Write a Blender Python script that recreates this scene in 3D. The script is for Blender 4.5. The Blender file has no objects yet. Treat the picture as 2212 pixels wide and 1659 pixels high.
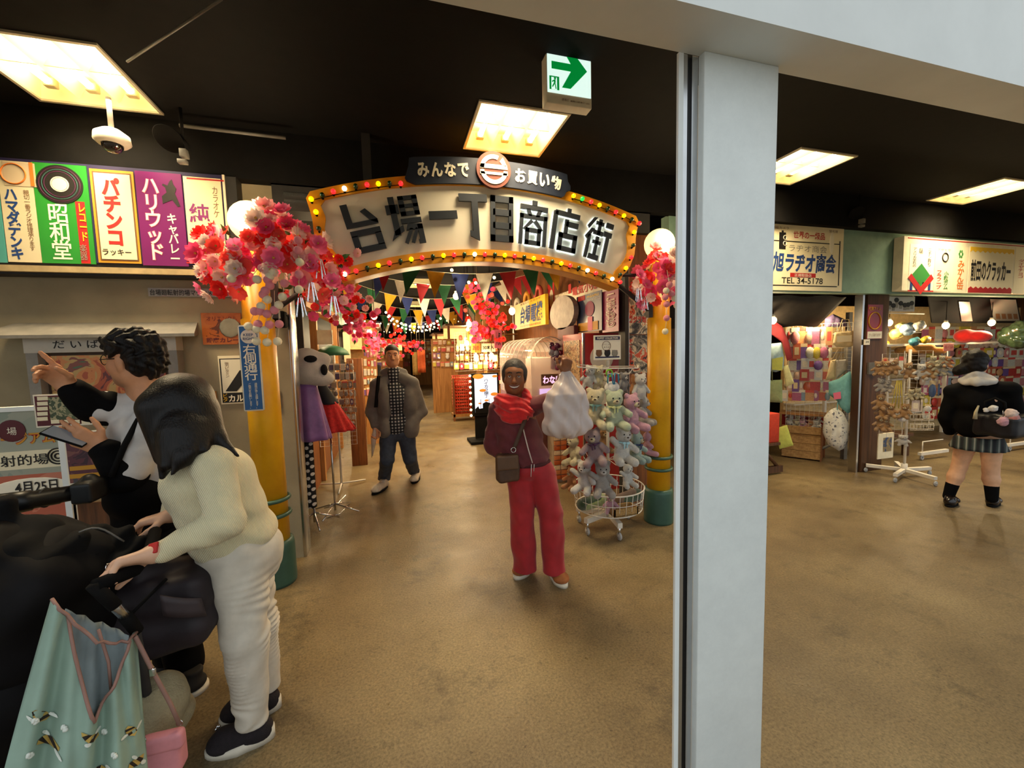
import bpy, bmesh, math, random
import numpy as np
from mathutils import Vector, Matrix, Euler
random.seed(7); rng = np.random.default_rng(7)
C = bpy.context.scene.collection
S = bpy.context.scene
pi = math.pi
# ------------------------------------------------------------------ camera, world, exposure
FPX, IW, IH, CAMZ = 884.66, 2212, 1659, 1.6
YAW, PITCH, ROLL = math.radians(16.043), math.radians(4.637), math.radians(-1.45)
fw = Vector((math.sin(YAW)*math.cos(PITCH), math.cos(YAW)*math.cos(PITCH), -math.sin(PITCH)))
_r = Vector((math.cos(YAW), -math.sin(YAW), 0)); _u = _r.cross(fw)
rt = _r*math.cos(ROLL) + _u*math.sin(ROLL); up = -_r*math.sin(ROLL) + _u*math.cos(ROLL)
cam = bpy.data.cameras.new('camera'); camo = bpy.data.objects.new('camera', cam); C.objects.link(camo)
cam.sensor_width = 36; cam.lens = 36*FPX/IW; cam.clip_start = .02; cam.clip_end = 200
camo.matrix_world = Matrix((( rt.x, up.x, -fw.x, 0), (rt.y, up.y, -fw.y, 0), (rt.z, up.z, -fw.z, CAMZ), (0, 0, 0, 1)))
S.camera = camo
S.view_settings.view_transform = 'Standard'; S.view_settings.look = 'None'
S.view_settings.gamma = 1; S.view_settings.use_curve_mapping = False
S.view_settings.exposure = -0.05
w = bpy.data.worlds.new('daylight'); S.world = w; w.use_nodes = True
bg = w.node_tree.nodes['Background']; bg.inputs[0].default_value = (.89, .965, 1, 1); bg.inputs[1].default_value = 1.05

# ------------------------------------------------------------------ pixel -> place
CP = Vector((0, 0, CAMZ))
def ray(x, y): return fw + rt*((x-IW/2)/FPX) - up*((y-IH/2)/FPX)
def P(x, y, Y): d = ray(x, y); return CP + d*(Y/d.y)            # on a plane parallel to the shop fronts
def F(x, y, z=0): d = ray(x, y); return CP + d*((z-CAMZ)/d.z)     # on a level plane
def PX(x, y, X): d = ray(x, y); return CP + d*(X/d.x)             # on a plane along the alley
def PV(x, y, o):                                                  # on the upright plane through o that faces the camera
    d = ray(x, y); n = Vector((o[0], o[1], 0)).normalized(); return CP + d*(Vector((o[0], o[1], 0)).dot(n)/d.dot(n))
def RY(x0, y0, x1, y1, Y):                                        # pixel rectangle -> X0,Z0,X1,Z1
    ym, xm = (y0+y1)/2, (x0+x1)/2
    return P(x0, ym, Y).x, P(xm, y1, Y).z, P(x1, ym, Y).x, P(xm, y0, Y).z
def RX(x0, y0, x1, y1, X):                                        # -> Y0,Z0,Y1,Z1
    ym, xm = (y0+y1)/2, (x0+x1)/2
    return PX(x0, ym, X).y, PX(xm, y1, X).z, PX(x1, ym, X).y, PX(xm, y0, X).z

# ------------------------------------------------------------------ materials
def lin(c):
    if isinstance(c, str):
        c = c.lstrip('#'); c = [int(c[i:i+2], 16)/255 for i in (0, 2, 4)]
        c = [(v/12.92 if v <= .04045 else ((v+.055)/1.055)**2.4) for v in c]
    return tuple(c[:3])
MATS = {}
class NT:
    def __init__(s, m): s.t = m.node_tree; s.t.nodes.clear()
    def n(s, ty, **kw):
        o = s.t.nodes.new(ty)
        for k, v in kw.items():
            if k in o.inputs: o.inputs[k].default_value = v
            else: setattr(o, k, v)
        return o
    def l(s, a, b): s.t.links.new(a, b)
def ramp(nt, fac, stops, interp='LINEAR'):
    r = nt.n('ShaderNodeValToRGB'); e = r.color_ramp; e.interpolation = interp
    while len(e.elements) < len(stops): e.elements.new(.5)
    for el, (p, c) in zip(e.elements, stops): el.position = p; el.color = (*lin(c), 1)
    nt.l(fac, r.inputs[0]); return r.outputs[0]
def M(name, col='#888888', rough=.6, metal=0, var=.1, scale=12, bump=0, bscale=60, emit=0, ecol=None, alpha=1, trans=0, spec=.5, coat=0, sheen=0, col2=None, fn=None, ior=1.45):
    if name in MATS: return MATS[name]
    m = bpy.data.materials.new(name); m.use_nodes = True; nt = NT(m); MATS[name] = m
    out = nt.n('ShaderNodeOutputMaterial'); b = nt.n('ShaderNodeBsdfPrincipled')
    nt.l(b.outputs[0], out.inputs[0])
    b.inputs['Roughness'].default_value = rough; b.inputs['Metallic'].default_value = metal
    b.inputs['Specular IOR Level'].default_value = spec; b.inputs['Alpha'].default_value = alpha
    b.inputs['Transmission Weight'].default_value = trans; b.inputs['Coat Weight'].default_value = coat
    b.inputs['Sheen Weight'].default_value = sheen; b.inputs['IOR'].default_value = ior
    tc = nt.n('ShaderNodeTexCoord'); c = lin(col)
    if fn: o = fn(nt, tc, b)
    elif var or col2:
        nz = nt.n('ShaderNodeTexNoise', Scale=scale, Detail=5, Roughness=.6); nt.l(tc.outputs['Object'], nz.inputs['Vector'])
        lo = tuple(v*(1-var*2.2) for v in c); hi = tuple(min(1, v*(1+var*1.6)) for v in c) if not col2 else lin(col2)
        o = ramp(nt, nz.outputs[0], [(.3, lo if not col2 else c), (.7, hi)])
    else: o = None
    if o is not None: nt.l(o, b.inputs['Base Color'])
    else: b.inputs['Base Color'].default_value = (*c, 1)
    if bump:
        n2 = nt.n('ShaderNodeTexNoise', Scale=bscale, Detail=4); nt.l(tc.outputs['Object'], n2.inputs['Vector'])
        bp = nt.n('ShaderNodeBump', Strength=bump, Distance=.01); nt.l(n2.outputs[0], bp.inputs['Height']); nt.l(bp.outputs[0], b.inputs['Normal'])
    if emit:
        b.inputs['Emission Strength'].default_value = emit
        b.inputs['Emission Color'].default_value = (*lin(ecol or col), 1)
    return m
def sep(nt, tc, out='Object'):
    x = nt.n('ShaderNodeSeparateXYZ'); nt.l(tc.outputs[out], x.inputs[0]); return x.outputs
def math_(nt, op, a, b=None):
    m = nt.n('ShaderNodeMath', operation=op)
    for i, v in enumerate((a, b)):
        if v is None: continue
        if isinstance(v, (int, float)): m.inputs[i].default_value = v
        else: nt.l(v, m.inputs[i])
    return m.outputs[0]
def mixc(nt, f, a, b):
    m = nt.n('ShaderNodeMix', data_type='RGBA')
    if isinstance(f, (int, float)): m.inputs[0].default_value = f
    else: nt.l(f, m.inputs[0])
    for i, v in ((6, a), (7, b)):
        if isinstance(v, (str, tuple)): m.inputs[i].default_value = (*lin(v), 1)
        else: nt.l(v, m.inputs[i])
    return m.outputs[2]
def noise(nt, tc, sc, det=5, rough=.6, out='Object'):
    n = nt.n('ShaderNodeTexNoise', Scale=sc, Detail=det, Roughness=rough); nt.l(tc.outputs[out], n.inputs['Vector']); return n.outputs[0]

# ------------------------------------------------------------------ mesh helpers
WL = {}
class MB:
    def __init__(s): s.v = []; s.f = []; s.m = []; s.sm = []
    def add(s, vs, fs, mi=0, smooth=False, mat=None):
        o = len(s.v)
        s.v += [tuple(mat @ Vector(p)) if mat else tuple(p) for p in vs]
        s.f += [tuple(i+o for i in q) for q in fs]; s.m += [mi]*len(fs); s.sm += [smooth]*len(fs); return s
    def box(s, x0, y0, z0, x1, y1, z1, mi=0, mat=None, bev=0):
        if x0 > x1: x0, x1 = x1, x0
        if y0 > y1: y0, y1 = y1, y0
        if z0 > z1: z0, z1 = z1, z0
        if not bev:
            return s.add([(x, y, z) for z in (z0, z1) for y in (y0, y1) for x in (x0, x1)],
                  [(0,2,3,1), (4,5,7,6), (0,1,5,4), (2,6,7,3), (0,4,6,2), (1,3,7,5)], mi, False, mat)
        bm = bmesh.new(); bmesh.ops.create_cube(bm, size=1)
        for v in bm.verts: v.co = Vector(((x0+x1)/2+v.co.x*(x1-x0), (y0+y1)/2+v.co.y*(y1-y0), (z0+z1)/2+v.co.z*(z1-z0)))
        bmesh.ops.bevel(bm, geom=bm.edges[:]+bm.verts[:], offset=bev, segments=2, affect='EDGES', profile=.5)
        return s.bm(bm, mi, True, mat)
    def bm(s, bm, mi=0, smooth=True, mat=None):
        bm.verts.index_update(); s.add([v.co.copy() for v in bm.verts], [[v.index for v in f.verts] for f in bm.faces], mi, smooth, mat); bm.free(); return s
    def prism(s, pts, y0, y1, mi=0, mat=None, smooth=False):        # polygon in x,z pushed along y (front = y0)
        n = len(pts); a = sum(pts[i][0]*pts[(i+1) % n][1]-pts[(i+1) % n][0]*pts[i][1] for i in range(n))
        if a < 0: pts = pts[::-1]
        vs = [(x, y0, z) for x, z in pts]+[(x, y1, z) for x, z in pts]
        return s.add(vs, [tuple(range(n)), tuple(range(2*n-1, n-1, -1))]+[(i, i+n, (i+1) % n+n, (i+1) % n) for i in range(n)], mi, smooth, mat)
    def tube(s, pts, r, n=8, mi=0, closed=False, caps=True, mat=None):
        pts = [Vector(p) for p in pts]; k = len(pts); rs = r if hasattr(r, '__len__') else [r]*k
        vs = []; prev = None
        for i, p in enumerate(pts):
            a = pts[(i-1) % k] if closed or i else p; b = pts[(i+1) % k] if closed or i < k-1 else p
            t = (b-a).normalized() if (b-a).length > 1e-9 else Vector((0, 0, 1))
            if prev is None: u = t.orthogonal().normalized()
            else: u = (prev - t*prev.dot(t)); u = u.normalized() if u.length > 1e-6 else t.orthogonal().normalized()
            prev = u; v = t.cross(u)
            vs += [p+(u*math.cos(2*pi*j/n)+v*math.sin(2*pi*j/n))*rs[i] for j in range(n)]
        fs = []
        for i in range(k if closed else k-1):
            for j in range(n):
                a, b = i*n+j, i*n+(j+1) % n; c, d = ((i+1) % k)*n+(j+1) % n, ((i+1) % k)*n+j
                fs.append((a, b, c, d))
        if caps and not closed: fs += [tuple(range(n-1, -1, -1)), tuple(range((k-1)*n, k*n))]
        return s.add(vs, fs, mi, True, mat)
    def cyl(s, a, b, r, n=16, mi=0, r2=None): return s.tube([a, b], [r, r if r2 is None else r2], n, mi)
    def lathe(s, prof, c=(0, 0, 0), n=24, mi=0, mat=None):            # (r, z) pairs about z
        vs = []; fs = []; k = len(prof)
        for r, z in prof: vs += [(c[0]+r*math.cos(2*pi*j/n), c[1]+r*math.sin(2*pi*j/n), c[2]+z) for j in range(n)]
        for i in range(k-1):
            for j in range(n): fs.append((i*n+j, i*n+(j+1) % n, (i+1)*n+(j+1) % n, (i+1)*n+j))
        if prof[0][0] > 1e-5: fs.append(tuple(range(n-1, -1, -1)))
        if prof[-1][0] > 1e-5: fs.append(tuple(range((k-1)*n, k*n)))
        return s.add(vs, fs, mi, True, mat)
    def ball(s, c, r, n=12, mi=0, mat=None):
        r = (r, r, r) if not hasattr(r, '__len__') else r; h = n//2
        prof = [(math.sin(pi*i/h), -math.cos(pi*i/h)) for i in range(h+1)]; prof[0] = (0, -1); prof[-1] = (0, 1)
        m = Matrix.Translation(Vector(c)) @ Matrix.Diagonal((*r, 1)); m = (mat @ m) if mat else m
        return s.lathe(prof, n=n, mi=mi, mat=m)
    def torus(s, c, R, r, n=32, k=8, mi=0, axis='z', mat=None):
        ax = {'z': lambda a: (math.cos(a), math.sin(a), 0), 'y': lambda a: (math.cos(a), 0, math.sin(a)), 'x': lambda a: (0, math.cos(a), math.sin(a))}[axis]
        return s.tube([Vector(c)+Vector(ax(2*pi*i/n))*R for i in range(n)], r, k, mi, True, mat=mat)
    def sheet(s, fn, nu, nv, mi=0, thick=0, smooth=True):             # fn(u,v)->point
        vs = [fn(i/nu, j/nv) for i in range(nu+1) for j in range(nv+1)]
        fs = [(i*(nv+1)+j, (i+1)*(nv+1)+j, (i+1)*(nv+1)+j+1, i*(nv+1)+j+1) for i in range(nu) for j in range(nv)]
        return s.add(vs, fs, mi, smooth)
    def mesh(s, name, mats):
        me = bpy.data.meshes.new(name); me.from_pydata([tuple(p) for p in s.v], [], s.f)
        for m in (mats if isinstance(mats, (list, tuple)) else [mats]): me.materials.append(m)
        if s.f:
            me.polygons.foreach_set('material_index', s.m); me.polygons.foreach_set('use_smooth', s.sm)
        me.update(); return me
    def build(s, name, mats, parent=None, solid=0):
        a = np.array(s.v, dtype=float); lo, hi = a.min(0), a.max(0); o = Vector(((lo[0]+hi[0])/2, (lo[1]+hi[1])/2, lo[2]))
        s.v = [tuple(Vector(p)-o) for p in s.v]; ob = bpy.data.objects.new(name, s.mesh(name, mats)); link(ob, o, parent)
        if solid:
            md = ob.modifiers.new('thickness', 'SOLIDIFY'); md.thickness = solid; md.offset = 0
        return ob
def link(ob, o, parent=None):
    C.objects.link(ob); WL[ob] = Vector(o)
    if parent: ob.parent = parent; ob.location = Vector(o)-WL[parent]
    else: ob.location = o
    return ob
def tag(o, label, cat, group=None, kind=None):
    o['label'] = label
    if cat: o['category'] = cat
    if group: o['group'] = group
    if kind: o['kind'] = kind
    return o
def thing(name, label, cat, loc, group=None):
    return tag(link(bpy.data.objects.new(name, None), loc), label, cat, group)
def struct(o): o['kind'] = 'structure'; return o
def inst(me, name, mat, parent):
    ob = bpy.data.objects.new(name, me); C.objects.link(ob); ob.parent = parent
    ob.matrix_basis = Matrix.Translation(-WL[parent]) @ mat; WL[ob] = mat.translation.copy(); return ob
def copy_thing(t, delta, label=None, rotz=0):
    def rec(o, par):
        c = o.copy(); C.objects.link(c)
        if par: c.parent = par
        WL[c] = WL[o]+Vector(delta)
        for ch in KIDS(o): rec(ch, c)
        return c
    KIDS = lambda o: [k for k in list(WL) if k.parent == o]
    c = rec(t, None); c.location = Vector(t.location)+Vector(delta); c.rotation_euler.z += rotz
    if label: c['label'] = label
    return c
def frame(o, r, u): r = Vector(r).normalized(); u = Vector(u).normalized(); n = r.cross(u); return Matrix(((r.x, u.x, n.x, o[0]), (r.y, u.y, n.y, o[1]), (r.z, u.z, n.z, o[2]), (0, 0, 0, 1)))
TEXTS = []
def text(s, rect, fr, mat, parent, name='lettering', bold=0, ext=.0015, vert=False, shear=0, res=3, lab=None, fit=True):
    """rect = u0,v0,u1,v1 in the frame; the glyphs are fitted to it"""
    cu = bpy.data.curves.new(name, 'FONT'); cu.body = '\n'.join(s) if vert else s
    cu.align_x = 'CENTER'; cu.size = 1; cu.offset = bold; cu.resolution_u = res; cu.shear = shear
    if vert: cu.space_line = .88
    ob = bpy.data.objects.new(name, cu); C.objects.link(ob); TEXTS.append((ob, rect, fr, mat, parent, name, ext, lab, fit)); return ob
def flush_text():
    bpy.context.view_layer.update(); dg = bpy.context.evaluated_depsgraph_get()
    for ob, (u0, v0, u1, v1), fr, mat, parent, name, ext, lab, fit in TEXTS:
        me0 = ob.evaluated_get(dg).to_mesh(); n = len(me0.vertices)
        if n:
            co = np.empty(n*3, dtype=np.float32); me0.vertices.foreach_get('co', co); co = co.reshape(-1, 3)
            lo, hi = co.min(0), co.max(0); sc = np.array([(u1-u0)/max(1e-6, hi[0]-lo[0]), (v1-v0)/max(1e-6, hi[1]-lo[1])])
            if not fit: sc[:] = sc.min()
            xy = (co[:, :2]-(lo[:2]+hi[:2])/2)*sc+np.array([(u0+u1)/2, (v0+v1)/2])
            fs = [tuple(p.vertices) for p in me0.polygons]; b = MB()
            R = np.array(fr); vs = np.c_[xy, np.full(n, ext)] @ R[:3, :3].T + R[:3, 3]
            if ext > .003:
                eg = {}
                for q in fs:
                    for i in range(len(q)): eg[(q[i], q[(i+1) % len(q)])] = 1
                vb = np.c_[xy, np.zeros(n)] @ R[:3, :3].T + R[:3, 3]
                b.add([tuple(p) for p in vs]+[tuple(p) for p in vb], fs+[(a, a+n, c+n, c) for a, c in eg if (c, a) not in eg])
            else: b.add([tuple(p) for p in vs], fs)
            o2 = b.build(name, mat, parent)
            if lab: o2['label'] = lab
        ob.evaluated_get(dg).to_mesh_clear()
    for t in TEXTS:
        cu = t[0].data; bpy.data.objects.remove(t[0]); bpy.data.curves.remove(cu)
    TEXTS.clear()
def FY(Y): return frame((0, Y, 0), (1, 0, 0), (0, 0, 1))                # print on a face turned to the camera
def tpx(s, x0, y0, x1, y1, Y, mat, parent, **k): return text(s, RY(x0, y0, x1, y1, Y), FY(Y), mat, parent, **k)
def FXL(X): return frame((X, 0, 0), (0, -1, 0), (0, 0, 1))              # face turned to -X (right side of the alley): u = -Y
def FXR(X): return frame((X, 0, 0), (0, 1, 0), (0, 0, 1))               # face turned to +X
# ------------------------------------------------------------------ organic shapes: blended round cones meshed by surface nets
def _cone(P_, a, b, ra, rb):
    a = np.asarray(a, float); b = np.asarray(b, float); ba = b-a; L2 = max(1e-12, ba @ ba)
    pa = P_-a; t = np.clip((pa @ ba)/L2, 0, 1); return np.linalg.norm(pa-t[..., None]*ba, axis=-1)-(ra+(rb-ra)*t)
def _ell(P_, c, r, Rm=None):
    q = P_-np.asarray(c, float)
    if Rm is not None: q = q @ np.asarray(Rm)
    r = np.asarray(r, float); k0 = np.linalg.norm(q/r, axis=-1); k1 = np.linalg.norm(q/(r*r), axis=-1)
    return k0*(k0-1)/np.maximum(k1, 1e-9)
def _box(P_, c, h, rd, Rm=None):
    q = P_-np.asarray(c, float)
    if Rm is not None: q = q @ np.asarray(Rm)
    q = np.abs(q)-(np.asarray(h, float)-rd); return np.linalg.norm(np.maximum(q, 0), axis=-1)+np.minimum(q.max(-1), 0)-rd
def sdf(prims, vox=.006, k=.03, disp=None, cuts=()):
    """prims: ('c',a,b,ra,rb[,k]) ('e',c,r[,R[,k]]) ('b',c,h,rd[,R]) ('-',prim); cuts: (point, normal) keep side opposite to the normal"""
    def bounds(p):
        if p[0] == 'c':
            a, b, r = np.array(p[1], float), np.array(p[2], float), max(p[3], p[4]); return np.minimum(a, b)-r, np.maximum(a, b)+r
        c = np.array(p[1], float); r = np.full(3, np.linalg.norm(np.array(p[2], float)) if (p[0] == 'b' or (len(p) > 3 and p[3] is not None)) else 0)
        if r[0] == 0: r = np.array(p[2], float)
        return c-r, c+r
    pos = [p for p in prims if p[0] != '-']
    B = [bounds(p) for p in pos]; pad = k*.5+vox*3+(.03 if disp else 0)
    lo = np.min([b[0] for b in B], 0)-pad; hi = np.max([b[1] for b in B], 0)+pad
    n = np.maximum(4, np.ceil((hi-lo)/vox).astype(int)+1)
    D = np.full(n, .2, dtype=np.float32)
    def grid(a, b):
        i0 = np.clip(np.floor((a-lo)/vox).astype(int), 0, n-1); i1 = np.clip(np.ceil((b-lo)/vox).astype(int)+1, 1, n)
        g = np.stack(np.meshgrid(*[lo[d]+vox*np.arange(i0[d], i1[d]) for d in range(3)], indexing='ij'), -1); return (slice(i0[0], i1[0]), slice(i0[1], i1[1]), slice(i0[2], i1[2])), g
    def ev(p, g):
        if p[0] == 'c': return _cone(g, *p[1:5])
        if p[0] == 'e': return _ell(g, p[1], p[2], p[3] if len(p) > 3 else None)
        return _box(g, p[1], p[2], p[3], p[4] if len(p) > 4 else None)
    for p in prims:
        neg = p[0] == '-'; q = p[1] if neg else p; a, b = bounds(q); kk = k
        if q[0] == 'c': kk = q[5] if len(q) > 5 else k*.45
        if q[0] == 'e' and len(q) > 4: kk = q[4]
        m = kk+vox*3+(.03 if disp else 0); sl, g = grid(a-m, b+m); d = ev(q, g).astype(np.float32); o = D[sl]
        if neg:
            h = np.maximum(kk*.5-np.abs(o+d), 0)/(kk*.5+1e-9); D[sl] = np.maximum(o, -d)+h*h*kk*.125
        else:
            h = np.maximum(kk-np.abs(o-d), 0)/(kk+1e-9); D[sl] = np.minimum(o, d)-h*h*kk*.25
    if disp or cuts:
        near = np.argwhere(np.abs(D) < (.05 if disp else 9)) if disp else None
        if disp: pts = lo+near*vox; D[tuple(near.T)] += disp(pts).astype(np.float32)
        if cuts:
            g = np.stack(np.meshgrid(*[lo[d]+vox*np.arange(n[d]) for d in range(3)], indexing='ij'), -1)
            for c, nn in cuts:
                nn = np.asarray(nn, float); nn = nn/np.linalg.norm(nn); D = np.maximum(D, ((g-np.asarray(c, float)) @ nn).astype(np.float32))
    s = D < 0
    off = [(0,0,0), (1,0,0), (0,1,0), (1,1,0), (0,0,1), (1,0,1), (0,1,1), (1,1,1)]
    cs = [s[o[0]:n[0]-1+o[0], o[1]:n[1]-1+o[1], o[2]:n[2]-1+o[2]] for o in off]
    al = cs[0].copy(); an = cs[0].copy()
    for c in cs[1:]: al &= c; an |= c
    cell = np.argwhere(an & ~al)
    if len(cell) == 0: return np.zeros((0, 3)), np.zeros((0, 4), int)
    idx = np.full(np.array(n)-1, -1, np.int32); idx[tuple(cell.T)] = np.arange(len(cell))
    val = np.stack([D[cell[:, 0]+o[0], cell[:, 1]+o[1], cell[:, 2]+o[2]] for o in off], 1)
    acc = np.zeros((len(cell), 3)); cnt = np.zeros(len(cell))
    for i in range(8):
        for ax in range(3):
            if off[i][ax]: continue
            j = i+(1 << ax); a, b = val[:, i], val[:, j]; x = (a < 0) != (b < 0); t = np.where(x, a/np.where(x, a-b, 1), 0)
            p = np.tile(np.array(off[i], float), (len(cell), 1)); p[:, ax] += t; acc[x] += p[x]; cnt[x] += 1
    V = lo+(cell+acc/cnt[:, None])*vox
    Q = []
    for ax in range(3):
        o1, o2 = [d for d in range(3) if d != ax]
        A = [slice(0, None)]*3; Bs = [slice(0, None)]*3; A[ax] = slice(0, n[ax]-1); Bs[ax] = slice(1, n[ax])
        e = np.argwhere(s[tuple(A)] != s[tuple(Bs)])
        e = e[(e[:, o1] > 0) & (e[:, o2] > 0) & (e[:, o1] < n[o1]-1) & (e[:, o2] < n[o2]-1)]
        def ci(d1, d2): q = e.copy(); q[:, o1] -= d1; q[:, o2] -= d2; return idx[tuple(q.T)]
        q = np.stack([ci(1, 1), ci(0, 1), ci(0, 0), ci(1, 0)], 1); ins = s[tuple(e.T)]
        if ax == 1: ins = ~ins
        q = np.where(ins[:, None], q, q[:, ::-1]); Q.append(q)
    Q = np.concatenate(Q); Q = Q[(Q >= 0).all(1)]
    return V, Q
def npmesh(name, V, Q, mats):
    me = bpy.data.meshes.new(name); me.vertices.add(len(V)); me.vertices.foreach_set('co', np.asarray(V, np.float32).ravel())
    me.loops.add(Q.size); me.loops.foreach_set('vertex_index', Q.ravel().astype(np.int32))
    me.polygons.add(len(Q)); me.polygons.foreach_set('loop_start', (np.arange(len(Q))*4).astype(np.int32))
    me.polygons.foreach_set('use_smooth', np.ones(len(Q), bool))
    for m in (mats if isinstance(mats, (list, tuple)) else [mats]): me.materials.append(m)
    me.update(calc_edges=True); return me
def blob(name, prims, mat, parent=None, vox=.006, k=.03, disp=None, cuts=(), lab=None):
    V, Q = sdf(prims, vox, k, disp, cuts); lo, hi = V.min(0), V.max(0); o = np.array([(lo[0]+hi[0])/2, (lo[1]+hi[1])/2, lo[2]])
    ob = bpy.data.objects.new(name, npmesh(name, V-o, Q, mat)); link(ob, Vector(o), parent)
    if lab: ob['label'] = lab
    return ob
def ripple(amp, freqs, seed=0, thresh=None):
    r = np.random.default_rng(seed); W = [(r.normal(size=3), r.uniform(0, 6.28)) for _ in range(5)]
    def f(p):
        o = np.zeros(len(p))
        for i, (d, ph) in enumerate(W): o += np.sin(p @ (d/np.linalg.norm(d)*freqs*(.6+.35*i))+ph+1.5*np.sin(p @ W[(i+1) % 5][0]*freqs*.35))
        return o*amp/3
    return f
# ------------------------------------------------------------------ setting
def concrete(nt, tc, b):
    base = ramp(nt, noise(nt, tc, .9, 8, .62), [(.3, '#63533a'), (.5, '#826f4e'), (.68, '#98855f')])
    g = ramp(nt, noise(nt, tc, 85, 7, .8), [(.33, '#564a38'), (.6, '#ffffff')])
    c = mixc(nt, .45, base, g); mm = nt.n('ShaderNodeMix', data_type='RGBA', blend_type='MULTIPLY'); mm.inputs[0].default_value = .75
    nt.l(base, mm.inputs[6]); nt.l(g, mm.inputs[7]); o = mm.outputs[2]
    st = ramp(nt, noise(nt, tc, 2.3, 9, .8), [(.53, '#000000'), (.66, '#ffffff')], 'LINEAR'); o = mixc(nt, math_(nt, 'MULTIPLY', st, .6), o, '#2e261b')
    dk = ramp(nt, noise(nt, tc, 24, 3, .5), [(.735, '#000000'), (.75, '#ffffff')]); o = mixc(nt, math_(nt, 'MULTIPLY', dk, .6), o, '#241a0e')
    sp = ramp(nt, noise(nt, tc, 5.5, 10, .85), [(.70, '#000000'), (.73, '#ffffff')]); o = mixc(nt, math_(nt, 'MULTIPLY', sp, .6), o, '#8d836c')
    r = ramp(nt, noise(nt, tc, 3, 6, .7), [(.3, '#888888'), (.7, '#c0c0c0')]); nt.l(r, b.inputs['Roughness'])
    bp = nt.n('ShaderNodeBump', Strength=.25, Distance=.01); nt.l(noise(nt, tc, 60, 6, .7), bp.inputs['Height']); nt.l(bp.outputs[0], b.inputs['Normal'])
    return o
def wallpaint(nt, tc, b):
    z = sep(nt, tc)[2]; n = noise(nt, tc, 3, 6)
    return ramp(nt, n, [(.3, '#8e8268'), (.7, '#a4977a')])
m_floor = M('worn_concrete', fn=concrete); m_black = M('black_paint', '#0d0b0a', .85, var=.15, spec=.2)
m_wall = M('beige_plaster', fn=wallpaint, rough=.85, bump=.1, bscale=120)
m_white = M('white_paint', '#e6eae8', .45, var=.03, scale=3); m_soffit = M('soffit_paint', '#cfcac2', .7, var=.03)
m_dark = M('dark_grey_metal', '#2c2a29', .6, var=.12); m_grey = M('grey_metal', '#6a665f', .5, var=.1)
m_alu = M('brushed_aluminium', '#c9cacc', .25, 1, var=.03); m_blackgap = M('black_gap', '#0b0b0b', .5, var=0)
m_chrome = M('chrome', '#d8d8d8', .12, 1, var=0); m_offwhite = M('cream_enamel', '#e4ddcc', .45, var=.04)
m_greenfas = M('mint_green_panel', '#7f9f8c', .6, var=.05); m_cream = M('cream_board', '#e9dfc2', .55, var=.05)
def wood(nt, tc, b, dark='#3a2416', light='#6b4529', sx=40):
    mp = nt.n('ShaderNodeMapping'); mp.inputs['Scale'].default_value = (sx, sx, 2.2); nt.l(tc.outputs['Object'], mp.inputs[0])
    n = nt.n('ShaderNodeTexNoise', Scale=1, Detail=7, Roughness=.65); nt.l(mp.outputs[0], n.inputs['Vector']); return ramp(nt, n.outputs[0], [(.3, dark), (.7, light)])
m_wood = M('dark_wood', fn=wood, rough=.5); m_wood2 = M('honey_wood', fn=lambda a, b, c: wood(a, b, c, '#8a5a2c', '#c08a4c', 30), rough=.5)
m_wood3 = M('reddish_wood', fn=lambda a, b, c: wood(a, b, c, '#5f3418', '#9a5e2e', 35), rough=.5)
def crate(nt, tc, b):
    mp = nt.n('ShaderNodeMapping'); mp.inputs['Scale'].default_value = (2.2, 30, 30); nt.l(tc.outputs['Object'], mp.inputs[0])
    n = nt.n('ShaderNodeTexNoise', Scale=1, Detail=7, Roughness=.65); nt.l(mp.outputs[0], n.inputs['Vector']); return ramp(nt, n.outputs[0], [(.3, '#8b6234'), (.7, '#c39a5e')])
m_crate = M('crate_wood', fn=crate, rough=.6)

struct(MB().add([(-14, -30, 0), (20, -30, 0), (20, 30, 0), (-14, 30, 0)], [(0, 1, 2, 3)]).build('floor', m_floor))
FIX = [-4.30, -1.68, .92, 3.60, 6.25, 8.9]; CZ = 3.2; YW = 3.5
b = MB(); b.box(-6, 1.07, CZ, 12, 2.7, CZ+.05); b.box(-6, 3.3, CZ, 12, YW+.1, CZ+.05); xs = [-6]
for x in FIX: xs += [x-.3, x+.3]
xs.append(12)
for i in range(0, len(xs), 2): b.box(xs[i], 2.7, CZ, xs[i+1], 3.3, CZ+.05)
struct(b.build('ceiling', m_black))
# outer beam, white column and the shutter guide beside it
b = MB(); b.box(-6, .92, 2.45, 12, 1.07, 4.6); beam = struct(b.build('trim_1', m_white))
def scuffed(nt, tc, b):
    n = noise(nt, tc, 4, 9, .8); z = sep(nt, tc)[2]
    o = ramp(nt, n, [(.28, '#d8dddb'), (.6, '#e6ebe8')]); s = ramp(nt, noise(nt, tc, 9, 8, .8), [(.73, '#000000'), (.76, '#ffffff')])
    return mixc(nt, math_(nt, 'MULTIPLY', s, .55), o, '#8d8a80')
m_col = M('scuffed_white_paint', fn=scuffed, rough=.4)
col = struct(MB().box(.905, 1.046, 0, 1.18, 1.072, 2.45, bev=.003).box(1.0, 1.06, 0, 1.175, 1.26, 2.45).build('column', m_col))
col['label'] = 'tall white painted steel column beside the shutter guide rail'
gd = struct(thing('shutter_guide_rail', 'vertical aluminium shutter guide rail with black slot beside white column', None, (.87, 1.1, 0)))
MB().box(.836, 1.07, 0, .853, 1.079, 2.45).build('edge_strip', m_white, gd)
MB().box(.853, 1.072, 0, .868, 1.081, 2.45).build('guide_lip', m_alu, gd); MB().box(.866, 1.079, 0, .886, 1.084, 2.45).build('guide_slot', m_blackgap, gd)
MB().box(.884, 1.072, 0, .905, 1.081, 2.45).build('guide_lip', m_alu, gd)
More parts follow.
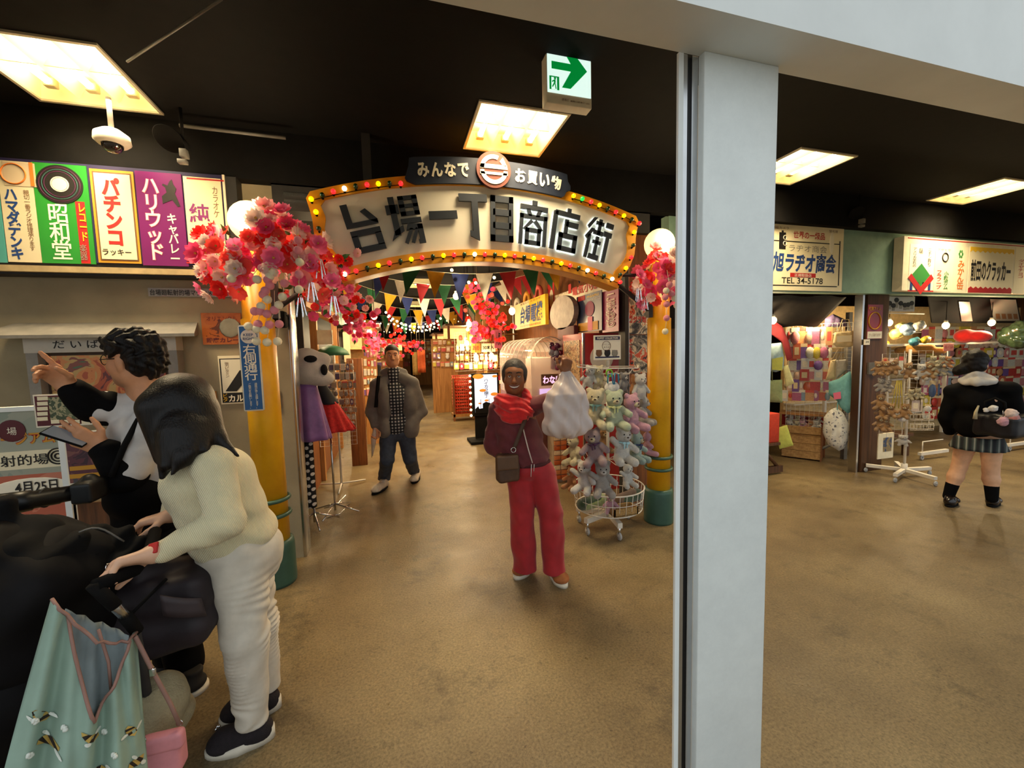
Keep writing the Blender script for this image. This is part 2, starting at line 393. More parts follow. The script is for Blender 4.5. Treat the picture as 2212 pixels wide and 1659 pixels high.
# facade walls
struct(MB().box(-6, YW, 0, -.76, YW+.12, CZ).build('wall_left', m_wall))
struct(MB().box(-6, YW-.02, 0, -.95, YW, .62).build('baseboard_left', m_wood))
struct(MB().box(-6, YW-.1, 2.86, 12, YW, CZ).build('wall_front', m_black))
struct(MB().box(-.76, 3.495, 0, -.735, 3.66, 2.9, bev=.003).build('trim_2', m_alu))
struct(MB().box(2.2, YW+.04, 0, 2.62, YW+.12, 2.7).build('wall_centre', m_wood3)); struct(MB().box(2.15, YW+.0, 0, 2.19, YW+.12, 2.7).build('trim_4', m_dark)); struct(MB().box(2.19, YW+.01, 0, 2.2, YW+.12, 2.7).build('trim_5', m_alu))
struct(MB().box(2.62, YW-.02, 2.16, 12, YW+.1, 2.87).build('wall_right', m_greenfas))
struct(MB().box(-6, YW-.115, 2.16, -1.0, YW, 2.86).build('wall_upper', m_dark))
struct(MB().box(-6, YW-.15, 2.172, -.98, YW-.12, 2.21).build('trim_3', M('tan_trim', '#b09a70', .5)))
wp = thing('wooden_pillar', 'dark stained wooden pillar between the two right hand shops', 'pillar', (5.61, 3.62, 0))
wp['kind'] = 'structure'; del wp['category']
MB().box(5.46, 3.56, 0, 5.82, 3.64, 2.16, bev=.006).build('post', m_wood, wp)
MB().box(5.39, 3.57, 0, 5.42, 3.66, 2.16).build('steel_rail', m_alu, wp); MB().box(5.42, 3.59, 0, 5.46, 3.66, 2.16).build('rail_slot', m_blackgap, wp)
# lintel over the alley: roller shutter casing
sh = struct(thing('shutter_casing', 'dark grey roller shutter casing above the alley entrance', None, (.7, 3.55, 2.7)))
MB().box(-.8, 3.47, 2.68, 2.4, 3.7, 3.2).build('casing', m_dark, sh); MB().box(-.8, 3.44, 2.86, 2.4, 3.47, 2.9).build('ledge', m_grey, sh)
for z in (2.74, 2.79): MB().box(-.72, 3.455, z, -.55, 3.47, z+.018).build('vent_slot', m_alu, sh); MB().box(1.88, 3.455, z, 2.1, 3.47, z+.018).build('vent_slot', m_alu, sh)
# alley shell
AZ = 3.3
struct(MB().box(-3.2, 3.62, AZ, 4.4, 24, AZ+.05).build('ceiling_alley', m_black))
struct(MB().box(-3.2, 24, 0, 4.4, 24.1, AZ).build('wall_back', m_dark))
struct(MB().box(-1.95, 3.62, 0, -1.85, 24, AZ).build('wall_alley_left', m_dark))
struct(MB().box(2.62, 4.9, 0, 2.7, 24, AZ).build('wall_alley_right', m_wood3))
# right hand shops
struct(MB().box(2.7, 6.6, 0, 12, 6.7, AZ).build('wall_shop_back', m_wood))
struct(MB().box(2.7, 3.62, 2.75, 12, 6.6, 2.8).build('ceiling_shop', m_dark))
struct(MB().box(12, 1, 0, 12.1, 6.6, AZ).build('wall_far_right', m_wood)); struct(MB().box(-6.1, 1, 0, -6, 3.6, AZ).build('wall_far_left', m_wall))

# ------------------------------------------------------------------ recessed ceiling lights
WARM = (1, .80, .50)
m_refl = M('glowing_lamp_reflector', '#fff0c4', .35, .0, var=0, emit=.3, ecol='#ffdc8c'); m_tube = M('fluorescent_tube', '#fff3d6', .4, var=0, emit=14, ecol='#fff0cc')  # reflector surfaces emit slightly, imitating tube light bounced off them
m_trim = M('lamp_trim', '#c9bfa6', .4, var=0); m_sock = M('lamp_socket', '#c8b78a', .5, var=0)
def ceiling_light(x, y0=2.7, z=CZ, w=.6, lab='', power=33, tubes=3):
    t = thing('ceiling_light', lab, 'ceiling light', (x, y0+w/2, z), 'recessed square ceiling lights in the black ceiling')
    b = MB(); h = .11; X0, X1, Y0, Y1 = x-w/2, x+w/2, y0, y0+w
    b.add([(X0, Y0, z), (X1, Y0, z), (X1, Y1, z), (X0, Y1, z), (X0+.03, Y0+.03, z+h), (X1-.03, Y0+.03, z+h), (X1-.03, Y1-.03, z+h), (X0+.03, Y1-.03, z+h)],
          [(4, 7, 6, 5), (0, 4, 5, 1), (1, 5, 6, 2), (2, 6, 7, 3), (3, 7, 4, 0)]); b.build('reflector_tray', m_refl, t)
    b = MB(); g = .018
    for q in ((X0-g, Y0-g, X1+g, Y0), (X0-g, Y1, X1+g, Y1+g), (X0-g, Y0, X0, Y1), (X1, Y0, X1+g, Y1)): b.box(q[0], q[1], z-.012, q[2], q[3], z+.003)
    b.build('trim_frame', m_trim, t)
    for i in range(tubes):
        tx = X0+w*(i+.5)/tubes
        MB().tube([(tx, Y0+.05, z+.055), (tx, Y1-.1, z+.055)], .019, 12).build('tube', m_tube, t)
        MB().box(tx-.03, Y1-.1, z+.03, tx+.03, Y1-.055, z+.08, bev=.008).build('socket', m_sock, t)
    for i in range(1, tubes):
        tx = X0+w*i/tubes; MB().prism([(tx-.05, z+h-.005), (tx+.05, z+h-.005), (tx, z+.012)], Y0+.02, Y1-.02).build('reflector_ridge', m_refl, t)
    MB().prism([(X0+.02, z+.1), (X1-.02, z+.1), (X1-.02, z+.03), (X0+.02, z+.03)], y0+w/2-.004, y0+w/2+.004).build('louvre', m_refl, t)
    l = bpy.data.lights.new('light_output', 'AREA'); l.shape = 'RECTANGLE'; l.size = w-.08; l.size_y = w-.08; l.energy = power; l.color = WARM; l.spread = math.radians(120)
    lo = bpy.data.objects.new('light_output', l); link(lo, (x, y0+w/2, z-.015), t); return t
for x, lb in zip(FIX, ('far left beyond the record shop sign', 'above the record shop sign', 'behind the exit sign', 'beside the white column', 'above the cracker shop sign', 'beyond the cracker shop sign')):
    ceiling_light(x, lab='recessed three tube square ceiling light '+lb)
# ------------------------------------------------------------------ left shop front: row of printed signs
ink = {k: M('ink_'+k, c, .6, var=0) for k, c in dict(red='#b3201c', black='#17120f', blue='#1f3f7a', white='#f2e9d2', purple='#7c2468', navy='#241d45', green='#2f7d33',
       yellow='#f0c022', orange='#d9772a', pink='#d96a86', brown='#6e4a2c', grey='#8b8578', teal='#4d9c94', cream='#efe3c0', gold='#c98f25', darkgreen='#1d3a22', magenta='#8e2a58', lightblue='#a9cfe0', maroon='#5a1c22').items()}
def gloss(col, name): return M('print_'+name, col, .35, var=.03, scale=4)
YS = 3.372
def board(name, lab, cat, px, Y, th, mat, group=None, parent=None, bev=0):
    X0, Z0, X1, Z1 = RY(*px, Y)
    if parent: return MB().box(X0, Y, Z0, X1, Y+th, Z1, bev=bev).build(name, mat, parent)
    t = thing(name, lab, cat, ((X0+X1)/2, Y+th, Z0), group); MB().box(X0, Y, Z0, X1, Y+th, Z1, bev=bev).build('panel', mat, t); return t
def flat(px, Y, mat, parent, name='printed_panel', lift=.002): return board(name, '', '', px, Y-lift, lift*.9, mat, parent=parent)
X0, Z0, X1, Z1 = RY(-260, 348, 486, 575, 3.38)
bx = thing('sign_lightbox', 'long navy lightbox that carries the row of upright retro signs', 'lightbox', ((X0+X1)/2, 3.4, Z0))
MB().box(-3.2, 3.378, 2.24, X1, 3.5, 2.862).build('box_body', ink['navy'], bx); MB().box(X1, 3.376, 2.24, X1+.014, 3.5, 2.866).build('end_cap', m_cream, bx)
G = 'upright retro shop signs in a row'
s = board('shop_sign', 'weathered cream electrical shop sign with blue katakana beside the record sign', 'sign', (5, 349, 78, 566), YS, .006, gloss('#d8cba8', 'cream1'), G)
flat((7, 351, 76, 402), YS, gloss('#cdb99a', 'faded'), s); flat((64, 351, 72, 402), YS-.002, ink['orange'], s, 'orange_stripe')
b = MB(); c = P(28, 375, YS-.004); b.torus(c, .06, .004, axis='y', n=24, k=5); b.build('faded_ring', ink['orange'], s)
tpx('ハマダデンキ', 16, 409, 46, 560, YS, ink['blue'], s, vert=True, bold=.035); tpx('親切一番ラジオ修理承ります', 57, 411, 70, 541, YS, ink['brown'], s, vert=True)
s = board('shop_sign', 'green record shop sign with black vinyl disc and white kanji', 'sign', (79.5, 355, 196, 569), YS, .006, gloss('#2f8a32', 'green'), G)
c = P(129, 398, YS-.003); b = MB()
b.prism([(c.x+.118*math.cos(a*pi/24), c.z+.118*math.sin(a*pi/24)) for a in range(48)], c.y, c.y+.002); b.build('vinyl_disc', ink['black'], s)
for r_, mm in ((.09, 'teal'), (.104, 'purple'), (.078, 'purple')): MB().torus((c.x, c.y-.0005, c.z), r_, .0009, axis='y', n=40, k=4).build('disc_groove', ink[mm], s)
b = MB(); b.prism([(c.x+.047*math.cos(a*pi/20), c.z+.047*math.sin(a*pi/20)) for a in range(40)], c.y-.002, c.y); b.build('disc_label', ink['cream'], s); MB().torus((c.x, c.y-.002, c.z), .04, .001, axis='y', n=36, k=4).build('label_ring', ink['black'], s)
flat((169, 436, 189, 569), YS, ink['red'], s, 'red_stripe'); tpx('昭和堂', 107, 441, 151, 560, YS, ink['white'], s, vert=True, bold=.012)
tpx('レコード', 172, 440, 187, 521, YS-.003, ink['yellow'], s, vert=True, bold=.02); tpx('楽器', 173, 528, 189, 562, YS-.003, ink['grey'], s, vert=True)
s = board('shop_sign', 'cream pachinko sign in a gold painted frame with red katakana', 'sign', (203, 368, 296, 568), YS, .006, ink['gold'], G)
flat((208, 373, 291, 563), YS, ink['brown'], s, 'inner_border'); flat((211, 376, 288, 560), YS-.002, gloss('#ecdfb6', 'cream2'), s)
tpx('パチンコ', 224, 384, 264, 530, YS-.004, ink['red'], s, vert=True, bold=.045); tpx('ラッキー', 222, 538, 284, 552, YS-.004, ink['black'], s, bold=.015)
s = board('shop_sign', 'purple cabaret sign with white katakana and a dark dancer figure', 'sign', (300, 373, 399, 574), YS, .006, gloss('#6f2060', 'purple'), G)
tpx('ハリウッド', 312, 386, 350, 562, YS, ink['pink'], s, vert=True, bold=.045, name='lettering_outline'); tpx('ハリウッド', 313, 387, 349, 561, YS-.001, ink['white'], s, vert=True, bold=.015)
tpx('キャバレー', 364, 462, 386, 560, YS, ink['white'], s, vert=True, bold=.02)
d = [(366, 392), (371, 388), (374, 398), (381, 408), (378, 418), (390, 446), (384, 447), (372, 432), (352, 440), (350, 424), (360, 416), (357, 405), (350, 400), (352, 397), (362, 401)]
MB().prism([(P(x, y, YS).x, P(x, y, YS).z) for x, y in d], YS-.002, YS).build('dancer_silhouette', ink['black'], s)
s = board('shop_sign', 'cream karaoke bar sign with purple kanji beside the flower cluster', 'sign', (403, 384, 483, 570), YS, .006, gloss('#ecdcb4', 'cream3'), G)
for y in (386, 562, 567): flat((403, y, 483, y+3), YS, ink['red'], s, 'red_stripe')
tpx('純', 409, 440, 452, 481, YS, ink['purple'], s, bold=.02); tpx('カラオケ', 460, 404, 472, 470, YS, ink['brown'], s, vert=True)
tpx('-JUN-', 411, 492, 452, 505, YS, ink['brown'], s); tpx('★飲み放題（おつまみ付）', 415, 532, 480, 541, YS, ink['black'], s); tpx('一時間 ￥2000', 416, 544, 478, 553, YS, ink['black'], s)
s = board('shop_sign', 'teal retro sign cut by the frame beside the electrical shop sign', 'sign', (-70, 342, 2, 566), YS, .006, ink['teal'], G); flat((-66, 548, -2, 555), YS, ink['red'], s, 'red_stripe')
# wall pieces under the signs
YN = 3.485
s = board('direction_plate', 'long grey plate with brush lettering and an arrow on the wall', 'sign', (320, 623, 512, 641), YN, .012, gloss('#9a9790', 'plate'))
tpx('台場廻転射的場マデ七メートル→', 324, 626, 505, 639, YN, ink['black'], s, bold=.01)
nb = thing('notice_board', 'roofed wooden notice board with orange town poster on the left wall', 'notice board', P(230, 900, 3.45))
X0, Z0, X1, Z1 = RY(62, 724, 388, 930, 3.40); m_board = M('grey_painted_wood', '#8f8a82', .6, var=.08)
MB().box(X0, 3.40, Z0, X0+.06, 3.49, Z1).build('post', m_board, nb); MB().box(X1-.06, 3.40, Z0, X1, 3.49, Z1).build('post', m_board, nb)
MB().box(X0-.002, 3.394, Z1-.11, X1+.002, 3.492, Z1-.001).build('header', M('board_white', '#c8c0b2', .6, var=.04), nb); MB().box(X0, 3.40, Z0, X1, 3.49, Z0+.05).build('bottom_rail', m_board, nb)
MB().box(X0+.05, 3.46, Z0, X1-.05, 3.49, Z1-.1).build('back_panel', M('board_back', '#4a3a2e', .7), nb)
MB().add([(X0-.16, 3.28, Z1), (X1+.16, 3.28, Z1), (X1+.1, 3.5, Z1+.09), (X0-.1, 3.5, Z1+.09), (X0-.16, 3.28, Z1-.02), (X1+.16, 3.28, Z1-.02), (X1+.1, 3.5, Z1+.0), (X0-.1, 3.5, Z1)],
   [(0, 1, 2, 3), (4, 7, 6, 5), (0, 4, 5, 1), (1, 5, 6, 2), (3, 2, 6, 7), (0, 3, 7, 4)]).build('roof', M('roof_grey', '#77736c', .6), nb)
text('だ い ば 町', (P(113, 735, 3.394).x, Z1-.085, P(247, 735, 3.394).x, Z1-.03), FY(3.394), ink['black'], nb, bold=.01)
def artwork(*cols, sc=3.0, seed=0.):
    def f(nt, tc, b):
        mp = nt.n('ShaderNodeMapping'); mp.inputs['Location'].default_value = (seed*3.1, seed*1.7, seed); nt.l(tc.outputs['Object'], mp.inputs[0])
        n = nt.n('ShaderNodeTexNoise', Scale=sc, Detail=3, Roughness=.55, Distortion=1.2); nt.l(mp.outputs[0], n.inputs['Vector'])
        k = len(cols); return ramp(nt, n.outputs[0], [(.28+.44*i/max(1, k), c) for i, c in enumerate(cols)], 'CONSTANT')
    return f
m_art1 = M('sunset_town_print', fn=artwork('#6b2a22', '#b8542a', '#d98a4a', '#caa25e', '#8b4a3a', '#55704a', sc=5), rough=.4)
MB().box(X0+.08, 3.452, Z0+.07, X1-.1, 3.46, Z1-.13).build('town_poster', m_art1, nb)
s = board('tin_sign', 'rusty orange tin sign with dark katakana on the wall', 'sign', (436, 676, 522, 744), YN, .008, M('rusty_orange', fn=artwork('#5e2c12', '#a2541c', '#a85c22', '#9a5424', sc=9), rough=.5))
tpx('オリエンタル', 446, 683, 512, 693, YN, ink['maroon'], s); tpx('即席カレー', 446, 729, 515, 740, YN, ink['maroon'], s, bold=.02)
MB().ball(P(497, 708, YN-.004), (.07, .004, .07)).build('round_patch', M('pale_patch', '#8d8a78', .6), s)
s = board('drink_poster', 'black and white framed drink poster on the wall by the yellow pole', 'poster', (474, 768, 545, 872), YN, .01, ink['cream'])
flat((477, 774, 543, 869), YN, ink['black'], s, 'border'); flat((479, 776, 543, 848), YN-.002, gloss('#e3dcc2', 'p1'), s)
MB().prism([(P(x, y, YN).x, P(x, y, YN).z) for x, y in ((488, 845), (518, 800), (540, 795), (540, 812), (512, 845))], YN-.006, YN-.004).build('printed_shape', ink['black'], s)
tpx('ビタ', 482, 850, 492, 868, YN-.004, ink['yellow'], s, vert=True); tpx('カルピ', 494, 852, 543, 867, YN-.004, ink['white'], s, bold=.03); tpx('強力ビタミン', 486, 782, 495, 815, YN-.004, ink['brown'], s, vert=True)
s = board('paper_strip', 'torn orange paper notice strip on the wall', 'notice', (450, 845, 470, 912), YN, .003, M('orange_paper', '#b0763c', .8)); tpx('火の用心', 455, 852, 464, 900, YN, ink['brown'], s, vert=True)
MB().box(*[RY(588, 841, 605, 884, YN)[i] for i in (0,)], YN, RY(588, 841, 605, 884, YN)[1], RY(588, 841, 605, 884, YN)[2], YN+.01, RY(588, 841, 605, 884, YN)[3], bev=.003).build('wall_outlet_plate', M('plate_grey', '#767066', .5))
tag(bpy.data.objects['wall_outlet_plate'], 'grey blank cover plate on the wall beside the yellow pole', 'cover plate')
# standing banner and posters in front of the wall
YB = 2.95
s = board('standing_banner', 'large standing banner for the shooting gallery museum in a white frame', 'banner', (-260, 893, 150, 1150), YB, .02, M('banner_haze', fn=artwork('#9aa08e', '#a3a593', '#8f9a8a', '#b0a790', sc=2), rough=.5))
X0, Z0, X1, Z1 = RY(-260, 893, 150, 1150, YB); MB().box(X0, YB-.015, Z1, X1, YB+.03, Z1+.025).build('top_rail', m_white, s)
MB().box(X0, YB-.01, 0, X0+.03, YB+.03, Z1).build('side_post', m_white, s); MB().box(X1-.03, YB-.01, 0, X1, YB+.03, Z1).build('side_post', m_white, s)
flat((-260, 1035, 148, 1150), YB, M('banner_red', fn=artwork('#a84a34', '#b85f45', '#c77a5e', '#9c4030', sc=3), rough=.5), s, 'lower_print')
flat((-60, 975, 146, 1014), YB, ink['cream'], s, 'name_strip')
b = MB(); c = P(70, 1060, YB-.004); b.ball(c, (.2, .002, .075), n=20); b.build('cloud_bubble', ink['white'], s)
c = P(25, 931, YB-.003); MB().ball(c, (.062, .003, .062), n=20).build('round_badge', ink['maroon'], s); tpx('場', 15, 923, 36, 940, YB-.006, ink['white'], s)
tpx('ミュージアム', -60, 935, 120, 962, YB, ink['red'], s, bold=.05, name='lettering_outline'); tpx('ミュージアム', -60, 935, 120, 962, YB-.002, ink['gold'], s, bold=.02)
tpx('射的場', 0, 982, 105, 1006, YB-.003, ink['black'], s, bold=.01)
for r_ in (.045, .03, .014): MB().torus(P(125, 985, YB-.006), r_, .004, axis='y', n=24, k=5).build('target_ring', ink['black'], s)
tpx('4月25日', 32, 1038, 126, 1064, YB-.009, ink['black'], s, bold=.02); tpx('オープン', 30, 1069, 104, 1083, YB-.009, ink['black'], s, bold=.02)
s = board('map_poster', 'laminated street map poster with dark label boxes below the notice board', 'poster', (74, 850, 226, 920), 2.9, .006, ink['white'])
flat((77, 853, 223, 917), 2.9, ink['maroon'], s, 'dark_border'); flat((106, 856, 220, 905), 2.898, M('town_map', fn=artwork('#2c3a22', '#5c6440', '#a89f78', '#3d4a2a', '#c9b98a', sc=16), rough=.4), s, 'map_print')
for i in range(5): flat((80, 857+i*11, 103, 865+i*11), 2.896, ink['cream'], s, 'label_box')
for i in range(5): flat((110+i*22, 907, 128+i*22, 915), 2.896, ink['cream'], s, 'label_box')
s = board('event_poster', 'dark maroon event poster with gold strips beside the banner', 'poster', (142, 930, 260, 1042), 2.93, .006, ink['white']); flat((145, 933, 257, 1040), 2.93, M('maroon_print', fn=artwork('#3a1c28', '#5a2a34', '#7a4a44', '#4a4448', sc=7), rough=.4), s)
for y in (1005, 1022): flat((150, y, 235, y+9), 2.927, ink['gold'], s, 'gold_strip')

# ------------------------------------------------------------------ fittings under the ceiling
t = thing('security_camera', 'white dome security camera hanging from the black ceiling', 'camera', P(242, 305, 3.2)); c = P(243, 303, 3.2)
MB().cyl((c.x, c.y, c.z+.06), (c.x, c.y, CZ), .014, 10).build('stem', m_grey, t); MB().lathe([(0, .06), (.045, .06), (.085, .03), (.09, -.01), (.07, -.03), (0, -.03)][::-1], c, 24).build('housing', m_offwhite, t)
MB().ball((c.x, c.y-.005, c.z-.025), .055, 16).build('dome', M('smoked_dome', '#1b1410', .08, var=0, coat=1), t)
def floodlight(px, Y, lab, r=.085):
    c = P(*px, Y); t = thing('floodlight', lab, 'spotlight', c); mt = Matrix.Translation(c) @ Euler((math.radians(-42), math.radians(14), 0)).to_matrix().to_4x4()
    MB().lathe([(.0, .075), (.03, .075), (r*.8, .03), (r, .0), (r*.96, .0)], n=24, mat=mt).build('hood', m_black, t); MB().lathe([(0, .05), (r*.7, .03), (r*.95, .003)][::-1], n=24, mat=mt).build('reflector', M('painted_reflection', '#cbbda8', .3, .25, var=0), t)  # pale base colour imitates warm light mirrored in the metal reflector
    MB().tube([c+Vector((.06, 0, .03)), c+Vector((.1, 0, -.03)), c+Vector((.09, .03, -.1))], .012, 8).build('arm', m_black, t)
    MB().box(c.x+.06, c.y-.03, c.z-.11, c.x+.1, c.y+.02, c.z-.06, bev=.004).build('joint', m_grey, t); MB().box(c.x+.045, c.y-.03, c.z-.15, c.x+.095, c.y+.01, c.z-.125, bev=.004).build('bracket', m_grey, t)
    MB().cyl(c+Vector((.07, .02, .03)), (c.x+.07, c.y+.02, CZ), .01, 8).build('stem', m_black, t); return t
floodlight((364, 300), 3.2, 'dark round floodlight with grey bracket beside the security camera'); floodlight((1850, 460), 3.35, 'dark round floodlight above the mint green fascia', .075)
tag(MB().tube([P(275, 133, 2.6), P(478, -2, 1.9)], .006, 6).build('hanger_rod', m_grey), 'thin grey brace rod under the ceiling beside the left lamp', 'rod')
tag(MB().tube([P(388, 271, 3.25), P(617, 298, 3.25)], .012, 8).build('conduit_pipe', m_grey), 'horizontal brown conduit pipe beside the floodlight', 'pipe')
tag(MB().box(P(782, 150, 3.3).x-.03, 3.27, 2.88, P(782, 150, 3.3).x+.03, 3.31, CZ).build('hanging_post', m_dark), 'dark square post hanging from the ceiling above the arch', 'post')
# exit sign
t = thing('exit_sign', 'lit white exit sign with green arrow hanging on a rod', 'exit sign', P(1224, 240, 2.2)); ys = 2.2
X0, Z0, X1, Z1 = RY(1178, 92, 1280, 242, ys); X0, Z0, X1, Z1 = P(1180, 160, ys).x, P(1228, 228, ys).z, P(1278, 180, ys).x, P(1228, 84, ys).z
MB().box(X0, ys, Z0, X1, ys+.07, Z1, bev=.004).build('housing', m_offwhite, t)
m_exit = M('exit_panel', '#eafff8', .4, var=0, emit=.95, ecol='#dffcf4'); MB().box(X0+.006, ys-.003, Z0+.055, X1-.006, ys, Z1-.03).build('lit_panel', m_exit, t)
m_egr = M('exit_green', '#00a845', .4, var=0, emit=.45, ecol='#00a845'); W_, H_ = X1-X0, Z1-Z0
def ex(u, v): return (X0+u*W_, Z0+v*H_)
MB().prism([ex(.11, .51), ex(.53, .51), ex(.33, .25), ex(.52, .25), ex(.89, .55), ex(.52, .85), ex(.33, .85), ex(.53, .62), ex(.11, .62)], ys-.005, ys-.003).build('arrow', m_egr, t)
MB().prism([ex(.06, .2), ex(.27, .2), ex(.27, .4), ex(.06, .4)], ys-.005, ys-.003).build('pictogram_door', m_egr, t)
MB().prism([ex(.1, .2), ex(.22, .2), ex(.22, .38), ex(.1, .38)], ys-.006, ys-.005).build('pictogram_opening', m_exit, t)
b = MB(); b.prism([ex(.15, .29), ex(.19, .30), ex(.185, .35), ex(.15, .34)], ys-.008, ys-.006); b.prism([ex(.15, .3), ex(.17, .28), ex(.13, .23), ex(.11, .24)], ys-.008, ys-.006)
b.prism([ex(.165, .3), ex(.185, .29), ex(.205, .21), ex(.185, .21)], ys-.008, ys-.006); b.ball((*ex(.175, .365)[:1], ys-.007, ex(.175, .365)[1]), (.007, .002, .007), 10); b.prism([ex(.15, .34), ex(.15, .32), ex(.115, .3), ex(.11, .32)], ys-.008, ys-.006); b.build('running_figure', m_egr, t)
tx = (X0+X1)/2; MB().cyl((tx+.01, ys+.035, Z1), (tx+.01, ys+.035, CZ), .006, 8).build('rod', m_offwhite, t)
text('誘導灯', (X0+.09, Z0+.02, X0+.13, Z0+.034), FY(ys), ink['brown'], t); text('避難口誘導灯 LED', (X0+.14, Z0+.02, X1-.015, Z0+.03), FY(ys), ink['brown'], t)
# ------------------------------------------------------------------ signs over the right hand shops
YR = 3.47
s = board('shop_sign', 'cream radio shop sign with blue lettering and a telephone number', 'sign', (1560, 483, 1821, 627), YR, .02, gloss('#e9dcb6', 'cream4'))
for q in ((1560, 519, 1814, 521), (1560, 615, 1808, 617), (1812, 521, 1814, 617)): flat(q, YR, ink['black'], s, 'printed_rule')
tpx('世界の一級品', 1714, 501, 1782, 517, YR, ink['red'], s, bold=.02); tpx('ラヂオ商会', 1704, 530, 1786, 545, YR, ink['grey'], s); tpx('旭ラヂオ商会', 1668, 546, 1806, 590, YR, ink['blue'], s, bold=.035, shear=.15)
flat((1707, 590, 1762, 599), YR, ink['red'], s, 'red_bar'); tpx('正規取扱店', 1716, 591.5, 1753, 598, YR-.003, ink['white'], s); tpx('TEL 34-5178', 1688, 600, 1777, 613, YR, ink['black'], s, bold=.01)
tpx('高級カメラ', 1668, 489, 1704, 495, YR, ink['brown'], s); tpx('蛍光管', 1791, 497, 1810, 503, YR, ink['brown'], s)
X0, Z0, X1, Z1 = RY(1683, 502, 1697, 538, YR); b = MB().box(X0, YR-.003, Z0, X1, YR, Z1); b.box((X0+X1)/2-.012, YR-.003, Z1, (X0+X1)/2+.012, YR, Z1+.02); b.build('printed_camera', ink['black'], s)
for zz in (.35, .7): MB().torus((X1-.012, YR-.004, Z0+(Z1-Z0)*zz), .022, .004, axis='y', n=16, k=5).build('printed_lens', ink['white'], s)
MB().ball(P(1797, 525, YR-.002), (.035, .002, .12)).build('printed_bulb', ink['white'], s)
bx = thing('sign_box', 'long white box sign with cracker and chewing gum panels over the right shop', 'sign', P(2080, 630, YR)); X0, Z0, X1, Z1 = RY(1951, 524, 2340, 632, YR-.1)
X0 = P(1957, 575, YR-.1).x; MB().box(X0-.05, YR-.1, Z0, X1, YR, Z1).build('box_body', m_cream, bx); q = YR-.1
for px, mt in (((1964, 528, 2017, 628), 'white'), ((2019, 531, 2056, 629), 'cream'), ((2058, 533, 2089, 631), 'cream'), ((2092, 535, 2188, 634), 'cream'), ((2191, 538, 2300, 636), 'cream')): flat(px, q, ink[mt], bx, 'sign_panel')
flat((1961, 525, 2300, 527), q, ink['red'], bx, 'red_rule'); flat((1961, 627, 2016, 630), q-.001, ink['red'], bx, 'red_rule')
tpx('アメリカ生れの', 1972, 535, 1980, 577, q-.003, ink['black'], bx, vert=True); tpx('台場', 1985, 535, 1994, 548, q-.003, ink['black'], bx, vert=True); tpx('ニホン育ち', 2004, 537, 2012, 575, q-.003, ink['black'], bx, vert=True)
c = P(1989, 601, q-.003); MB().prism([(c.x-.2, c.z), (c.x, c.z-.17), (c.x+.2, c.z), (c.x, c.z+.17)], c.y-.002, c.y).build('printed_diamond', ink['green'], bx)
MB().prism([(c.x-.22, c.z), (c.x, c.z-.19), (c.x, c.z-.1), (c.x-.17, c.z+.05)], c.y-.004, c.y-.002).build('printed_ribbon', ink['red'], bx); MB().prism([(c.x+.22, c.z), (c.x, c.z-.19), (c.x, c.z-.1), (c.x+.17, c.z+.05)], c.y-.004, c.y-.002).build('printed_ribbon', ink['red'], bx)
for i in range(4): flat((1966+i*13, 610, 1971+i*13, 627), q-.003, ink['blue'], bx, 'blue_stripe')
tpx('フラフープ', 2023, 584, 2034, 624, q-.003, ink['red'], bx, vert=True, bold=.02); tpx('小粒ガム', 2038, 586, 2048, 625, q-.003, ink['green'], bx, vert=True, bold=.015); tpx('アサヒヤ', 2026, 537, 2054, 543, q-.003, ink['grey'], bx)
MB().torus(P(2042, 556, q-.003), .05, .008, axis='y', n=20, k=5).build('printed_ring', ink['black'], bx)
tpx('みかん缶', 2068, 563, 2082, 625, q-.003, ink['orange'], bx, vert=True, bold=.02)
for a in range(6): MB().ball(P(2076, 549, q-.003)+Vector((.03*math.cos(a*pi/3), 0, .035*math.sin(a*pi/3))), (.014, .002, .02), 8).build('printed_petal', ink['green'], bx)
for up_ in (0, 1):
    y_ = 541 if up_ else 622; n_ = 18; X0, X1 = P(2093, 585, q).x, P(2187, 585, q).x; zb = P(2140, 536 if up_ else 633, q).z; zm = P(2140, y_+4 if up_ else y_, q).z
    MB().prism([(X0, zb), (X1, zb)]+[(X1-(X1-X0)*i/n_, zm+(.012 if i % 2 else -.012)) for i in range(n_+1)], q-.004, q-.002).build('wavy_band', ink['yellow' if up_ else 'red'], bx)
tpx('前田のクラッカー', 2097, 562, 2183, 608, q-.003, ink['black'], bx, bold=.03); tpx('ダイヤチョコ', 2199, 560, 2212, 600, q-.003, ink['red'], bx, vert=True)
# ------------------------------------------------------------------ entrance arch
m_yel = M('yellow_enamel', '#e0a010', .35, var=.06, scale=5); m_orange = M('orange_yellow_paint', '#e39a16', .45, var=.06, scale=6)
m_face = M('sign_face', '#efe6d2', .3, var=.03, scale=2, coat=.3); m_char = M('charcoal_letters', '#2b3038', .45, var=.04); m_navyb = M('navy_board', '#20283a', .5, var=.06)
m_emb = M('emblem_brown', '#6b3324', .5, var=.06); m_gpole = M('green_enamel', '#38584a', .4, var=.1, scale=6)
XC, ZC0, YA = .76, -.967, 3.1
def pol(r, th): a = math.radians(th); return (XC+r*math.sin(a), ZC0+r*math.cos(a))
arch = thing('entrance_arch_sign', 'arched shopping street sign with yellow bulb border and dark raised kanji', 'sign', (XC, YA, 2.1))
arc = lambda r, a, b_, n: [pol(r, a+(b_-a)*i/n) for i in range(n+1)]
side_o = [(3.833, 19.35), (3.76, 19.45), (3.694, 19.6), (3.62, 19.95), (3.564, 20.15), (3.459, 20.05), (3.40, 19.75), (3.363, 19.35), (3.326, 19.3), (3.245, 19.3)]
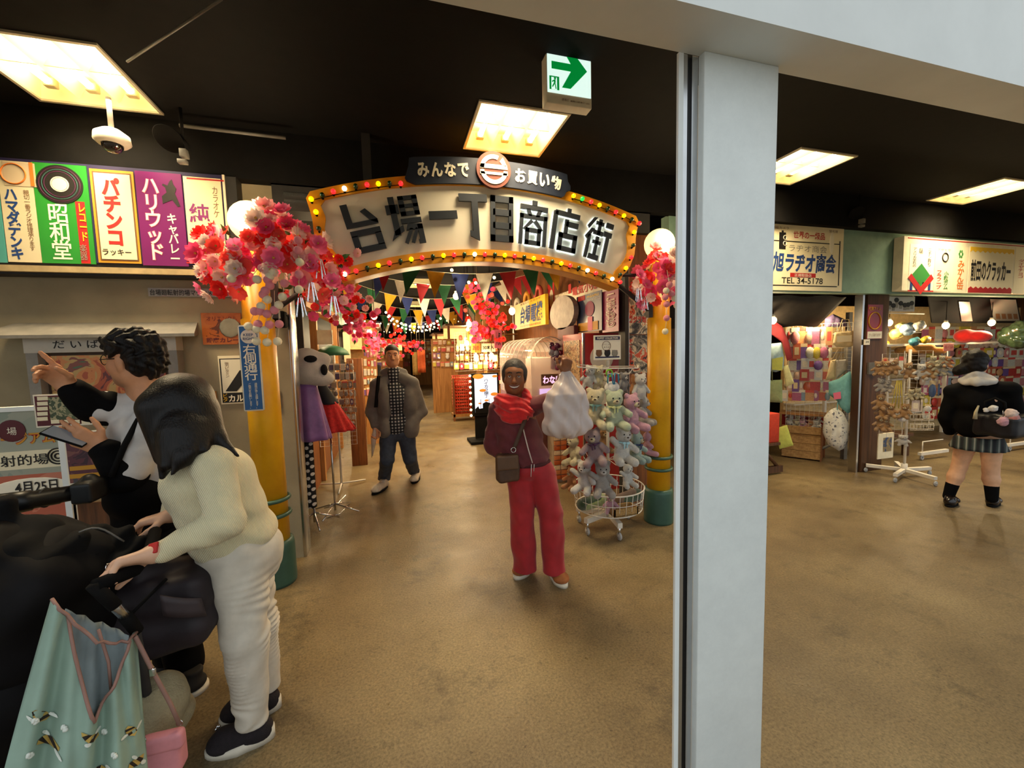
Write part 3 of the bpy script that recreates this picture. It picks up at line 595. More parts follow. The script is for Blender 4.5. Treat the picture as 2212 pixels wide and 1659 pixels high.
side_i = [(3.765, 18.3), (3.70, 18.25), (3.673, 18.35), (3.621, 18.8), (3.56, 19.05), (3.50, 19.0), (3.446, 18.7), (3.374, 18.05), (3.345, 18.0), (3.335, 18.0)]
def outline(side): return arc(side[0][0]+.035 if side is side_o else side[0][0]+.03, -side[0][1]+.6, side[0][1]-.6, 40) + [pol(*q) for q in side] + arc(side[-1][0], side[-1][1]-.3, -side[-1][1]+.3, 40) + [pol(r, -a) for r, a in side[::-1]]
oo, oi = outline(side_o), outline(side_i)
MB().prism(oo, YA+.012, YA+.15).build('box_body', m_yel, arch)
b = MB(); n = len(oo)                                               # raised border ring
vs = [(x, YA-.012, z) for x, z in oo]+[(x, YA-.012, z) for x, z in oi]+[(x, YA+.02, z) for x, z in oo]+[(x, YA+.02, z) for x, z in oi]
fs = []
for i in range(n): j = (i+1) % n; fs += [(i, i+n, j+n, j), (i, j, j+2*n, i+2*n), (i+n, i+3*n, j+3*n, j+n)]
b.add(vs, fs).build('border', m_orange, arch); MB().prism(oi, YA+.004, YA+.02).build('face_panel', m_face, arch)
m_under = M('arch_underside', '#8a7a5a', .6)
# raised characters, drawn in a 0..1 box as bars and wedges
def bar(x0, y0, x1, y1): return [(x0, y0), (x1, y0), (x1, y1), (x0, y1)]
GL = {
 'dai': [[(0, .53), (1, .53), (1, .62), (.22, .62), (.22, 1), (0, 1)], [(.55, .82), (.72, .86), (1, .62), (1, .53), (.8, .6)], bar(.06, 0, 1, .12), bar(.06, .34, 1, .46), bar(.06, .1, .26, .36), bar(.8, .1, 1, .36)],
 'ba': [bar(.12, .22, .3, 1), bar(0, .66, .38, .84), [(0, .12), (.42, .3), (.42, .42), (.12, .3)], bar(.42, .6, 1, .68), bar(.42, .76, 1, .83), bar(.42, .92, 1, 1), bar(.42, .6, .58, 1), bar(.84, .6, 1, 1), bar(.38, .44, 1, .54), [(.48, .3), (1, .3), (1, .4), (.56, .44)], [(.84, .4), (1, .4), (1, .0), (.8, .0), (.8, .08), (.84, .1)], [(.36, .06), (.46, .02), (.7, .32), (.6, .34)], [(.56, .05), (.66, .02), (.86, .3), (.78, .34)]],
 'ichi': [bar(0, .47, 1, .64)],
 'cho': [bar(0, .84, 1, 1), [(.44, .84), (.66, .84), (.66, 0), (.34, .1), (.34, .22), (.44, .2)]],
 'me': [bar(0, 0, .2, 1), bar(.8, 0, 1, 1), bar(0, 0, 1, .14), bar(.1, .28, .9, .42), bar(.1, .57, .9, .71), bar(0, .86, 1, 1)],
 'sho': [bar(.42, .88, .6, 1), bar(.0, .78, 1, .89), [(.22, .8), (.36, .8), (.44, .64), (.3, .64)], [(.64, .8), (.8, .8), (.7, .64), (.56, .64)], bar(.0, 0, .13, .68), bar(.87, 0, 1, .68), bar(.0, .58, 1, .68), [(.14, .36), (.4, .58), (.5, .52), (.2, .32)], [(.86, .36), (.6, .58), (.5, .52), (.8, .32)], bar(.22, 0, .36, .38), bar(.66, 0, .8, .38), bar(.22, .28, .8, .38), bar(.22, 0, .8, .1)],
 'ten': [bar(.5, .9, .64, 1), bar(.06, .8, 1, .91), bar(.0, 0, .16, .88), bar(.46, .4, .6, .74), bar(.5, .58, .98, .7), bar(.28, .3, 1, .42), bar(.28, 0, .44, .4), bar(.84, 0, 1, .4), bar(.28, 0, 1, .11)],
 'gai': [[(.02, .76), (.2, .98), (.34, 1.0), (.1, .7)], [(0, .5), (.18, .72), (.32, .72), (.1, .44)], bar(.1, 0, .22, .56), bar(.42, .6, .54, .98), bar(.32, .84, .62, .92), bar(.28, .6, .66, .7), bar(.42, .1, .54, .56), bar(.32, .38, .64, .46), bar(.26, 0, .66, .12), bar(.72, .84, 1, .96), bar(.68, .62, 1, .74), [(.8, .62), (.93, .62), (.93, 0), (.8, 0)]]}
m_halo = M('halo_led', '#e8fbff', .4, var=0, emit=7, ecol='#e4f7ff')
for key, th, wd in (('dai', -14.9, 3.5), ('ba', -10.25, 3.7), ('ichi', -5.8, 3.3), ('cho', -2.15, 3.4), ('me', 1.3, 2.85), ('sho', 5.35, 3.6), ('ten', 9.65, 3.6), ('gai', 14.35, 3.7)):
    b = MB(); hb = MB(); rot = math.radians(th); cx, cz = pol(3.565, th); w2 = 3.565*math.radians(wd)
    for pg in GL[key]:
        q = []
        for u, v in pg: lx, lz = (u-.5)*w2, (v-.5)*.335; q.append((cx+lx*math.cos(rot)+lz*math.sin(rot), cz-lx*math.sin(rot)+lz*math.cos(rot)))
        b.prism(q, YA-.022, YA-.004)
        if key in ('sho', 'ten', 'gai'):
            m0 = (sum(a[0] for a in q)/len(q), sum(a[1] for a in q)/len(q)); hb.prism([(m0[0]+(a[0]-m0[0])*.9, m0[1]+(a[1]-m0[1])*.9) for a in q], YA-.0035, YA-.0025)
    o = b.build('raised_character', m_char, arch)
    if hb.v: hb.build('backlight_strip', m_halo, o)
# navy name board and round emblem on top
def ring_poly(r0, r1, a0, a1, n=20): return arc(r1, a0, a1, n)+arc(r0, a1, a0, n)
nbp = [pol(3.981, -8.5)]+arc(3.985, -8, 8.2, 24)+[pol(3.981, 8.9), pol(3.93, 9.1), pol(3.90, 9.5), pol(3.871, 9.55), pol(3.85, 9.1), pol(3.815, 8.9)]+arc(3.80, 8.6, -8.3, 24)+[pol(3.808, -8.6), pol(3.83, -9.2), pol(3.851, -9.3), pol(3.89, -9.0), pol(3.93, -8.7)]
MB().prism(nbp, YA-.03, YA-.012).build('name_board', m_navyb, arch)
for st, a0, a1 in (('みんなで', -8.0, -2.3), ('お買い物', 2.7, 8.4)):
    for i, ch in enumerate(st):
        th = a0+(a1-a0)*(i+.5)/4; cx, cz = pol(3.895, th); a = math.radians(th)
        text(ch, (-.042, -.05, .042, .05), frame((cx, YA-.03, cz), (math.cos(a), 0, -math.sin(a)), (math.sin(a), 0, math.cos(a))), ink['white'], arch, name='raised_kana', bold=.035, ext=.004)
cx, cz = pol(3.908, .3); R_ = .131
MB().prism([(cx+R_*math.cos(i*pi/24), cz+R_*math.sin(i*pi/24)) for i in range(48)], YA-.045, YA-.012).build('round_emblem', m_emb, arch)
def seg(r0, r1, a0, a1, n=24): return [(cx+r1*math.cos(math.radians(a0+(a1-a0)*i/n)), cz+r1*math.sin(math.radians(a0+(a1-a0)*i/n))) for i in range(n+1)]+[(cx+r0*math.cos(math.radians(a1+(a0-a1)*i/n)), cz+r0*math.sin(math.radians(a1+(a0-a1)*i/n))) for i in range(n+1)]
for pg in (seg(.075, .105, 68, 176), [(cx-.105, cz+.005), (cx+.105, cz+.005), (cx+.1, cz+.035), (cx-.102, cz+.035)], [(cx+.1, cz+.03), (cx+.07, cz+.09), (cx+.045, cz+.06), (cx+.072, cz+.03)], seg(.075, .105, 184, 356), [(cx-.105, cz-.02), (cx+.105, cz-.02), (cx+.105, cz-.038), (cx-.105, cz-.038)]):
    MB().prism(pg, YA-.05, YA-.045).build('emblem_mark', ink['white'], arch)
# bulbs round the border
bm_ = {k: (M('bulb_'+k, c, .25, var=0, emit=e, ecol=c, coat=.5)) for k, c, e in (('r', '#ff2a30', 1.3), ('y', '#ffd400', 1.6), ('w', '#ffe9b0', 4.0), ('g', '#12401c', .0), ('G', '#18d04a', 1.2))}
bme = {k: MB().ball((0, 0, 0), (.017, .021, .017), 12).mesh('bulb', m) for k, m in bm_.items()}; sme = MB().tube([(0, .012, -.012), (0, .03, -.016)], .008, 8).mesh('socket', m_black)
bulbs = [(3.292, -18.64+1.347*i, c) for i, c in enumerate('wrgyrgyrgyrgwrgyrgyrgyrgwrgwr')]
bulbs += [(3.81+.02*math.sin(i/8*pi), -18.9+1.13*i, c) for i, c in enumerate('ygrwgrygr')]+[(3.83-.02*(i/8), 10.0+1.16*i, c) for i, c in enumerate('yGrygrygr')]
for sg in (-1, 1): bulbs += [(r_, sg*a_, c) for (r_, a_), c in zip(((3.725, 18.95), (3.62, 19.35), (3.52, 19.6), (3.42, 19.3), (3.35, 18.75)), 'ygryg')]
for r_, a_, c in bulbs:
    x, z = pol(r_, a_); o = inst(bme[c], 'bulb', Matrix.Translation((x, YA-.038, z)), arch); inst(sme, 'bulb_socket', Matrix.Translation((x, YA-.038, z)), arch)
    if c == 'g': o['label'] = 'unlit dark green bulb'
MB().tube([(pol(3.287, a)[0], YA-.014, pol(3.287, a)[1]) for a in np.linspace(-18.6, 19, 40)], .0025, 5).build('bulb_cable', m_black, arch); MB().tube([(pol(3.81, a)[0], YA-.014, pol(3.81, a)[1]) for a in np.linspace(-19, -10, 14)], .0025, 5).build('bulb_cable', m_black, arch); MB().tube([(pol(3.82, a)[0], YA-.014, pol(3.82, a)[1]) for a in np.linspace(10, 19, 14)], .0025, 5).build('bulb_cable', m_black, arch)
# poles
m_globe = M('lit_globe', '#fff0c8', .4, var=0, emit=1.6, ecol='#ffdc96')
def rusty(nt, tc, b):
    o = ramp(nt, noise(nt, tc, 4, 5), [(.3, '#d29208'), (.7, '#e8ae18')]); s = ramp(nt, noise(nt, tc, 14, 6, .7), [(.71, '#000000'), (.73, '#ffffff')]); return mixc(nt, s, o, '#7a4216')
m_pole = M('chipped_yellow_paint', fn=rusty, rough=.35)
def pole(x, y, lab, sgn):
    t = thing('lamp_pole', lab, 'lamp pole', (x, y, 0), 'yellow lamp poles of the entrance arch')
    MB().lathe([(.102, .3), (.1, 1.85), (.088, 1.86), (.086, 2.36)], (x, y, 0), 28).build('shaft', m_pole, t)
    MB().lathe([(.128, 0), (.13, .02), (.128, .28), (.122, .31), (.1, .315)], (x, y, 0), 28).build('base_sleeve', m_gpole, t)
    for z in (.50, .61): MB().torus((x, y, z), .112, .014, 28, 8).build('ring_band', m_gpole, t)
    MB().lathe([(.05, 2.34), (.07, 2.38), (.06, 2.4)], (x, y, 0), 20).build('lamp_neck', m_offwhite, t); MB().ball((x, y, 2.5), .13, 24).build('globe', m_globe, t)
    l = bpy.data.lights.new('globe_light', 'POINT'); l.energy = 20; l.color = (1, .82, .5); l.shadow_soft_size = .13; link(bpy.data.objects.new('globe_light', l), (x, y-.16, 2.52), t)
    xb = x+sgn*.12; b = MB(); b.box(xb-.02, y-.05, 1.86, xb+.02, y+.0, 2.2)
    b.build('bracket_plate', m_dark, t); b = MB(); xa = XC+sgn*-1*.98
    b.tube([(xb, y-.03, 1.92), (x+sgn*.5, y-.01, 2.2)], .022, 4); b.tube([(xb, y-.03, 2.22), (x+sgn*.55, y-.0, 2.22)], .018, 4); b.build('bracket_arm', m_dark, t); return t
pole(-.87, 3.17, 'yellow lamp pole with green base carrying the blue keep right plate', 1); pole(2.29, 3.17, 'yellow lamp pole with green base beside the teddy bear rack', -1)
# keep right plate
YK = 3.035; t = thing('keep_right_plate', 'blue keep right plate with white kanji fixed to yellow pole', 'sign', P(540, 885, YK)); X0, Z0, X1, Z1 = RY(521, 702, 563, 888, YK)
X0, X1 = P(521, 795, YK).x-.004, P(565, 795, YK).x; MB().box(X0, YK, Z0, X1, YK+.012, Z1, bev=.01).build('white_rim', m_offwhite, t)
m_blue = M('road_sign_blue', '#1c5a96', .35, var=.04); MB().box(X0+.009, YK-.003, Z0+.009, X1-.009, YK, Z1-.009).build('blue_panel', m_blue, t); xm = (X0+X1)/2; q = YK-.004
MB().prism([(xm+.045*math.cos(i*pi/16), Z1-.075+.045*math.sin(i*pi/16)) for i in range(32)], q-.001, q).build('white_disc', m_offwhite, t)
fr = FY(q-.002); text('KEEP', (xm-.028, Z1-.072, xm+.028, Z1-.055), fr, ink['blue'], t, bold=.01); text('RIGHT', (xm-.032, Z1-.097, xm+.032, Z1-.08), fr, ink['blue'], t, bold=.01)
hh = Z1-Z0; text('右側通行', (xm-.038, Z0+.36*hh, xm+.038, Z1-.125), fr, ink['white'], t, vert=True, bold=.012)
text('通路が狭く混雑します。', (xm+.014, Z0+.03*hh, xm+.03, Z0+.33*hh), fr, ink['white'], t, vert=True); text('ご協力をお願いします。', (xm-.022, Z0+.03*hh, xm-.006, Z0+.33*hh), fr, ink['white'], t, vert=True)

# ------------------------------------------------------------------ artificial blossom clusters
PC = {'red': '#f5302a', 'coral': '#fa5a50', 'pink': '#fa7aa8', 'hot': '#f55a8e', 'blush': '#f4bcbc', 'pale': '#f6e2d8'}
def petal(k, c):
    m = M('petal_'+k, c, .6, var=.06, scale=40); nt = m.node_tree; out = next(n for n in nt.nodes if n.type == 'OUTPUT_MATERIAL'); pb = next(n for n in nt.nodes if n.type == 'BSDF_PRINCIPLED')
    tr = nt.nodes.new('ShaderNodeBsdfTranslucent'); tr.inputs[0].default_value = (*lin(c), 1); mx = nt.nodes.new('ShaderNodeMixShader'); mx.inputs[0].default_value = .35
    nt.links.new(pb.outputs[0], mx.inputs[1]); nt.links.new(tr.outputs[0], mx.inputs[2]); nt.links.new(mx.outputs[0], out.inputs[0]); return m
PM = {k: petal(k, c) for k, c in PC.items()}; m_cen = M('flower_eye', '#d9b04a', .7, var=0); m_leaf = M('leaf_green', '#3f6a24', .55, var=.15); m_stem = M('stem_brown', '#4a3a22', .7, var=.1)
def blossom(col, kind):
    b = MB(); r = random.Random(kind)
    for layer in range(2 if kind != 1 else 1):
        for i in range(5):
            a = 2*pi*i/5+layer*.6; up_ = .25+.35*layer; sc = (1-.3*layer); ca, sa = math.cos(a), math.sin(a)
            pr = [(0, 0, .0), (.016, -.014, .005), (.016, .014, .005), (.036, -.028, .012+up_*.006), (.038, 0, .006), (.036, .028, .012+up_*.006), (.053, -.015, .016+up_*.01), (.048, 0, .013), (.053, .015, .016+up_*.01)]
            vs = [((x*ca-y*sa)*sc, (x*sa+y*ca)*sc, z*(1+up_)+r.uniform(-.002, .002)) for x, y, z in pr]
            b.add(vs, [(0, 1, 4, 2), (1, 3, 4), (2, 4, 5), (3, 6, 7, 4), (4, 7, 8, 5)], 0, True)
    b.ball((0, 0, .008), (.007, .007, .006), 6, 1); return b.mesh('blossom', [PM[col], m_cen])
BL = {(c, k): blossom(c, k) for c in PC for k in (0, 1, 2)}
leaf_me = MB().sheet(lambda u, v: ((v-.5)*.03*math.sin(pi*min(1, u*1.05+.02)), u*.08, .012*math.sin(u*3)-abs(v-.5)*.01), 5, 2).mesh('leaf', m_leaf)
def rot_to(n, spin): return Vector(n).to_track_quat('Z', 'Y').to_matrix().to_4x4() @ Matrix.Rotation(spin, 4, 'Z')
def cluster(center, rad, num, lab, seed, globe, droop=.3):
    r = random.Random(seed); t = thing('blossom_cluster', lab, 'artificial flowers', center, 'artificial blossom clusters at the lamp globes'); c = Vector(center); stems = MB()
    cols = ['red']*2+['coral']*4+['pink']*5+['hot']*2+['blush']*4+['pale']*3
    for i in range(num):
        while True:
            d = Vector((r.gauss(0, 1), r.gauss(0, 1)-.35, r.gauss(0, 1))).normalized()
            gp = Vector((d.x*rad[0], d.y*rad[1], d.z*rad[2]-droop*rad[2]*(abs(d.x)**1.5)))+c-globe
            if d.z > -.75 and not (math.hypot(gp.x, gp.z) < .15 and r.random() < .9): break
        k = r.uniform(.68, 1.0); p = c+Vector((d.x*rad[0], d.y*rad[1], d.z*rad[2] - droop*rad[2]*(abs(d.x)**1.5))) * 1
        p = c+(p-c)*k; n = (d+Vector((r.uniform(-.5, .5), -.55, r.uniform(-.4, .4)))).normalized(); s_ = r.uniform(.8, 1.25)
        inst(BL[(r.choice(cols), r.randrange(3))], 'blossom', Matrix.Translation(p) @ rot_to(n, r.uniform(0, 6)) @ Matrix.Scale(s_, 4), t)
        if i % 3 == 0: stems.tube([c+(p-c)*.35, p-n*.01], .002, 4)
        if i % 6 == 0: inst(leaf_me, 'leaf', Matrix.Translation(p-n*.03) @ rot_to((r.uniform(-1, 1), -1, r.uniform(-1, 1)), r.uniform(0, 6)), t)
    stems.build('stems', m_stem, t); return t
cluster((P(580, 560, 3.0).x, 3.02, P(580, 540, 3.0).z-.03), (.43, .28, .33), 165, 'red and pink artificial blossom cluster over the keep right plate', 3, Vector((-.9, 3.17, 2.5)))
cluster((P(1440, 600, 3.05).x+.02, 3.05, P(1440, 595, 3.05).z), (.30, .24, .30), 110, 'red and pink artificial blossom cluster over the teddy bear rack', 5, Vector((2.29, 3.17, 2.52)))
m_pomc = M('pompom_cream', '#efe3c2', .9, var=.05, sheen=.3); m_pomp = M('pompom_pink', '#e58c98', .9, var=.05, sheen=.3); m_str = M('cotton_string', '#d9cdb4', .9, var=0)
pom = {k: MB().ball((0, 0, 0), .0255, 12).mesh('pompom', m) for k, m in (('c', m_pomc), ('p', m_pomp))}
def strand(pts, Y, pat, lab, top=None):
    ps = [P(x, y, Y) for x, y in pts]; t = thing('pompom_strand', '%s pompom strand %s' % (('','','two','three','four','five','six')[len(ps)], lab), 'garland', ps[-1], 'strings of felt pompoms hanging from the blossoms')
    MB().tube(([top] if top else [ps[0]+Vector((0, .03, .12))])+ps, .0018, 4).build('string', m_str, t)
    for p, c in zip(ps, pat): inst(pom[c], 'pompom', Matrix.Translation(p), t)
zz = lambda L: [(400+x*.2411, 400+y*.2411) for x, y in L]
for L, pat in ((zz([(790, 780), (758, 818), (717, 945), (680, 1085), (623, 1130), (567, 1265)]), 'ccpcpc'), (zz([(890, 880), (872, 1000), (838, 1075), (842, 1245), (828, 1400)]), 'pccpc'), (zz([(760, 900), (737, 1025), (733, 1153), (713, 1300)]), 'pcpc'),
               (zz([(740, 850), (700, 980), (672, 1130), (652, 1245), (640, 1290), (638, 1398)]), 'ppppcc'), (zz([(800, 1120), (755, 1250), (733, 1408)]), 'ppc'), (zz([(770, 570), (717, 650), (690, 745), (645, 845)]), 'pcpc'), (zz([(1012, 495), (1010, 583), (1025, 690), (1020, 800), (1020, 935)]), 'ppcpc'), (zz([(508, 767), (415, 835)]), 'pc')):
    strand(L, 2.78, pat, 'pink and cream, ending in '+('cream' if pat[-1] == 'c' else 'pink')+', beside the keep right plate')
for L, pat in (([(1446, 615), (1439, 628), (1437, 642), (1440, 657), (1440, 687), (1437, 716)], 'pcppp'+'c'), ([(1450, 634), (1457, 645), (1462, 660), (1466, 690)], 'pccp'), ([(1478, 620), (1480, 640), (1480, 665), (1479, 690)], 'cpcp')):
    strand(L, 2.8, pat, 'pink and cream, ending in '+('cream' if pat[-1] == 'c' else 'pink')+', beside the right yellow pole')
m_tin = M('silver_tinsel', '#e6e2ea', .15, .9, var=.2, scale=60)
def tassel(x, y, Y, lab):
    c = P(x, y, Y); t = thing('tinsel_tassel', lab, 'tassel', c, 'silver tinsel tassels under the blossoms'); MB().tube([c+Vector((0, 0, .1)), c], .0015, 4).build('thread', m_str, t); inst(BL[('pink', 0)], 'blossom', Matrix.Translation(c+Vector((0, -.01, .09))) @ rot_to((.1, -.8, .4), 1), t)
    for i in range(5): a = i*1.3; MB().sheet(lambda u, v: c+Vector((.012*math.cos(a)+u*.02*math.cos(a)+(v-.5)*.006, .012*math.sin(a), -u*.11-.01*(i % 2))), 4, 1).build('tinsel_strip', m_tin, t)
for x, y, lab in ((648, 643, 'left of the arch'), (672, 610, 'left of the arch'), (690, 560, 'left of the arch'), (720, 640, 'left of the arch')): tassel(x, y, 2.85, 'silver tinsel tassel with pink blossom dangling '+lab)
for x, y in ((1393, 640), (1380, 620)): tassel(x, y, 2.95, 'silver tinsel tassel with pink blossom dangling right of the arch')
# ------------------------------------------------------------------ soft toys and small goods
def PLN(x, y, o, n): d = ray(x, y); return CP + d*((Vector(o)-CP).dot(n)/d.dot(n))
m_eye = M('black_bead', '#0c0a09', .15, var=0); m_nose = M('brown_nose', '#3a2318', .4, var=0)
def fur(name, col): return M('plush_'+name, col, .95, var=.1, scale=50, bump=.9, bscale=260, sheen=.5)
FUR = {k: fur(k, c) for k, c in dict(cream='#e6d7a8', mint='#cfdcb6', pink='#dd9bb2', lilac='#a8888c', white='#ebe6dc', teal='#9fbcb4', grey='#b0a79d', brown='#b9822f', caramel='#c98f3a', smoke='#8f8a88', orange='#d98a2c').items()}
_bear = {}
def bear_mesh(kind, vox):
    """seated teddy, 1 unit tall, facing -y, origin between the feet"""
    key = (kind, vox)
    if key in _bear: return _bear[key]
    ar = {'seated': [('c', (-.17, -.02, .48), (-.32, -.16, .36), .085, .08), ('c', (.17, -.02, .48), (.32, -.16, .36), .085, .08)], 'wave': [('c', (-.17, -.02, .48), (-.34, -.1, .62), .08, .075), ('c', (.17, -.02, .48), (.32, -.14, .36), .085, .08)], 'hang': [('c', (-.16, 0, .5), (-.3, -.05, .3), .075, .065), ('c', (.16, 0, .5), (.3, -.05, .3), .075, .065)]}[kind]
    lg = [('c', (-.13, -.05, .14), (-.2, -.32, .09), .11, .105), ('c', (.13, -.05, .14), (.2, -.32, .09), .11, .105)] if kind != 'hang' else [('c', (-.1, 0, .22), (-.15, -.03, .0), .09, .085), ('c', (.1, 0, .22), (.15, -.03, .0), .09, .085)]
    body = [('e', (0, 0, .3), (.2, .17, .24)), ('e', (0, -.02, .72), (.2, .18, .19)), ('e', (-.15, 0, .88), (.075, .045, .075)), ('e', (.15, 0, .88), (.075, .045, .075))]+ar+lg
    rp = ripple(.006, 60, 3); V, Q = sdf(body, vox, .06, rp if vox < .04 else None); _bear[key] = (V, Q); return _bear[key]
_bme = {}
def bear(p, h, col, lab, group, yaw=0., tilt=0., kind='seated', ribbon=None, vox=.022, name='teddy_bear', scale_x=1., face=True, cat='soft toy'):
    t = thing(name, lab, cat, p, group); key = (kind, vox, col)
    if key not in _bme: _bme[key] = npmesh('fur_body', *bear_mesh(kind, vox), FUR[col])
    M4 = Matrix.Translation(p) @ Matrix.Rotation(yaw, 4, 'Z') @ Matrix.Rotation(tilt, 4, 'Y') @ Matrix.Diagonal((h*scale_x, h, h, 1)); inst(_bme[key], 'fur_body', M4, t)
    if face:
        for key2, b in (('muzzle', None), ('nose', None), ('eyeL', None), ('eyeR', None), ('ribbon', ribbon)):
            mk = (key2, col if key2 == 'muzzle' else ribbon)
            if key2 == 'ribbon' and not ribbon: continue
            if mk not in _bme:
                if key2 == 'muzzle': _bme[mk] = MB().ball((0, -.18, .67), (.08, .07, .065), 12).mesh('muzzle', FUR['white' if col in ('grey', 'smoke', 'white') else 'cream'])
                elif key2 == 'nose': _bme[mk] = MB().ball((0, -.245, .695), (.03, .015, .022), 8).mesh('nose', m_nose)
                elif key2[:3] == 'eye': sx = -.075 if key2[-1] == 'L' else .075; _bme[mk] = MB().ball((sx, -.185, .755), (.02, .014, .022), 8).mesh('eye', m_eye)
                else:
                    b = MB(); b.torus((0, -.01, .545), .155, .02, 20, 6); b.ball((-.05, -.18, .54), (.055, .015, .035), 8); b.ball((.05, -.18, .54), (.055, .015, .035), 8); b.box(-.05, -.18, .4, -.02, -.165, .53); b.box(.02, -.18, .42, .05, -.165, .53); _bme[mk] = b.mesh('ribbon', M('ribbon_'+ribbon, ribbon, .5))
            inst(_bme[mk], key2.rstrip('LR') if key2[:3] == 'eye' else key2, M4, t)
    return t
# ---- teddy rack
RC = Vector((P(1314, 1095, 3.2).x, 3.2, 0)); m_wire = M('white_coated_wire', '#ddd6c8', .4, var=.04); m_wheel = M('caster_grey', '#a6a6a4', .4, var=0)
rk = thing('wire_display_rack', 'round white wire toy rack on casters holding the teddy bears', 'display rack', RC)
def ringpts(r, z, n=40, cx=RC.x, cy=RC.y): return [(cx+r*math.cos(2*pi*i/n), cy+r*math.sin(2*pi*i/n), z) for i in range(n)]
zb0, zb1 = .20, .385
MB().tube(ringpts(.31, zb1), .006, 6, closed=True).build('basket_rim', m_wire, rk); MB().tube(ringpts(.30, (zb0+zb1)/2), .003, 5, closed=True).build('basket_ring', m_wire, rk); MB().tube(ringpts(.29, zb0), .005, 6, closed=True).build('basket_ring', m_wire, rk)
wv = MB().tube([(.31, 0, zb1), (.29, 0, zb0), (0, 0, zb0)], .0025, 5).mesh('basket_wire', m_wire)
for i in range(32): inst(wv, 'basket_wire', Matrix.Translation(RC) @ Matrix.Rotation(2*pi*i/32, 4, 'Z'), rk)
MB().cyl(RC+Vector((0, 0, .12)), RC+Vector((0, 0, 1.5)), .014, 12).build('pole', m_wire, rk)
for i, a in enumerate((-100, 20, 140, 200)):
    d = Vector((math.cos(math.radians(a)), math.sin(math.radians(a)), 0)); e = RC+d*.27
    b = MB(); mt = Matrix.Translation(RC+Vector((0, 0, .11))) @ Matrix.Rotation(math.radians(a), 4, 'Z'); b.box(0, -.02, 0, .29, .02, .045, mat=mt); b.build('base_arm', m_wire, rk)
    b = MB(); b.torus((e.x, e.y, .035), .024, .011, 16, 6, axis='x'); b.cyl((e.x-.012, e.y, .035), (e.x+.012, e.y, .035), .02, 12); b.build('caster', m_wheel, rk); MB().cyl((e.x, e.y, .05), (e.x, e.y, .12), .012, 8).build('caster_stem', m_chrome, rk)
for z in (1.38, .98, .62):
    for i in range(8):
        a = 2*pi*i/8+z; d = Vector((math.cos(a), math.sin(a), 0)); MB().tube([RC+Vector((0, 0, z)), RC+d*.2+Vector((0, 0, z)), RC+d*.22+Vector((0, 0, z+.03))], .003, 5).build('hook', m_wire, rk)
q = P(1320, 800, 3.0); MB().tube([P(1247, 790, 3.02), P(1248, 793, 3.02), P(1300, 796, 3.0), P(1378, 795, 3.02), P(1378, 789, 3.02)], .005, 6).build('top_hanger', m_wire, rk); MB().tube([P(1254, 788, 3.3), P(1300, 792, 3.3), P(1376, 791, 3.3)], .005, 6).build('top_hanger', m_wire, rk)
MB().cyl((RC.x, RC.y, 1.45), (RC.x, RC.y, 1.58), .018, 10).build('sign_holder', m_offwhite, rk)
YP = 3.16; pc = board('puppet_sign', 'square white sign reading puppet collection above the teddy rack', 'sign', (1283, 724, 1341, 777), YP, .008, ink['white'])
flat((1286, 727, 1339, 734), YP, ink['navy'], pc, 'header_bar'); tpx('PUPPET COLLECTION', 1290, 728.5, 1335, 732.5, YP-.003, ink['white'], pc, bold=.03); flat((1286, 770, 1338, 773), YP, ink['navy'], pc, 'footer_bar')
MB().torus(P(1310, 747, YP-.002), .04, .002, axis='y', n=24, k=4).build('speech_bubble', ink['brown'], pc); tpx('いっしょに', 1302, 742, 1319, 746, YP, ink['brown'], pc); tpx('あそぼ!', 1304, 748, 1317, 752, YP, ink['brown'], pc)
for x, c in ((1294, 'brown'), (1312, 'black'), (1328, 'grey')): MB().ball(P(x, 763, YP-.002), (.03, .002, .03), 12).build('printed_animal', ink[c], pc); MB().ball(P(x-4, 758, YP-.002), (.01, .002, .01), 8).build('printed_ear', ink[c], pc); MB().ball(P(x+4, 758, YP-.002), (.01, .002, .01), 8).build('printed_ear', ink[c], pc)
GB = 'soft toys on the round wire rack'
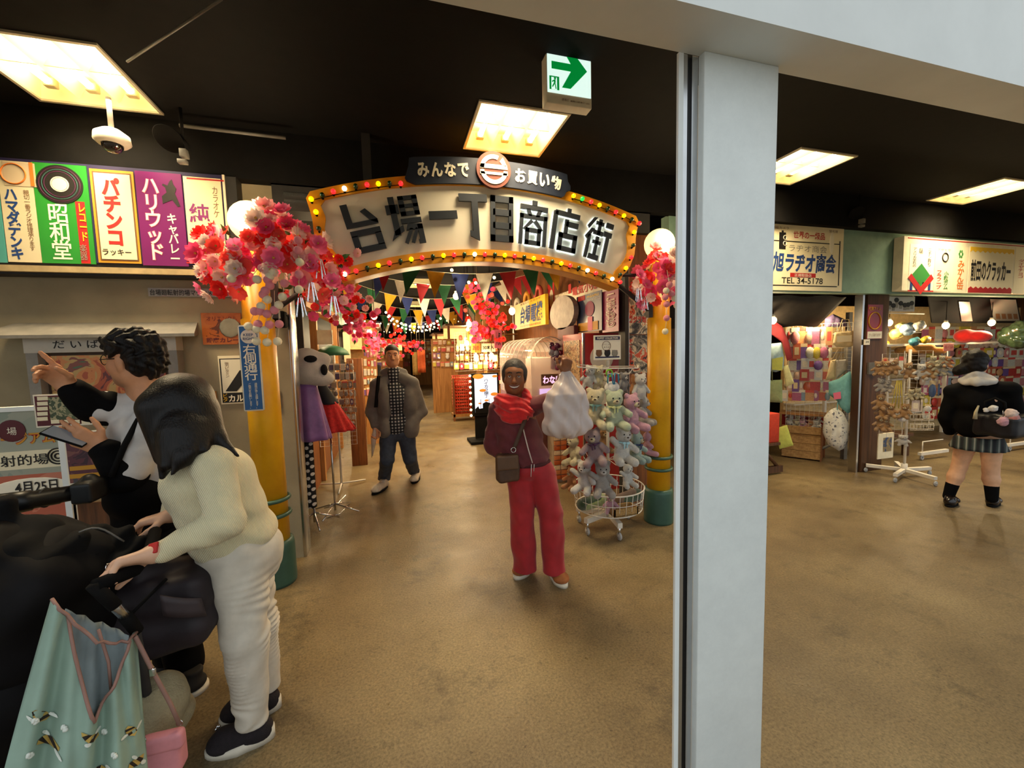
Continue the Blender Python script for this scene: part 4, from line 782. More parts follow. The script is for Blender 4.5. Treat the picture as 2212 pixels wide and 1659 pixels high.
for x, y, h, Y, col, yaw, tl, kd, rb, lab in (
  (1283, 922, .33, 2.93, 'cream', .25, .05, 'seated', '#7fa9a0', 'cream curly teddy bear with teal ribbon in the upper tier of the rack'), (1327, 926, .33, 2.87, 'mint', .0, 0, 'seated', '#d8dc9a', 'pale green teddy bear with yellow ribbon in the upper tier of the rack'),
  (1363, 930, .33, 2.94, 'pink', -.5, 0, 'seated', None, 'pink curly teddy bear in the upper tier of the rack'), (1386, 918, .28, 3.1, 'grey', -1.0, .1, 'seated', None, 'grey teddy bear turned sideways behind the pink bear'),
  (1290, 1002, .31, 2.9, 'lilac', .35, -.15, 'seated', '#4a2748', 'mauve teddy bear with purple ribbon on the middle tier of the rack'), (1341, 1000, .32, 2.88, 'white', -.2, .1, 'wave', '#a8d2dc', 'white teddy bear with pale blue ribbon on the middle tier of the rack'),
  (1372, 998, .28, 3.02, 'teal', -.8, .1, 'seated', '#2a3a6a', 'blue green teddy bear with navy ribbon on the middle tier of the rack'), (1246, 1003, .27, 3.12, 'cream', 1.0, -.2, 'seated', None, 'cream teddy bear seen from the side on the middle tier of the rack'),
  (1263, 1062, .28, 2.98, 'white', .6, 0, 'wave', None, 'small white bear seen in profile on the lower tier of the rack'), (1302, 1068, .29, 2.88, 'grey', .1, 0, 'wave', None, 'marbled grey bear with raised paw on the lower tier of the rack'),
  (1356, 1050, .21, 2.98, 'white', -.2, 0, 'wave', None, 'white puppy like bear with open arms on the lower tier of the rack'), (1320, 1106, .17, 3.0, 'pink', .3, 0, 'seated', None, 'pink baby elephant like toy inside the wire basket'),
  (1268, 838, .2, 3.06, 'white', .3, .2, 'hang', None, 'white rabbit like toy hanging by a red loop from the top hanger'), (1293, 838, .2, 3.03, 'cream', .2, 0, 'hang', None, 'cream cat like toy hanging by a blue loop from the top hanger'),
  (1347, 848, .19, 3.1, 'smoke', -.5, 0, 'hang', None, 'dark grey sheep like toy hanging from the top hanger'), (1383, 866, .25, 3.02, 'white', -.3, 0, 'hang', None, 'white and grey husky like toy hanging from the top hanger'), (1372, 858, .22, 3.2, 'orange', -.6, 0, 'hang', None, 'tan toy hanging behind the husky like toy'),
  (1398, 985, .24, 3.16, 'pink', -1.2, .2, 'seated', None, 'lilac pink bear seen from the side behind the blue green bear'), (1305, 975, .24, 3.3, 'brown', 0, 0, 'seated', None, 'brown bear half hidden behind the mauve bear'), (1235, 1055, .2, 3.2, 'orange', .9, 0, 'seated', None, 'orange fox like toy at the edge of the rack')):
    bear(P(x, y, Y), h, col, lab, GB, -yaw-.25, tl, kd, rb, .022 if h > .24 else .03)
for i, (x, y, col) in enumerate(((1276, 1085, '#2f4a26'), (1362, 1075, '#33502a'), (1282, 1100, '#9fae6a'), (1354, 1100, '#7a5a3a'))):
    c = P(x, y, 3.15); c.z = max(.225, c.z-.04); tag(blob('plush_vegetable', [('c', c+Vector((-.08, 0, .03)), c+Vector((.08, .02, .05)), .05, .055)], fur('veg%d' % i, col), None, .012, .03), ('dark green', 'deep green', 'yellow green', 'brown')[i]+' plush toy lying in the wire basket', 'soft toy', 'plush toys in the wire basket')
c = P(1345, 1112, 2.97); c.z = .215; t = thing('wicker_tray', 'small wicker tray inside the wire basket', 'tray', c); m_wick = M('wicker', '#a5814c', .8, var=.2, scale=80, bump=.6, bscale=120); b = MB()
for q in ((-.11, -.06, .11, -.05), (-.11, .05, .11, .06), (-.11, -.06, -.1, .06), (.1, -.06, .11, .06)): b.box(c.x+q[0], c.y+q[1], c.z, c.x+q[2], c.y+q[3], c.z+.06)
b.build('side_wall', m_wick, t); MB().box(c.x-.11, c.y-.06, c.z-.005, c.x+.11, c.y+.06, c.z+.004).build('bottom', m_wick, t)
for i, (x, c_) in enumerate(((1268, '#c02020'), (1290, '#3f8fb0'), (1316, '#7ab82a'))): tag(MB().torus(P(x, 806, 3.05), .028, .007, 20, 6, axis='y').build('hanging_loop', M('loop%d' % i, c_, .6)), ('red', 'blue', 'lime green')[i]+' strap loop over the top hanger of the toy rack', 'strap')
t = thing('carrier_pouch', 'white pouch with two blue straps hanging on the teddy rack', 'bag', P(1322, 848, 2.95)); c = P(1322, 838, 2.95); blob('pouch', [('e', c, (.065, .04, .055))], fur('pouch', '#e8e4e0'), t, .009, .02)
for s in (-1, 1): MB().tube([c+Vector((s*.05, -.02, .04)), c+Vector((s*.045, -.02, .11)), c+Vector((s*.015, -.02, .12)), c+Vector((s*.005, -.03, .03))], .006, 6).build('strap', M('loop1', '#3f8fb0', .6), t)

# ------------------------------------------------------------------ packs and hanging goods
PALS = dict(shop=['#d9a06a', '#e2b9a0', '#c8433a', '#e4c84a', '#f0e2c8', '#e2b9a0', '#f0e2c8', '#b86a8a', '#7a5a9a', '#d98a8a', '#efe6d4', '#efe6d4', '#8aa0b0', '#d06a4a', '#d9a06a'], keys=['#b9a58a', '#8a8078', '#d0c4b4', '#5a5048', '#a8927a', '#c8b8a0', '#6a5a7a'], candy=['#d8442c', '#e8a03c', '#f0d070', '#f4e8cc', '#c83048', '#e87858', '#b85a30'])
_pk = {}
def pack_mesh(col, kind):
    k = (col, kind)
    if k in _pk: return _pk[k]
    m = M('pack_'+col, col, .3, var=.25, scale=30, coat=.3); h = M('header_'+col, random.choice(['#f2e6cc', '#e8d0a0', '#d9574a', '#f0e0d0']), .4, var=.05); b = MB()
    if kind == 0: b.box(-.5, -.08, .0, .5, .0, .78, 0); b.box(-.5, -.09, .78, .5, 0, 1, 1)
    elif kind == 1: b.ball((0, -.12, .4), (.48, .16, .4), 10, 0); b.box(-.4, -.04, .76, .4, 0, 1, 1)
    elif kind == 2: b.box(-.5, -.2, 0, .5, 0, 1, 0); b.box(-.3, -.21, .25, .3, -.2, .75, 1)
    else: b.prism([(-.5, .2), (-.3, 0), (.3, 0), (.5, .2), (.45, .8), (.2, 1), (-.2, 1), (-.45, .8)], -.12, 0, 0); b.ball((0, -.12, .5), (.25, .05, .25), 8, 1)
    _pk[k] = b.mesh('goods_pack', [m, h]); return _pk[k]
CNAME = {'#d9a06a': 'tan', '#e2b9a0': 'peach', '#c8433a': 'red', '#e4c84a': 'yellow', '#f0e2c8': 'ivory', '#b86a8a': 'mauve', '#7a5a9a': 'violet', '#d98a8a': 'rose', '#efe6d4': 'white', '#8aa0b0': 'grey blue', '#d06a4a': 'brick red', '#b9a58a': 'beige', '#8a8078': 'grey', '#d0c4b4': 'pale grey', '#5a5048': 'dark brown', '#a8927a': 'khaki', '#c8b8a0': 'sand', '#6a5a7a': 'dusky purple', '#d8442c': 'scarlet', '#e8a03c': 'amber', '#f0d070': 'lemon', '#f4e8cc': 'cream', '#c83048': 'crimson', '#e87858': 'coral', '#b85a30': 'rust', '#4a5f86': 'blue', '#e6e2dc': 'white', '#d8c8c0': 'blush'}
PNAME = {'shop': 'toy_pack', 'keys': 'keychain_pack', 'candy': 'sweet_pack'}
def pack(p, w, h, n, pal, lab, group, kind=None, r=random, name=None):
    k = r.choice([0, 0, 1, 2, 3]) if kind is None else kind; c = r.choice(PALS[pal]) if isinstance(pal, str) else r.choice(pal)
    o = bpy.data.objects.new(name or (PNAME[pal] if isinstance(pal, str) else 'card_pack'), pack_mesh(c, k)); C.objects.link(o); nn = Vector(n); nn.z = 0; ang = math.atan2(nn.y, nn.x)+pi/2
    o.matrix_world = Matrix.Translation(p) @ Matrix.Rotation(ang, 4, 'Z') @ Matrix.Diagonal((w, min(w, .12), h, 1)); WL[o] = Vector(p); return tag(o, CNAME[c]+' '+lab, 'package', group)
def pack_rows(o, n, rows, pal, lab, group, seed=1, wpx=15, jit=.15, skip=.08, name=None, fat=1.):
    r = random.Random(seed); n = Vector(n)
    for (x0, x1, yt, yb) in rows:
        x = x0
        while x < x1-4:
            w_ = wpx*r.uniform(.7, 1.25); xe = min(x+w_, x1)
            if r.random() > skip and 0 < PLN(x, yb, o, n).y < 22 and PLN(x, yb, o, n).z > .05 and abs(PLN(x, yb, o, n).x) < 12:
                y0, y1 = yt+r.uniform(0, (yb-yt)*jit), yb-r.uniform(0, (yb-yt)*jit); a, b_, t_ = PLN(x, y1, o, n), PLN(xe, y1, o, n), PLN((x+xe)/2, y0, o, n)
                pack((a+b_)/2+n*r.uniform(.0, .03), (b_-a).length*.92*fat, (t_.z-a.z)*(1+(fat-1)*.4), n, pal, lab, group, r=r, name=name)
            x = xe+1
def grid_panel(name, lab, o, n, px, parent=None, step=.05, cat='display rack', thing_=None):
    n = Vector(n).normalized(); x0, y0, x1, y1 = px; a, b_ = PLN(x0, y1, o, n), PLN(x1, y1, o, n); zt = PLN((x0+x1)/2, y0, o, n).z; zb = (a.z+b_.z)/2; t = thing_ or thing(name, lab, cat, (a+b_)/2); d = (b_-a); d.z = 0; L = d.length; d.normalize(); a.z = zb
    b = MB(); b.tube([a, a+d*L, a+d*L+Vector((0, 0, zt-zb)), a+Vector((0, 0, zt-zb))], .004, 5, closed=True); b.build('grid_frame', m_wire, t); b = MB(); k = int(L/step)
    for i in range(1, k): q = a+d*(L*i/k); b.tube([q, q+Vector((0, 0, zt-zb))], .0016, 4, caps=False)
    k = int((zt-zb)/step)
    for i in range(1, k): q = a+Vector((0, 0, (zt-zb)*i/k)); b.tube([q, q+d*L], .0016, 4, caps=False)
    o_ = b.build('grid_mesh', m_wire, t); o_['kind'] = 'stuff'; return t
m_bulb = M('warm_bulb', '#fff0c8', .3, var=0, emit=7, ecol='#ffe0a0')
def bulb(p, lab, power=9, r=.035, group=None, lamp=True, cord=None):
    if cord is None: cord = max(.05, AZ-p.z-r-.03)
    t = thing('bulb_lamp', lab, 'lamp', p, group); MB().ball(p, (r, r, r*1.15), 14).build('bulb', m_bulb, t); MB().cyl(p+Vector((0, 0, r)), p+Vector((0, 0, r+.03)), r*.5, 10).build('socket', m_offwhite, t); MB().cyl(p+Vector((0, 0, r+.03)), p+Vector((0, 0, r+.03+cord)), .004, 6).build('cord', m_black, t)
    if lamp:
        l = bpy.data.lights.new('bulb_light', 'POINT'); l.energy = power*2.8; l.color = (1, .75, .42); l.shadow_soft_size = r; link(bpy.data.objects.new('bulb_light', l), p-Vector((0, .0, r*1.6)), t)
    return t
# ------------------------------------------------------------------ alley, right side
XR = 2.1
def boardX(name, lab, cat, px, X, th, mat, face=-1):
    Y0, Z0, Y1, Z1 = RX(*px, X); t = thing(name, lab, cat, (X, (Y0+Y1)/2, Z0)); MB().box(X, min(Y0, Y1), Z0, X-face*th, max(Y0, Y1), Z1).build('panel', mat, t); return t
def flatX(px, X, mat, parent, name='printed_panel', lift=.003): Y0, Z0, Y1, Z1 = RX(*px, X); return MB().box(X-lift, min(Y0, Y1), Z0, X, max(Y0, Y1), Z1).build(name, mat, parent)
def tpX(s, x0, y0, x1, y1, X, mat, parent, **k): Y0, Z0, Y1, Z1 = RX(x0, y0, x1, y1, X); return text(s, (-Y0, Z0, -Y1, Z1), FXL(X), mat, parent, **k)
m_redcab = M('red_laminate', '#a5231f', .4, var=.05)
t = thing('red_cabinet', 'tall red cabinet with white discs behind the teddy rack', 'cabinet', (2.2, 4.3, 0)); MB().box(1.98, 4.06, 0, 2.46, 4.62, 1.77, bev=.005).build('body', m_redcab, t); MB().box(1.972, 4.052, 0, 1.995, 4.075, 1.77).build('corner_strip', m_alu, t)
for z in (1.5, 1.12): MB().prism([(2.2+.14*math.cos(i*pi/18), z+.14*math.sin(i*pi/18)) for i in range(36)], 4.052, 4.06).build('white_disc', m_offwhite, t)
MB().box(1.972, 4.14, .75, 1.98, 4.58, 1.7).build('poster_panel', M('collage_print', fn=artwork('#7a3a2a', '#a8784a', '#d0b080', '#5a4030', '#b89a6a', sc=14), rough=.3), t)
text('320円', (-4.5, 1.55, -4.36, 1.62), FXL(1.97), ink['brown'], t)
s = boardX('hanging_poster', 'navy poster of a pink balloon shape above the red cabinet', 'poster', (1246, 634, 1300, 716), 2.08, .006, gloss('#232f52', 'navyp'))
flatX((1249, 640, 1264, 650), 2.08, ink['red'], s, 'title_patch'); tpX('PINEAPPLE', 1268, 636, 1294, 641, 2.077, ink['yellow'], s); tpX('アイドルラボくじ', 1268, 643, 1296, 648, 2.077, ink['white'], s)
Y0, Z0, Y1, Z1 = RX(1264, 650, 1284, 684, 2.077); b = MB(); b.ball((2.076, (Y0+Y1)/2, (Z0+Z1)/2), (.002, abs(Y1-Y0)/2, abs(Z1-Z0)/2), 16); b.build('pink_balloon', ink['magenta'], s); flatX((1250, 696, 1292, 714), 2.077, ink['gold'], s, 'gold_base'); flatX((1270, 684, 1280, 714), 2.075, ink['pink'], s, 'pink_tape')
s = boardX('vertical_banner', 'magenta vertical banner with white outlined lettering above the red cabinet', 'banner', (1301, 626, 1336, 717), 2.1, .006, gloss('#8e2452', 'mag')); tpX('こまもち', 1309, 634, 1329, 706, 2.095, ink['white'], s, vert=True, bold=.05); tpX('こまもち', 1311, 636, 1327, 704, 2.093, ink['magenta'], s, vert=True, bold=.0)
s = boardX('electric_shop_sign', 'long white sign with red lettering under the arch', 'sign', (1184, 616, 1340, 660), 2.3, .04, gloss('#efe4cc', 'wh')); flatX((1184, 612, 1198, 690), 2.3, ink['red'], s, 'red_block'); tpX('電気小売', 1236, 612, 1290, 632, 2.295, ink['red'], s, bold=.02); tpX('お気にいりがきっとみつかる', 1204, 630, 1226, 640, 2.295, ink['brown'], s)
Y0, Z0, Y1, Z1 = RX(1186, 620, 1197, 670, 2.295); MB().ball((2.293, (Y0+Y1)/2, (Z0+Z1)/2), (.003, abs(Y1-Y0)*.4, abs(Z1-Z0)*.4), 14).build('bulb_picture', ink['white'], s); flatX((1228, 614, 1234, 634), 2.295, ink['red'], s, 'red_capsule'); MB().box(2.34, 5.0, WL[s].z+.05, 2.62, 5.05, WL[s].z+.1).build('bracket', m_dark, s)
m_twot = M('cream_yellow_sign', fn=lambda nt, tc, b: mixc(nt, math_(nt, 'GREATER_THAN', math_(nt, 'MULTIPLY', sep(nt, tc)[1], -1), .05), '#e2d2a2', '#e6b41e'), rough=.4)
s = boardX('electric_store_sign', 'cream and yellow sign with slanted blue kanji', 'sign', (1112, 647, 1178, 707), 2.12, .05, m_twot); tpX('台場電機', 1124, 656, 1172, 696, 2.115, ink['blue'], s, bold=.02, shear=.2); tpX('家電なら おまかせ', 1124, 648, 1168, 653, 2.115, ink['brown'], s); tpX('アイデアと信用の電気店', 1124, 699, 1168, 704, 2.115, ink['red'], s)
for i, (x, y, c) in enumerate(((1139, 650, '#c98a2a'), (1163, 638, '#c8574a'), (1118, 662, '#cfc4b0'))):
    c0 = PX(x, y, 2.2); tag(MB().torus(c0, .13, .035, 24, 8, axis='x').build('ring_ornament', M('ring%d' % i, c, .5)), ('golden', 'coral red', 'pale')[i]+' round ring ornament standing above the cream and yellow sign', 'ornament')
t = thing('blank_display_board', 'plain rounded pale display board with a red base above the cabinet', 'display board', PX(1212, 735, 2.0)); Y0, Z0, Y1, Z1 = RX(1188, 640, 1240, 712, 2.0)
b = MB(); n = 28; pts = [((Y0+Y1)/2+abs(Y1-Y0)/2*math.cos(2*pi*i/n), (Z0+Z1)/2+(Z1-Z0)/2*math.sin(2*pi*i/n)*(1.05 if i < n/2 else 1)) for i in range(n)]
b.add([(2.0, a, z) for a, z in pts]+[(2.06, a, z) for a, z in pts], [tuple(range(n)), tuple(range(2*n-1, n-1, -1))]+[(i, i+n, (i+1) % n+n, (i+1) % n) for i in range(n)]); b.build('board', M('greyish_board', '#a89c92', .6), t); Y0, Z0, Y1, Z1 = RX(1204, 705, 1240, 740, 2.0); MB().box(2.0, min(Y0, Y1), Z0-.1, 2.06, max(Y0, Y1), Z1, bev=.01).build('red_base', ink['maroon'], t)
# film posters on the centre wall
YC = 3.535
for px, tx, lab in (((1356, 640, 1409, 722), 'ヘドラ', 'upper dark film poster with orange flames beside the right pole'), ((1356, 724, 1409, 806), '怪獣大進撃', 'lower dark film poster with red kanji beside the right pole')):
    s = board('film_poster', lab, 'poster', px, YC, .004, M('film_print_'+tx[:1], fn=artwork('#1c1a18', '#3a3428', '#7a7468', '#c8bba0', '#c4532a', '#241e1a', sc=9, seed=len(tx)), rough=.4), 'film posters on the centre wall')
    if len(tx) == 3: tpx(tx, 1384, 692, 1408, 706, YC, ink['cream'], s, bold=.03); tpx('ゴジラ対', 1358, 682, 1396, 698, YC, ink['red'], s, bold=.03)
    else: tpx('オール'+tx, 1358, 732, 1366, 800, YC, ink['red'], s, vert=True, bold=.03)
# capsule machine with clear arched top
m_clear = M('clear_plastic', '#e8d8d0', .12, var=0, trans=.0, alpha=.35, spec=.8); t = thing('capsule_machine', 'prize machine with a clear arched cover and purple capsules', 'prize machine', (1.85, 5.4, 0)); x0, x1, y0, y1 = 1.62, 2.1, 4.75, 6.3
def archpt(u, v): a = pi*(1-v); return ((x0+x1)/2-(x1-x0)/2*-math.cos(a), y0+(y1-y0)*u, 1.5+.26*math.sin(a))
MB().sheet(archpt, 8, 14).build('clear_cover', m_clear, t)
for i in range(9): MB().tube([archpt(i/8, j/14) for j in range(15)], .005, 5).build('cover_rib', m_offwhite, t)
MB().sheet(lambda u, v: Vector(archpt(u*.02, v))+Vector((0, -.03+u*.03, .004)), 1, 14).build('end_rim', m_offwhite, t); MB().sheet(lambda u, v: Vector(archpt(u, .72+v*.2))+Vector((0, 0, .006)), 2, 6).build('label_band', m_offwhite, t)
MB().box(x0, y0, 0, x1, y1, 1.0, bev=.01).build('body', M('machine_body', '#7a4438', .4), t); MB().box(x0, y0, 1.0, x0+.03, y1, 1.5).build('window_side', m_clear, t); MB().box(x0, y0, 1.0, x1, y0+.02, 1.5).build('window_front', m_clear, t); MB().box(x1-.05, y0, 1.0, x1, y1, 1.5).build('back_panel', M('machine_inner', '#c8a890', .4), t)
MB().box(x0+.1, y0-.01, .95, x1-.05, y0, 1.12).build('lit_label', M('lilac_screen', '#d9b8ee', .4, var=0, emit=.9, ecol='#d9b8ee'), t); MB().box(x0+.12, y0-.012, 1.16, x1-.07, y0-.008, 1.3).build('header_card', ink['brown'], t); text('わなげ', (x0+.14, 1.18, x1-.09, 1.28), FY(y0-.013), M('neon', '#ffd0f0', .4, var=0, emit=1.2, ecol='#ffc8f0'), t, bold=.03)
cap = [MB().ball((0, 0, 0), .038, 10).mesh('capsule', M('capsule%d' % i, c, .2, var=0, coat=.6)) for i, c in enumerate(('#5a2a4a', '#8a3a5a', '#8a8a98', '#6a1c2c'))]
r = random.Random(4)
for i in range(26): inst(cap[r.randrange(4)], 'capsule', Matrix.Translation((r.uniform(1.9, 2.05), r.uniform(4.72, 4.9), 1.36+.3*r.random())), t)
# brick look pillar box
t = thing('brick_pedestal', 'pedestal faced with orange and cream glazed bricks behind the woman in red', 'pedestal', (1.86, 4.66, 0)); MB().box(1.80, 4.52, 0, 1.97, 4.72, 1.0).build('core', M('mortar', '#a8927a', .8), t)
bk = [MB().box(-.038, -.012, -.026, .038, .012, .026, bev=.005).mesh('brick', M('brick%d' % i, c, .3, var=.1)) for i, c in enumerate(('#c8642a', '#d9874a', '#e6cfa0'))]
for rw in range(16):
    for cl in range(2): inst(bk[(rw*7+cl*3) % 3], 'brick', Matrix.Translation((1.843+cl*.083, 4.515, .06+rw*.06)), t)
# lit street sign
t = thing('illuminated_sign', 'illuminated black framed sign of the retro lane with orange clouds', 'sign', (1.53, 7.1, 0)); YL = 7.05; X0, Z0, X1, Z1 = RY(1020, 806, 1078, 898, YL)
MB().box(X0, YL, Z0, X1, YL+.08, Z1, bev=.006).build('frame', m_black, t); q = .045; MB().box(X0+q, YL-.004, Z0+q*1.5, X1-q*.7, YL, Z1-q*.5).build('screen', M('lit_screen', '#cfd9f2', .3, var=0, emit=.95, ecol='#cdd8f2'), t)
xm = (X0+X1)/2; MB().box(xm-.2, YL+.02, .06, xm+.2, YL+.06, Z0).build('stand', m_black, t); MB().box(xm-.32, YL-.2, 0, xm+.3, YL+.25, .05, bev=.006).build('base', m_black, t)
text('ハイカラ横丁', (xm-.03, Z0+.32, xm+.05, Z1-.1), FY(YL-.005), ink['black'], t, vert=True, bold=.01)
for u, v, a in ((.16, .93, .1), (.34, .6, .06), (.86, .5, .07), (.5, .36, .04), (.2, .3, .03), (.9, .92, .05)): MB().ball((X0+.05+(X1-X0-.08)*u, YL-.006, Z0+(Z1-Z0)*v), (a, .002, a*.45), 14).build('orange_cloud', M('screen_orange', '#e08a30', .4, var=0, emit=.5, ecol='#e08a30'), t)
MB().prism([(X0+q, Z0+.05), (X1-q, Z0+.05), (X1-q, Z0+.17), (X1-.12, Z0+.16), (xm+.1, Z0+.15), (xm+.08, Z0+.22), (xm, Z0+.25), (xm-.06, Z0+.22), (xm-.06, Z0+.14), (X0+.12, Z0+.13), (X0+.1, Z0+.18), (X0+q, Z0+.13)], YL-.008, YL-.005).build('town_silhouette', m_black, t)
for u in (.3, .62): MB().box(X0+(X1-X0)*u-.003, YL-.009, Z0+.1, X0+(X1-X0)*u+.003, YL-.006, Z0+.3).build('telegraph_pole', m_black, t)
for i in range(8): MB().ball((X0-.03, YL, Z0+.02+.1*i), .022, 10).build('side_bulb', m_bulb, t)
# shopping baskets
m_bask = M('red_basket_plastic', '#d1472a', .4, var=.08)
def basket_mesh():
    b = MB(); a0, b0, a1, b1, h = .17, .11, .2, .14, .2
    for k in range(4):
        f = k/3; a, c = a0+(a1-a0)*f, b0+(b1-b0)*f; z = h*f; b.tube([(-a, -c, z), (a, -c, z), (a, c, z), (-a, c, z)], .008, 4, closed=True)
    for s in range(-4, 5):
        for sg in (-1, 1): b.tube([(s*.04, sg*b0, 0), (s*.046, sg*b1, h)], .006, 4)
    for s in range(-2, 3):
        for sg in (-1, 1): b.tube([(sg*a0, s*.04, 0), (sg*a1, s*.05, h)], .006, 4)
    b.box(-a0, -b0, -.004, a0, b0, .004); return b.mesh('shopping_basket', m_bask)
bkm = basket_mesh(); bp_ = P(1000, 862, 9.6); tr = thing('basket_stand', 'wooden trolley carrying the stack of red shopping baskets', 'trolley', (bp_.x, 9.6, 0)); MB().box(bp_.x-.26, 9.4, .1, bp_.x+.26, 9.8, .16).build('deck', m_wood2, tr)
for sx in (-1, 1): MB().box(bp_.x+sx*.24-.02, 9.4, 0, bp_.x+sx*.24+.02, 9.44, 1.0).build('upright', m_wood3, tr)
for i in range(10):
    o = bpy.data.objects.new('shopping_basket', bkm); C.objects.link(o); o.location = (bp_.x, 9.6, .17+i*.075); o.scale = (1.15, 1.15, 1); WL[o] = Vector(o.location); tag(o, 'red plastic shopping basket nested in the stack in the alley', 'basket', 'stack of red shopping baskets')
# candy stall on the right
st = thing('candy_stall', 'brightly lit candy stall with striped edge behind the illuminated sign', 'stall', (2.1, 9, 0)); MB().box(1.75, 7.9, 0, 2.6, 8.9, .95, bev=.006).build('counter', m_wood2, st)
for i in range(12): MB().box(1.74, 7.88, .95, 1.7+.005, 7.9, .95) if False else MB().box(1.7+.075*i, 7.86, .95, 1.7+.075*(i+1), 7.9, 1.02).build('striped_edge', ink['black'] if i % 2 else ink['cream'], st)
for z in (1.25, 1.6, 1.95): MB().box(1.85, 8.5, z, 2.6, 8.9, z+.02).build('shelf', m_wood2, st)
MB().box(1.75, 8.88, .95, 2.6, 8.92, 2.6).build('back_board', m_wood2, st); MB().box(1.7, 7.85, 0, 1.76, 7.91, 2.5).build('post', m_wood2, st)
grid_panel('', '', (0, 7.845, 0), (0, -1, 0), (984, 718, 1092, 800), thing_=st)
r = random.Random(11)
m_jar = [M('jar%d' % i, c, .2, var=.3, scale=60, coat=.5) for i, c in enumerate(PALS['candy'])]
jm = [MB().lathe([(.0, 0), (.055, .0), (.06, .02), (.06, .13), (.045, .15), (.048, .155), (.048, .18), (0, .18)], n=12, mi=0).mesh('candy_jar', m) for m in m_jar]
for z, yy, nn in ((1.02, 8.0, 9), (1.02, 8.2, 8), (1.27, 8.6, 7), (1.62, 8.6, 7), (1.97, 8.6, 6)):
    for i in range(nn):
        ji = r.randrange(len(jm)); o = bpy.data.objects.new('candy_jar', jm[ji]); C.objects.link(o); o.location = (1.83+i*.09+(.05 if z > 1.1 else 0), yy+r.uniform(-.02, .02), z if z > 1.1 else .955); s_ = r.uniform(.7, 1.0); o.scale = (s_*.75, s_*.75, s_); WL[o] = Vector(o.location); tag(o, 'small jar of '+CNAME[PALS['candy'][ji]]+' sweets on the candy stall', 'jar', 'candy jars on the stall')
for i, (x0_, y0_, x1_, y1_, c, tx) in enumerate(((1010, 716, 1034, 736, 'gold', '駄菓子'), (1036, 714, 1052, 738, 'cream', 'くじ'), (1040, 742, 1070, 760, 'cream', '30本入'), (1018, 742, 1038, 762, 'orange', 'あめ'), (1068, 712, 1084, 752, 'pink', '人気'))):
    s = board('price_card', ('gold', 'cream square', 'wide cream', 'orange', 'pink tall')[i]+' hand lettered price card on the candy stall', 'sign', (x0_, y0_, x1_, y1_), 7.8-.02*i, .01, ink[c]); tpx(tx, x0_+3, y0_+4, x1_-3, y1_-5, 7.8-.02*i, ink['red' if i % 2 else 'black'], s, bold=.02)
pack_rows((0, 7.83, 0), (0, -1, 0), [(990, 1090, 722, 738), (985, 1075, 741, 760), (985, 1075, 764, 781), (980, 1075, 783, 798)], 'candy', 'sweet package hanging on the front of the candy stall', 'sweet packages on the candy stall', 5, 9)
for x, y, yy, lb in ((1028, 770, 7.7, 'over the candy jars'), (1062, 768, 7.7, 'beside the price cards'), (1008, 741, 7.6, 'at the stall post'), (985, 640, 6.2, 'on the alley garland'), (1013, 700, 6.6, 'above the candy stall'), (1106, 672, 5.4, 'beside the cream and yellow sign')):
    bulb(P(x, y, yy), 'glowing warm bulb '+lb, 7 if yy > 6 else 5, .045, 'bare bulbs of the alley stalls')
# far stalls
def stall(x, y, w, d, h, lab, mat, lit=None):
    t = thing('market_stall', lab, 'stall', (x, y, 0)); MB().box(x-w/2, y-d/2, 0, x+w/2, y+d/2, .9).build('counter', mat, t); MB().box(x-w/2, y+d/2-.04, .9, x+w/2, y+d/2, h).build('back_board', M('stall_board', '#d8b880', .6), t)
    for sx in (-1, 1): MB().box(x+sx*w/2-.03, y-d/2, 0, x+sx*w/2+.03, y-d/2+.06, h).build('post', m_wood3, t)
    MB().box(x-w/2-.1, y-d/2-.15, h, x+w/2+.1, y+d/2, h+.05).build('canopy', m_wood, t)
    for k in range(2): MB().box(x-w/2, y-.1, .95+.5*k+.3, x+w/2, y+d/2-.04, .97+.5*k+.3).build('shelf', m_wood2, t)
    if lit:
        l = bpy.data.lights.new('stall_light', 'POINT'); l.energy = lit*4.5; l.color = (1, .78, .45); l.shadow_soft_size = .1; link(bpy.data.objects.new('stall_light', l), (x, y-d*.3, h-.15), t); MB().ball((x, y-d*.3, h-.08), .05, 12).build('lamp_bulb', m_bulb, t)
    return t
SL = []
SL.append(stall(2.0, 11.6, 1.1, 1.2, 2.3, 'honey coloured market stall beyond the basket stack', m_wood2, 26)); SL.append(stall(1.9, 14.5, 1.0, 1.4, 2.2, 'pale market stall far down the alley on its right', m_wood2, 26)); SL.append(stall(-.9, 12.5, 1.0, 1.5, 2.3, 'market stall with goods far down the alley on its left', m_wood3, 24)); stall(-1.0, 16.5, 1.0, 1.4, 2.2, 'small market stall near the far end of the alley', m_wood2, 26); SL.append(stall(.9, 21.5, 1.6, .8, 2.2, 'market stall closing the far end of the alley', m_wood2, 30))
for i, (Y, x0, x1) in enumerate(((10.95, 935, 985), (13.75, 940, 985), (11.7, 800, 850), (21.05, 872, 935))):
    X0, Z0, X1, Z1 = RY(x0-3, 732, x1+3, 794, Y); MB().box(X0, Y+.01, 0, X1, Y+.03, Z1).build('goods_panel', m_wood2, SL[i])
    pack_rows((0, Y, 0), (0, -1, 0), [(x0, x1, 735, 745), (x0, x1, 748, 760), (x0, x1, 762, 776), (x0, x1, 780, 792)], 'candy' if i % 2 else 'shop', 'small colourful package on a far alley stall', 'packages on the far stalls', 20+i, 9, name='stall_pack')
